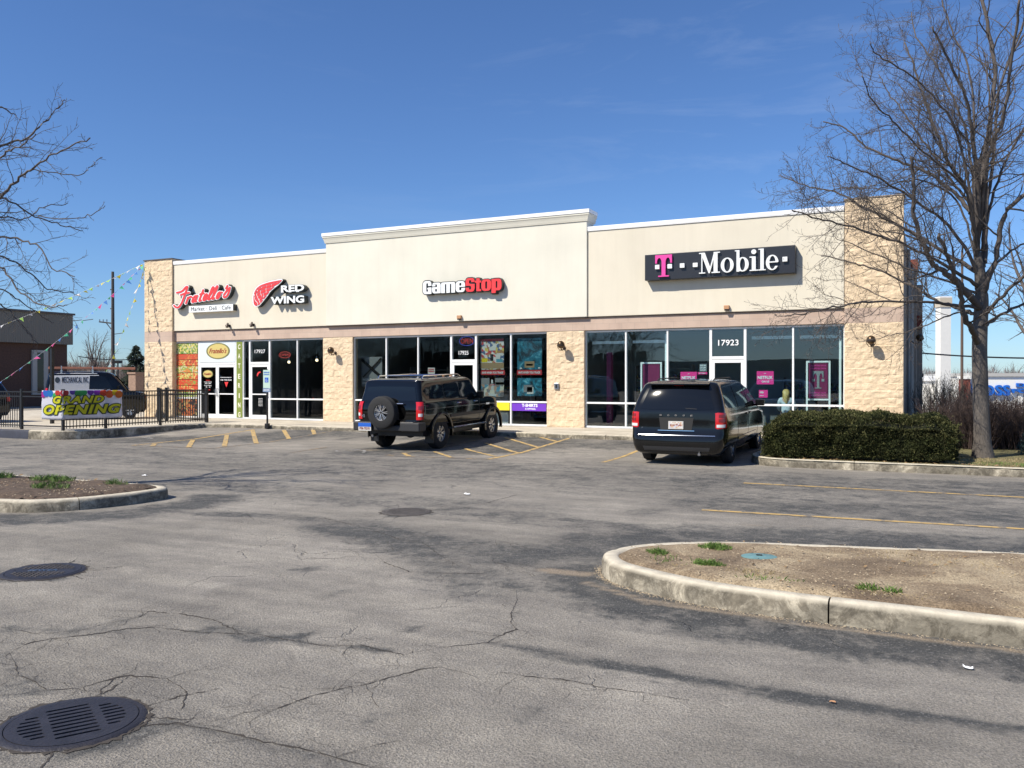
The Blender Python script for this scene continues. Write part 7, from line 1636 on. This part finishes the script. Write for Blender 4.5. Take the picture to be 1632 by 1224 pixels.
# ================================================================== hedge, bushes, grass
rg = random.Random(31)
M['leaf'] = mat('yew_leaves', (.034,.040,.013), .85, var=.65, vscale=5, detail=4, spec=.2); 
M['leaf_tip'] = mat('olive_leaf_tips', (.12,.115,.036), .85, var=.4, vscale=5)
HG = empty('clipped_hedge', (-1.3,-5.9,-.08), 'clipped dark evergreen hedge on the kerbed island beside the minivan', 'hedge')
def hedge_pt(rg):
    # on a lumpy box surface
    x = rg.uniform(-3.12,.42); y = rg.uniform(-6.98,-4.6); z = rg.uniform(.0,.82)
    f = rg.random()
    if f < .42: y = -6.98
    elif f < .80: z = .80
    elif f < .87: x = -3.15
    elif f < .95: x = .42
    else: y = -4.6
    return Vector((x,y,z))
def lump(p): return noise.fractal(p*1.5, 1, 2, 3)
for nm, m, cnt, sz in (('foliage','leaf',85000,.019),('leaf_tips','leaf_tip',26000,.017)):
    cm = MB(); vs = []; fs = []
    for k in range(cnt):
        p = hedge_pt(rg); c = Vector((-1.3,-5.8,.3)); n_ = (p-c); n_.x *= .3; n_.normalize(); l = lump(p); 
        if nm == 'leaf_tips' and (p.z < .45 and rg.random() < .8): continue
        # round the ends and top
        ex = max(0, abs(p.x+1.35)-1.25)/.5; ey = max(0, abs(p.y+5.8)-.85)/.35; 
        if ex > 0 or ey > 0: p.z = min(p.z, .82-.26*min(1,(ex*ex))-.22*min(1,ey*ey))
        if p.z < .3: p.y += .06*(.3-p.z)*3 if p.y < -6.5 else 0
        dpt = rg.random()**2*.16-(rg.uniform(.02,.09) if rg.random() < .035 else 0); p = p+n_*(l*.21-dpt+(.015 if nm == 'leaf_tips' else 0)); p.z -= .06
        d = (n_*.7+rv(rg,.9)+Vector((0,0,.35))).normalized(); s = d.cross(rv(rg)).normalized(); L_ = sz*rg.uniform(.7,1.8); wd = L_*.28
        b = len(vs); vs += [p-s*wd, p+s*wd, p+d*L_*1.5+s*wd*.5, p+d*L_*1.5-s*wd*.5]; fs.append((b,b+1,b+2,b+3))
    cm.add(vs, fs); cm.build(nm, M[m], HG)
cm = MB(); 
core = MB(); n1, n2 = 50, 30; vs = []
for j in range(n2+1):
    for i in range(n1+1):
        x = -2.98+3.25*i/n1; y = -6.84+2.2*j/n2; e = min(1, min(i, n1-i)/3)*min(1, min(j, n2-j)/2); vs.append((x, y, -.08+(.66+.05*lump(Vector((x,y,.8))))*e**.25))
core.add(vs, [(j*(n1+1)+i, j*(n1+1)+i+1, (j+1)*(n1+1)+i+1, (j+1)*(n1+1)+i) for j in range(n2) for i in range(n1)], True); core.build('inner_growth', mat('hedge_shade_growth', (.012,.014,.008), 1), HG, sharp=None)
for o in HG.children: o.location = -HG.location
# bare shrubs
M['stem_r'] = mat('reddish_shrub_stems', (.085,.058,.050), .9, var=.35, vscale=4); M['stem_g'] = mat('grey_shrub_stems', (.085,.075,.062), .9, var=.3, vscale=4)
def shrub(loc, h, rad, n, lab, m, seed, lean=.45, name='bare_shrub'):
    rg = random.Random(seed); t = empty(name, loc, lab, 'shrub'); cm = MB(); SP = [(.16,.10,.05,.13,(14,38),.40,3),(.09,.18,.05,.12,(15,45),.42,3),(.07,.25,.04,.2,(20,50),.3,3)]
    for k in range(n):
        a = rg.uniform(0,2*PI); q = rad*math.sqrt(rg.random())*.55; e = rg.uniform(0,lean)*(.4+q/rad); d = Vector((math.cos(a)*e, math.sin(a)*e, 1)).normalized()
        sprout(cm, Vector((q*math.cos(a), q*math.sin(a), 0)), d, h*rg.uniform(.65,1.0), .010, 0, rg, SP)
    cm.build('stems', M[m], t, sharp=None); return t
shrub((.42,2.4,-.12), 1.70, 1.0, 130, 'bare grey shrub against the shaded side wall', 'stem_g', 1, .55)
shrub((.85,-2.3,-.12), 1.36, 1.0, 240, 'reddish bare shrub left of the tree trunk', 'stem_r', 2, .9)
shrub((1.95,-1.9,-.12), 1.22, 1.3, 330, 'reddish bare shrub right of the tree trunk', 'stem_r', 3, .7)
shrub((3.0,-1.3,-.12), 1.25, 1.2, 200, 'bare shrub at the right edge of the photo', 'stem_r', 4, .7); shrub((1.4,-.4,-.12), 1.18, 1.2, 220, 'bare shrub behind the two reddish ones', 'stem_r', 6, .6)
rg = random.Random(8); t = empty('evergreen_shrub', (2.12,-3.9,-.12), 'small blue-green evergreen shrub at the right edge', 'shrub'); cm = MB()
for k in range(3500):
    a = rg.uniform(0,2*PI); e = rg.uniform(0,PI/2); q = Vector((.42*math.cos(a)*math.cos(e), .4*math.sin(a)*math.cos(e), .62*math.sin(e)+.05))*rg.uniform(.7,1.05); d = rv(rg,.05); s = d.cross(rv(rg)).normalized()*.012; cm.add([q-s,q+s,q+d],[(0,1,2)])
cm.build('foliage', mat('blue_green_needles', (.03,.055,.045), .8, var=.4, vscale=6), t)

M['grass'] = mat('fresh_grass', (.11,.19,.035), .7, var=.35, vscale=20); M['straw'] = mat('dry_straw', (.34,.27,.15), .9, var=.3, vscale=20)
def inside_poly(x, y): return any(float(poly_sd(np.array([x]), np.array([y]), p)[0]) < -.17 for p in (ISL_R[::4], ISL_L[::4]))
def tufts(spots, name, m, seed, hgt=.07):
    rg = random.Random(seed); cm = MB(); vs = []; fs = []
    for (x, y, z, r, n, ry) in spots:
        for k in range(n):
            a = rg.uniform(0,2*PI); q = math.sqrt(rg.random()); ok_ = y > -10 or inside_poly(x+r*q*math.cos(a), y+ry*q*math.sin(a))
            if not ok_: continue
            b0 = Vector((x+r*q*math.cos(a), y+ry*q*math.sin(a), z-.01)); h = hgt*rg.uniform(.4,1.2)*(1.2-q*.6)
            d = Vector((rg.uniform(-.6,.6), rg.uniform(-.6,.6), 1)).normalized()*h; s = Vector((math.cos(a*3), math.sin(a*3), 0))*.0035; b = len(vs)
            vs += [b0-s, b0+s, b0+d*.6+s*.8+Vector((d.x*.1,d.y*.1,0)), b0+d+Vector((d.x*.5,d.y*.5,-h*.1)), b0+d*.6-s*.8]; fs.append((b,b+1,b+2,b+3,b+4))
    cm.add(vs, fs); return tag(cm.build(name, M[m]), kind='stuff')
tufts([(-2.22,-17.68,-.075,.10,260,.08),(-1.80,-17.22,-.07,.16,420,.09),(-1.68,-17.98,-.075,.14,420,.07),(-.42,-18.27,-.075,.10,90,.05),(-.25,-18.30,-.075,.07,60,.04),(-1.1,-18.3,-.08,.3,60,.06),(-2.0,-17.9,-.07,.25,40,.2)], 'grass', 'grass', 3, .075)
tufts([(.3+k*.7-.9,-18.35,-.075,.5,220,.14) for k in range(6)]+[(-1.4,-18.1,-.07,.6,420,.15),(.3,-17.0,-.07,1.2,500,.5)], 'dry_grass', 'straw', 5, .03)
tufts([(-13.2,-16.6,-.03,.28,320,.18),(-12.1,-16.5,-.03,.45,520,.22),(-11.3,-17.1,-.03,.35,300,.2),(-12.9,-17.6,-.03,.4,330,.2),(-10.95,-16.3,-.05,.25,120,.1),(-14.3,-17.1,-.02,.5,350,.3)], 'grass', 'grass', 6, .11)
tufts([(1.2+k*.8,-5.8+.2*math.sin(k),-.1,.8,700,.9) for k in range(6)]+[(.6,-6.6,-.1,.5,250,.3)], 'dry_grass', 'straw', 7, .05)
tufts([(1.4+k*.9,-6.5,-.1,.8,500,.4) for k in range(5)], 'grass', 'grass', 8, .05)
# grit and mulch chips along kerbs and on the soil
def inside_bed(x, y, poly, m=-.17): return float(poly_sd(np.array([x]), np.array([y]), poly)[0]) < m
rg = random.Random(77); cm = MB()
def chip(x, y, z, s):
    q = Vector((x,y,z)); a = rg.uniform(0,PI); u = Vector((math.cos(a),math.sin(a),0))*s; v_ = Vector((-math.sin(a),math.cos(a),0))*s*rg.uniform(.3,.8); h = Vector((0,0,s*rg.uniform(.3,.8)))
    cm.add([q-u, q+v_, q+u, q-v_, q+h], [(0,1,4),(1,2,4),(2,3,4),(3,0,4)])
for k in range(3200):
    i = rg.randrange(len(ISL_R)-1); a, b = Vector(ISL_R[i]), Vector(ISL_R[i+1])
    if a.x > 4: continue
    p = a.lerp(b, rg.random()); d = (b-a).normalized(); nr = Vector((-d.y,d.x)); p = p-nr*abs(rg.gauss(0,.035)); chip(p.x, p.y, -.259, rg.uniform(.002,.009))
for k in range(2200):
    x, y = rg.uniform(-2.6,3), rg.uniform(-18.6,-16.2)
    if inside_bed(x, y, ISL_R[::4]): chip(x, y, -.066+rg.uniform(-.006,.006), rg.uniform(.004,.014))
for k in range(900):
    x, y = rg.uniform(-14,-10.3), rg.uniform(-17.9,-16)
    if inside_bed(x, y, ISL_L[::4]): chip(x, y, -.066+rg.uniform(0,.01), rg.uniform(.006,.02))
tag(cm.build('grit_and_chips', mat('pale_grit', (.36,.29,.20), .9, var=.4, vscale=40)), kind='stuff')
# dead leaves blown onto the beds
rg = random.Random(55); cm = MB()
def leaf(x, y, z, s):
    a = rg.uniform(0,2*PI); u = Vector((math.cos(a), math.sin(a), rg.uniform(-.2,.5)))*s; v_ = Vector((-math.sin(a), math.cos(a), rg.uniform(-.3,.6)))*s*.5; q = Vector((x,y,z)); cm.add([q-u, q+v_, q+u, q-v_], [(0,1,2,3)])
for k in range(190):
    x, y = rg.uniform(-2.6,2.5), rg.uniform(-18.6,-16.3)
    if inside_bed(x, y, ISL_R[::4]): leaf(x, y, -.058, rg.uniform(.01,.028))
for k in range(260): leaf(rg.uniform(-2.9,3), -7.10+abs(rg.gauss(0,.12)), -.092, rg.uniform(.015,.04))
for k in range(150):
    x, y = rg.uniform(-14,-10.3), rg.uniform(-17.9,-16)
    if inside_bed(x, y, ISL_L[::4]): leaf(x, y, -.055, rg.uniform(.015,.04))
tag(cm.build('dead_leaves', mat('dry_leaves', (.26,.17,.085), .8, var=.5, vscale=12)), kind='stuff')
# litter
for k, (x, y, s, lab, m) in enumerate(((-6.35,-13.78,.05,'crumpled white scrap of paper in the middle of the lot','white'),(-12.89,-14.1,.05,'flat white scrap of paper behind the left island','white'),(.21,-19.36,.028,'small white scrap on the asphalt near the right edge','white'),(-.47,-20.30,.016,'small orange leaf on the oil stain','copper'))):
    r2 = random.Random(k); mb = MB(); n_ = 4; vs = [(x+(i/n_-.5)*s*2, y+(j/n_-.5)*s*1.4, -.25+abs(r2.gauss(0,.25))*s*.8) for j in range(n_+1) for i in range(n_+1)]
    mb.add(vs, [(j*5+i, j*5+i+1, (j+1)*5+i+1, (j+1)*5+i) for j in range(n_) for i in range(n_)]); tag(mb.build('litter', M[m]), lab, 'litter')

# ================================================================== the seated woman behind the glass
def skin_chain(name, verts, edges, radii, m, parent, root=0, sub=2):
    me_ = bpy.data.meshes.new(name); me_.from_pydata(verts, edges, []); o = bpy.data.objects.new(name, me_); C.objects.link(o)
    md = o.modifiers.new('skin','SKIN'); 
    for i, r in enumerate(radii): sv = me_.skin_vertices[0].data[i]; sv.radius = (r,r) if not hasattr(r,'__len__') else r; sv.use_root = (i == root)
    s_ = o.modifiers.new('sub','SUBSURF'); s_.levels = sub; s_.render_levels = sub
    dg = bpy.context.evaluated_depsgraph_get(); me2 = bpy.data.meshes.new_from_object(o.evaluated_get(dg)); bpy.data.objects.remove(o)
    for p_ in me2.polygons: p_.use_smooth = True
    return link(me2, name, m, parent)
hp = fac(1253, 617, 1.15); PX = hp[0]
PW = empty('person', (PX, 1.15, .012), 'woman with long blonde hair and a pale jacket seated with her back to the window', 'person')
M['skin'] = mat('skin', (.55,.33,.24), .5); M['hair'] = mat('blonde_hair', (.52,.36,.13), .5, var=.35, vscale=30, stretch=(6,6,.6)); M['jacket'] = mat('pale_blue_jacket', (.50,.56,.62), .9, var=.15, vscale=8, bump=.4, bscale=20); M['jeans'] = mat('dark_jeans', (.05,.06,.10), .9)
V_ = [(0,0,.42),(0,.0,.60),(0,.01,.80),(0,.02,.93),(0,.03,1.02),(0,.05,1.13),(0,.06,1.22),      # spine 0-6
      (-.17,.02,.90),(-.24,.06,.70),(-.19,.22,.56),(-.12,.32,.55),(.17,.02,.90),(.24,.06,.70),(.19,.22,.56),(.12,.32,.55),
      (-.10,.02,.42),(-.13,.42,.44),(-.13,.46,.10),(-.13,.58,.05),(.10,.02,.42),(.13,.42,.44),(.13,.46,.10),(.13,.58,.05)]
E_ = [(0,1),(1,2),(2,3),(3,4),(4,5),(5,6),(3,7),(7,8),(8,9),(9,10),(3,11),(11,12),(12,13),(13,14),(0,15),(15,16),(16,17),(17,18),(0,19),(19,20),(20,21),(21,22)]
R_ = [.13,(.13,.10),(.14,.10),(.10,.08),.05,.088,.075,.062,.048,.038,.028,.062,.048,.038,.028,.09,.07,.05,.035,.09,.07,.05,.035]
skin_chain('body', V_, E_, R_, M['skin'], PW)
skin_chain('jacket', [V_[0],V_[1],V_[2],V_[3],(0,.025,.97)]+V_[7:10]+V_[11:14], [(0,1),(1,2),(2,3),(3,4),(3,5),(5,6),(6,7),(3,8),(8,9),(9,10)], [(.16,.13),(.155,.125),(.165,.12),(.13,.10),.07,.082,.065,.052,.082,.065,.052], M['jacket'], PW)
skin_chain('trousers', [(0,0,.40)]+V_[15:18]+V_[19:22], [(0,1),(1,2),(2,3),(0,4),(4,5),(5,6)], [.13,.10,.082,.06,.10,.082,.06], M['jeans'], PW)
skin_chain('hair', [(0,.06,1.22),(0,.02,1.16),(0,-.05,1.05),(0,-.075,.92),(.02,-.085,.78),(-.05,-.03,1.08),(-.07,-.05,.92),(.055,-.03,1.08),(.075,-.05,.90)], [(0,1),(1,2),(2,3),(3,4),(1,5),(5,6),(1,7),(7,8)], [.09,.108,.09,.075,.03,.05,.03,.05,.03], M['hair'], PW, root=1)
for s in (-1,1):
    for f in range(5):
        a = s*(.12-.012*f); MBf = MB(); MBf.tube([(a,.33,.555),(a-s*.005*f,.37,.55),(a-s*.004*f,.395,.535),(a,.405,.52)] if f < 4 else [(s*.09,.32,.56),(s*.07,.345,.56),(s*.065,.36,.55)], [.010,.009,.008,.006][:4 if f < 4 else 3], 8); MBf.build('finger' if f < 4 else 'thumb', M['skin'], PW)
mb = MB(); mb.ball((0,.135,1.14), .016, 6, (.8,1.3,1)); mb.build('nose', M['skin'], PW)
t = empty('stool', (PX,1.17,.012), 'low dark stool under the seated woman', 'stool'); mb = MB(); mb.lathe([(.001,0),(.19,0),(.20,.02),(.19,.05),(.001,.05)], 24, Matrix.Translation((0,0,.30)) @ Matrix.Rotation(R(90),4,'X')); mb.build('seat', M['black'], t)
for a in range(4): MB().tube([(.12*math.cos(a*PI/2+.78),.12*math.sin(a*PI/2+.78),.28),(.17*math.cos(a*PI/2+.78),.17*math.sin(a*PI/2+.78),0)], .013, 6).build('leg', M['black'], t)
t = empty('display_counter', (PX-.9,2.1,.012), 'dark display counter in front of the seated woman', 'counter'); mb = MB(); mb.box(-1.2,1.6,0,.6,0,.86); mb.build('cabinet', M['int_wall'], t); MB().box(-1.25,1.65,-.04,.64,.861,.90).build('top', M['shelf'], t)

# ================================================================== across the road, behind the viewer: what the glass and paint mirror
rg = random.Random(99); cm = MB(); vs = []; fs = []
for k in range(60000):
    x = rg.uniform(-190,70); yb = -120+rg.uniform(-8,8); hh = (5.4 if x > -45 else 14.0)*(.72+.30*noise.noise(Vector((x*.06,0,3)))+.22*noise.noise(Vector((x*.35,0,8))))
    z0_ = rg.random()**1.3*hh; L_ = rg.uniform(.4,2.0); d = Vector((rg.uniform(-.9,.9), rg.uniform(-.4,.4), 1)).normalized()*L_; s = Vector((rg.uniform(.02,.06),0,0)); b = len(vs); q = Vector((x,yb,min(z0_,hh-L_*.6)-.3)); vs += [q-s,q+s,q+d]; fs.append((b,b+1,b+2))
for k in range(130):
    x = -190+2*k; hh = (3.6 if x > -45 else 9.5)*(.72+.30*noise.noise(Vector((x*.06,0,3)))+.3*noise.noise(Vector((x*.35,0,8)))); b = len(vs); vs += [(x-1.2,-121,-.3),(x+1.2,-121,-.3),(x+.9,-121,hh),(x-.9,-121,hh*.95)]; fs.append((b,b+1,b+2,b+3))
cm.add(vs, fs); tag(cm.build('distant_woods', mat('dark_winter_woods', (.085,.072,.062), 1)), kind='stuff')
t = empty('roadside_shop', (-20,-108,-.3), 'low brown shop across the road behind the viewer', 'building'); MB().box(-32,8,-6,6,0,4.2).build('wall', M['brownbrick'], t); MB().box(-33,9,-7,7,4.202,4.7).build('roof', M['flash'], t)

def woods_band(px0, px1, dep, z0_, h, n, seed, m):
    rg = random.Random(seed); vs = []; fs = []; cm = MB()
    for k in range(n):
        px = rg.uniform(px0, px1); p = place(px, dep*rg.uniform(.95,1.08), z0_); hh = h*(.75+.35*noise.noise(Vector((px*.03,seed,0)))+.25*noise.noise(Vector((px*.15,seed,4))))
        zz_ = rg.random()**1.2*hh; L_ = rg.uniform(.3,1.1)*h*.35; d = Vector((rg.uniform(-.8,.8), rg.uniform(-.8,.8), 1)).normalized()*L_; s = ca*rg.uniform(.010,.03)*dep/60; q = p+Vector((0,0,min(zz_, hh-L_*.7))); b = len(vs); vs += [q-s,q+s,q+d]; fs.append((b,b+1,b+2))
    cm.add(vs, fs); return tag(cm.build('distant_woods', M[m]), kind='stuff')
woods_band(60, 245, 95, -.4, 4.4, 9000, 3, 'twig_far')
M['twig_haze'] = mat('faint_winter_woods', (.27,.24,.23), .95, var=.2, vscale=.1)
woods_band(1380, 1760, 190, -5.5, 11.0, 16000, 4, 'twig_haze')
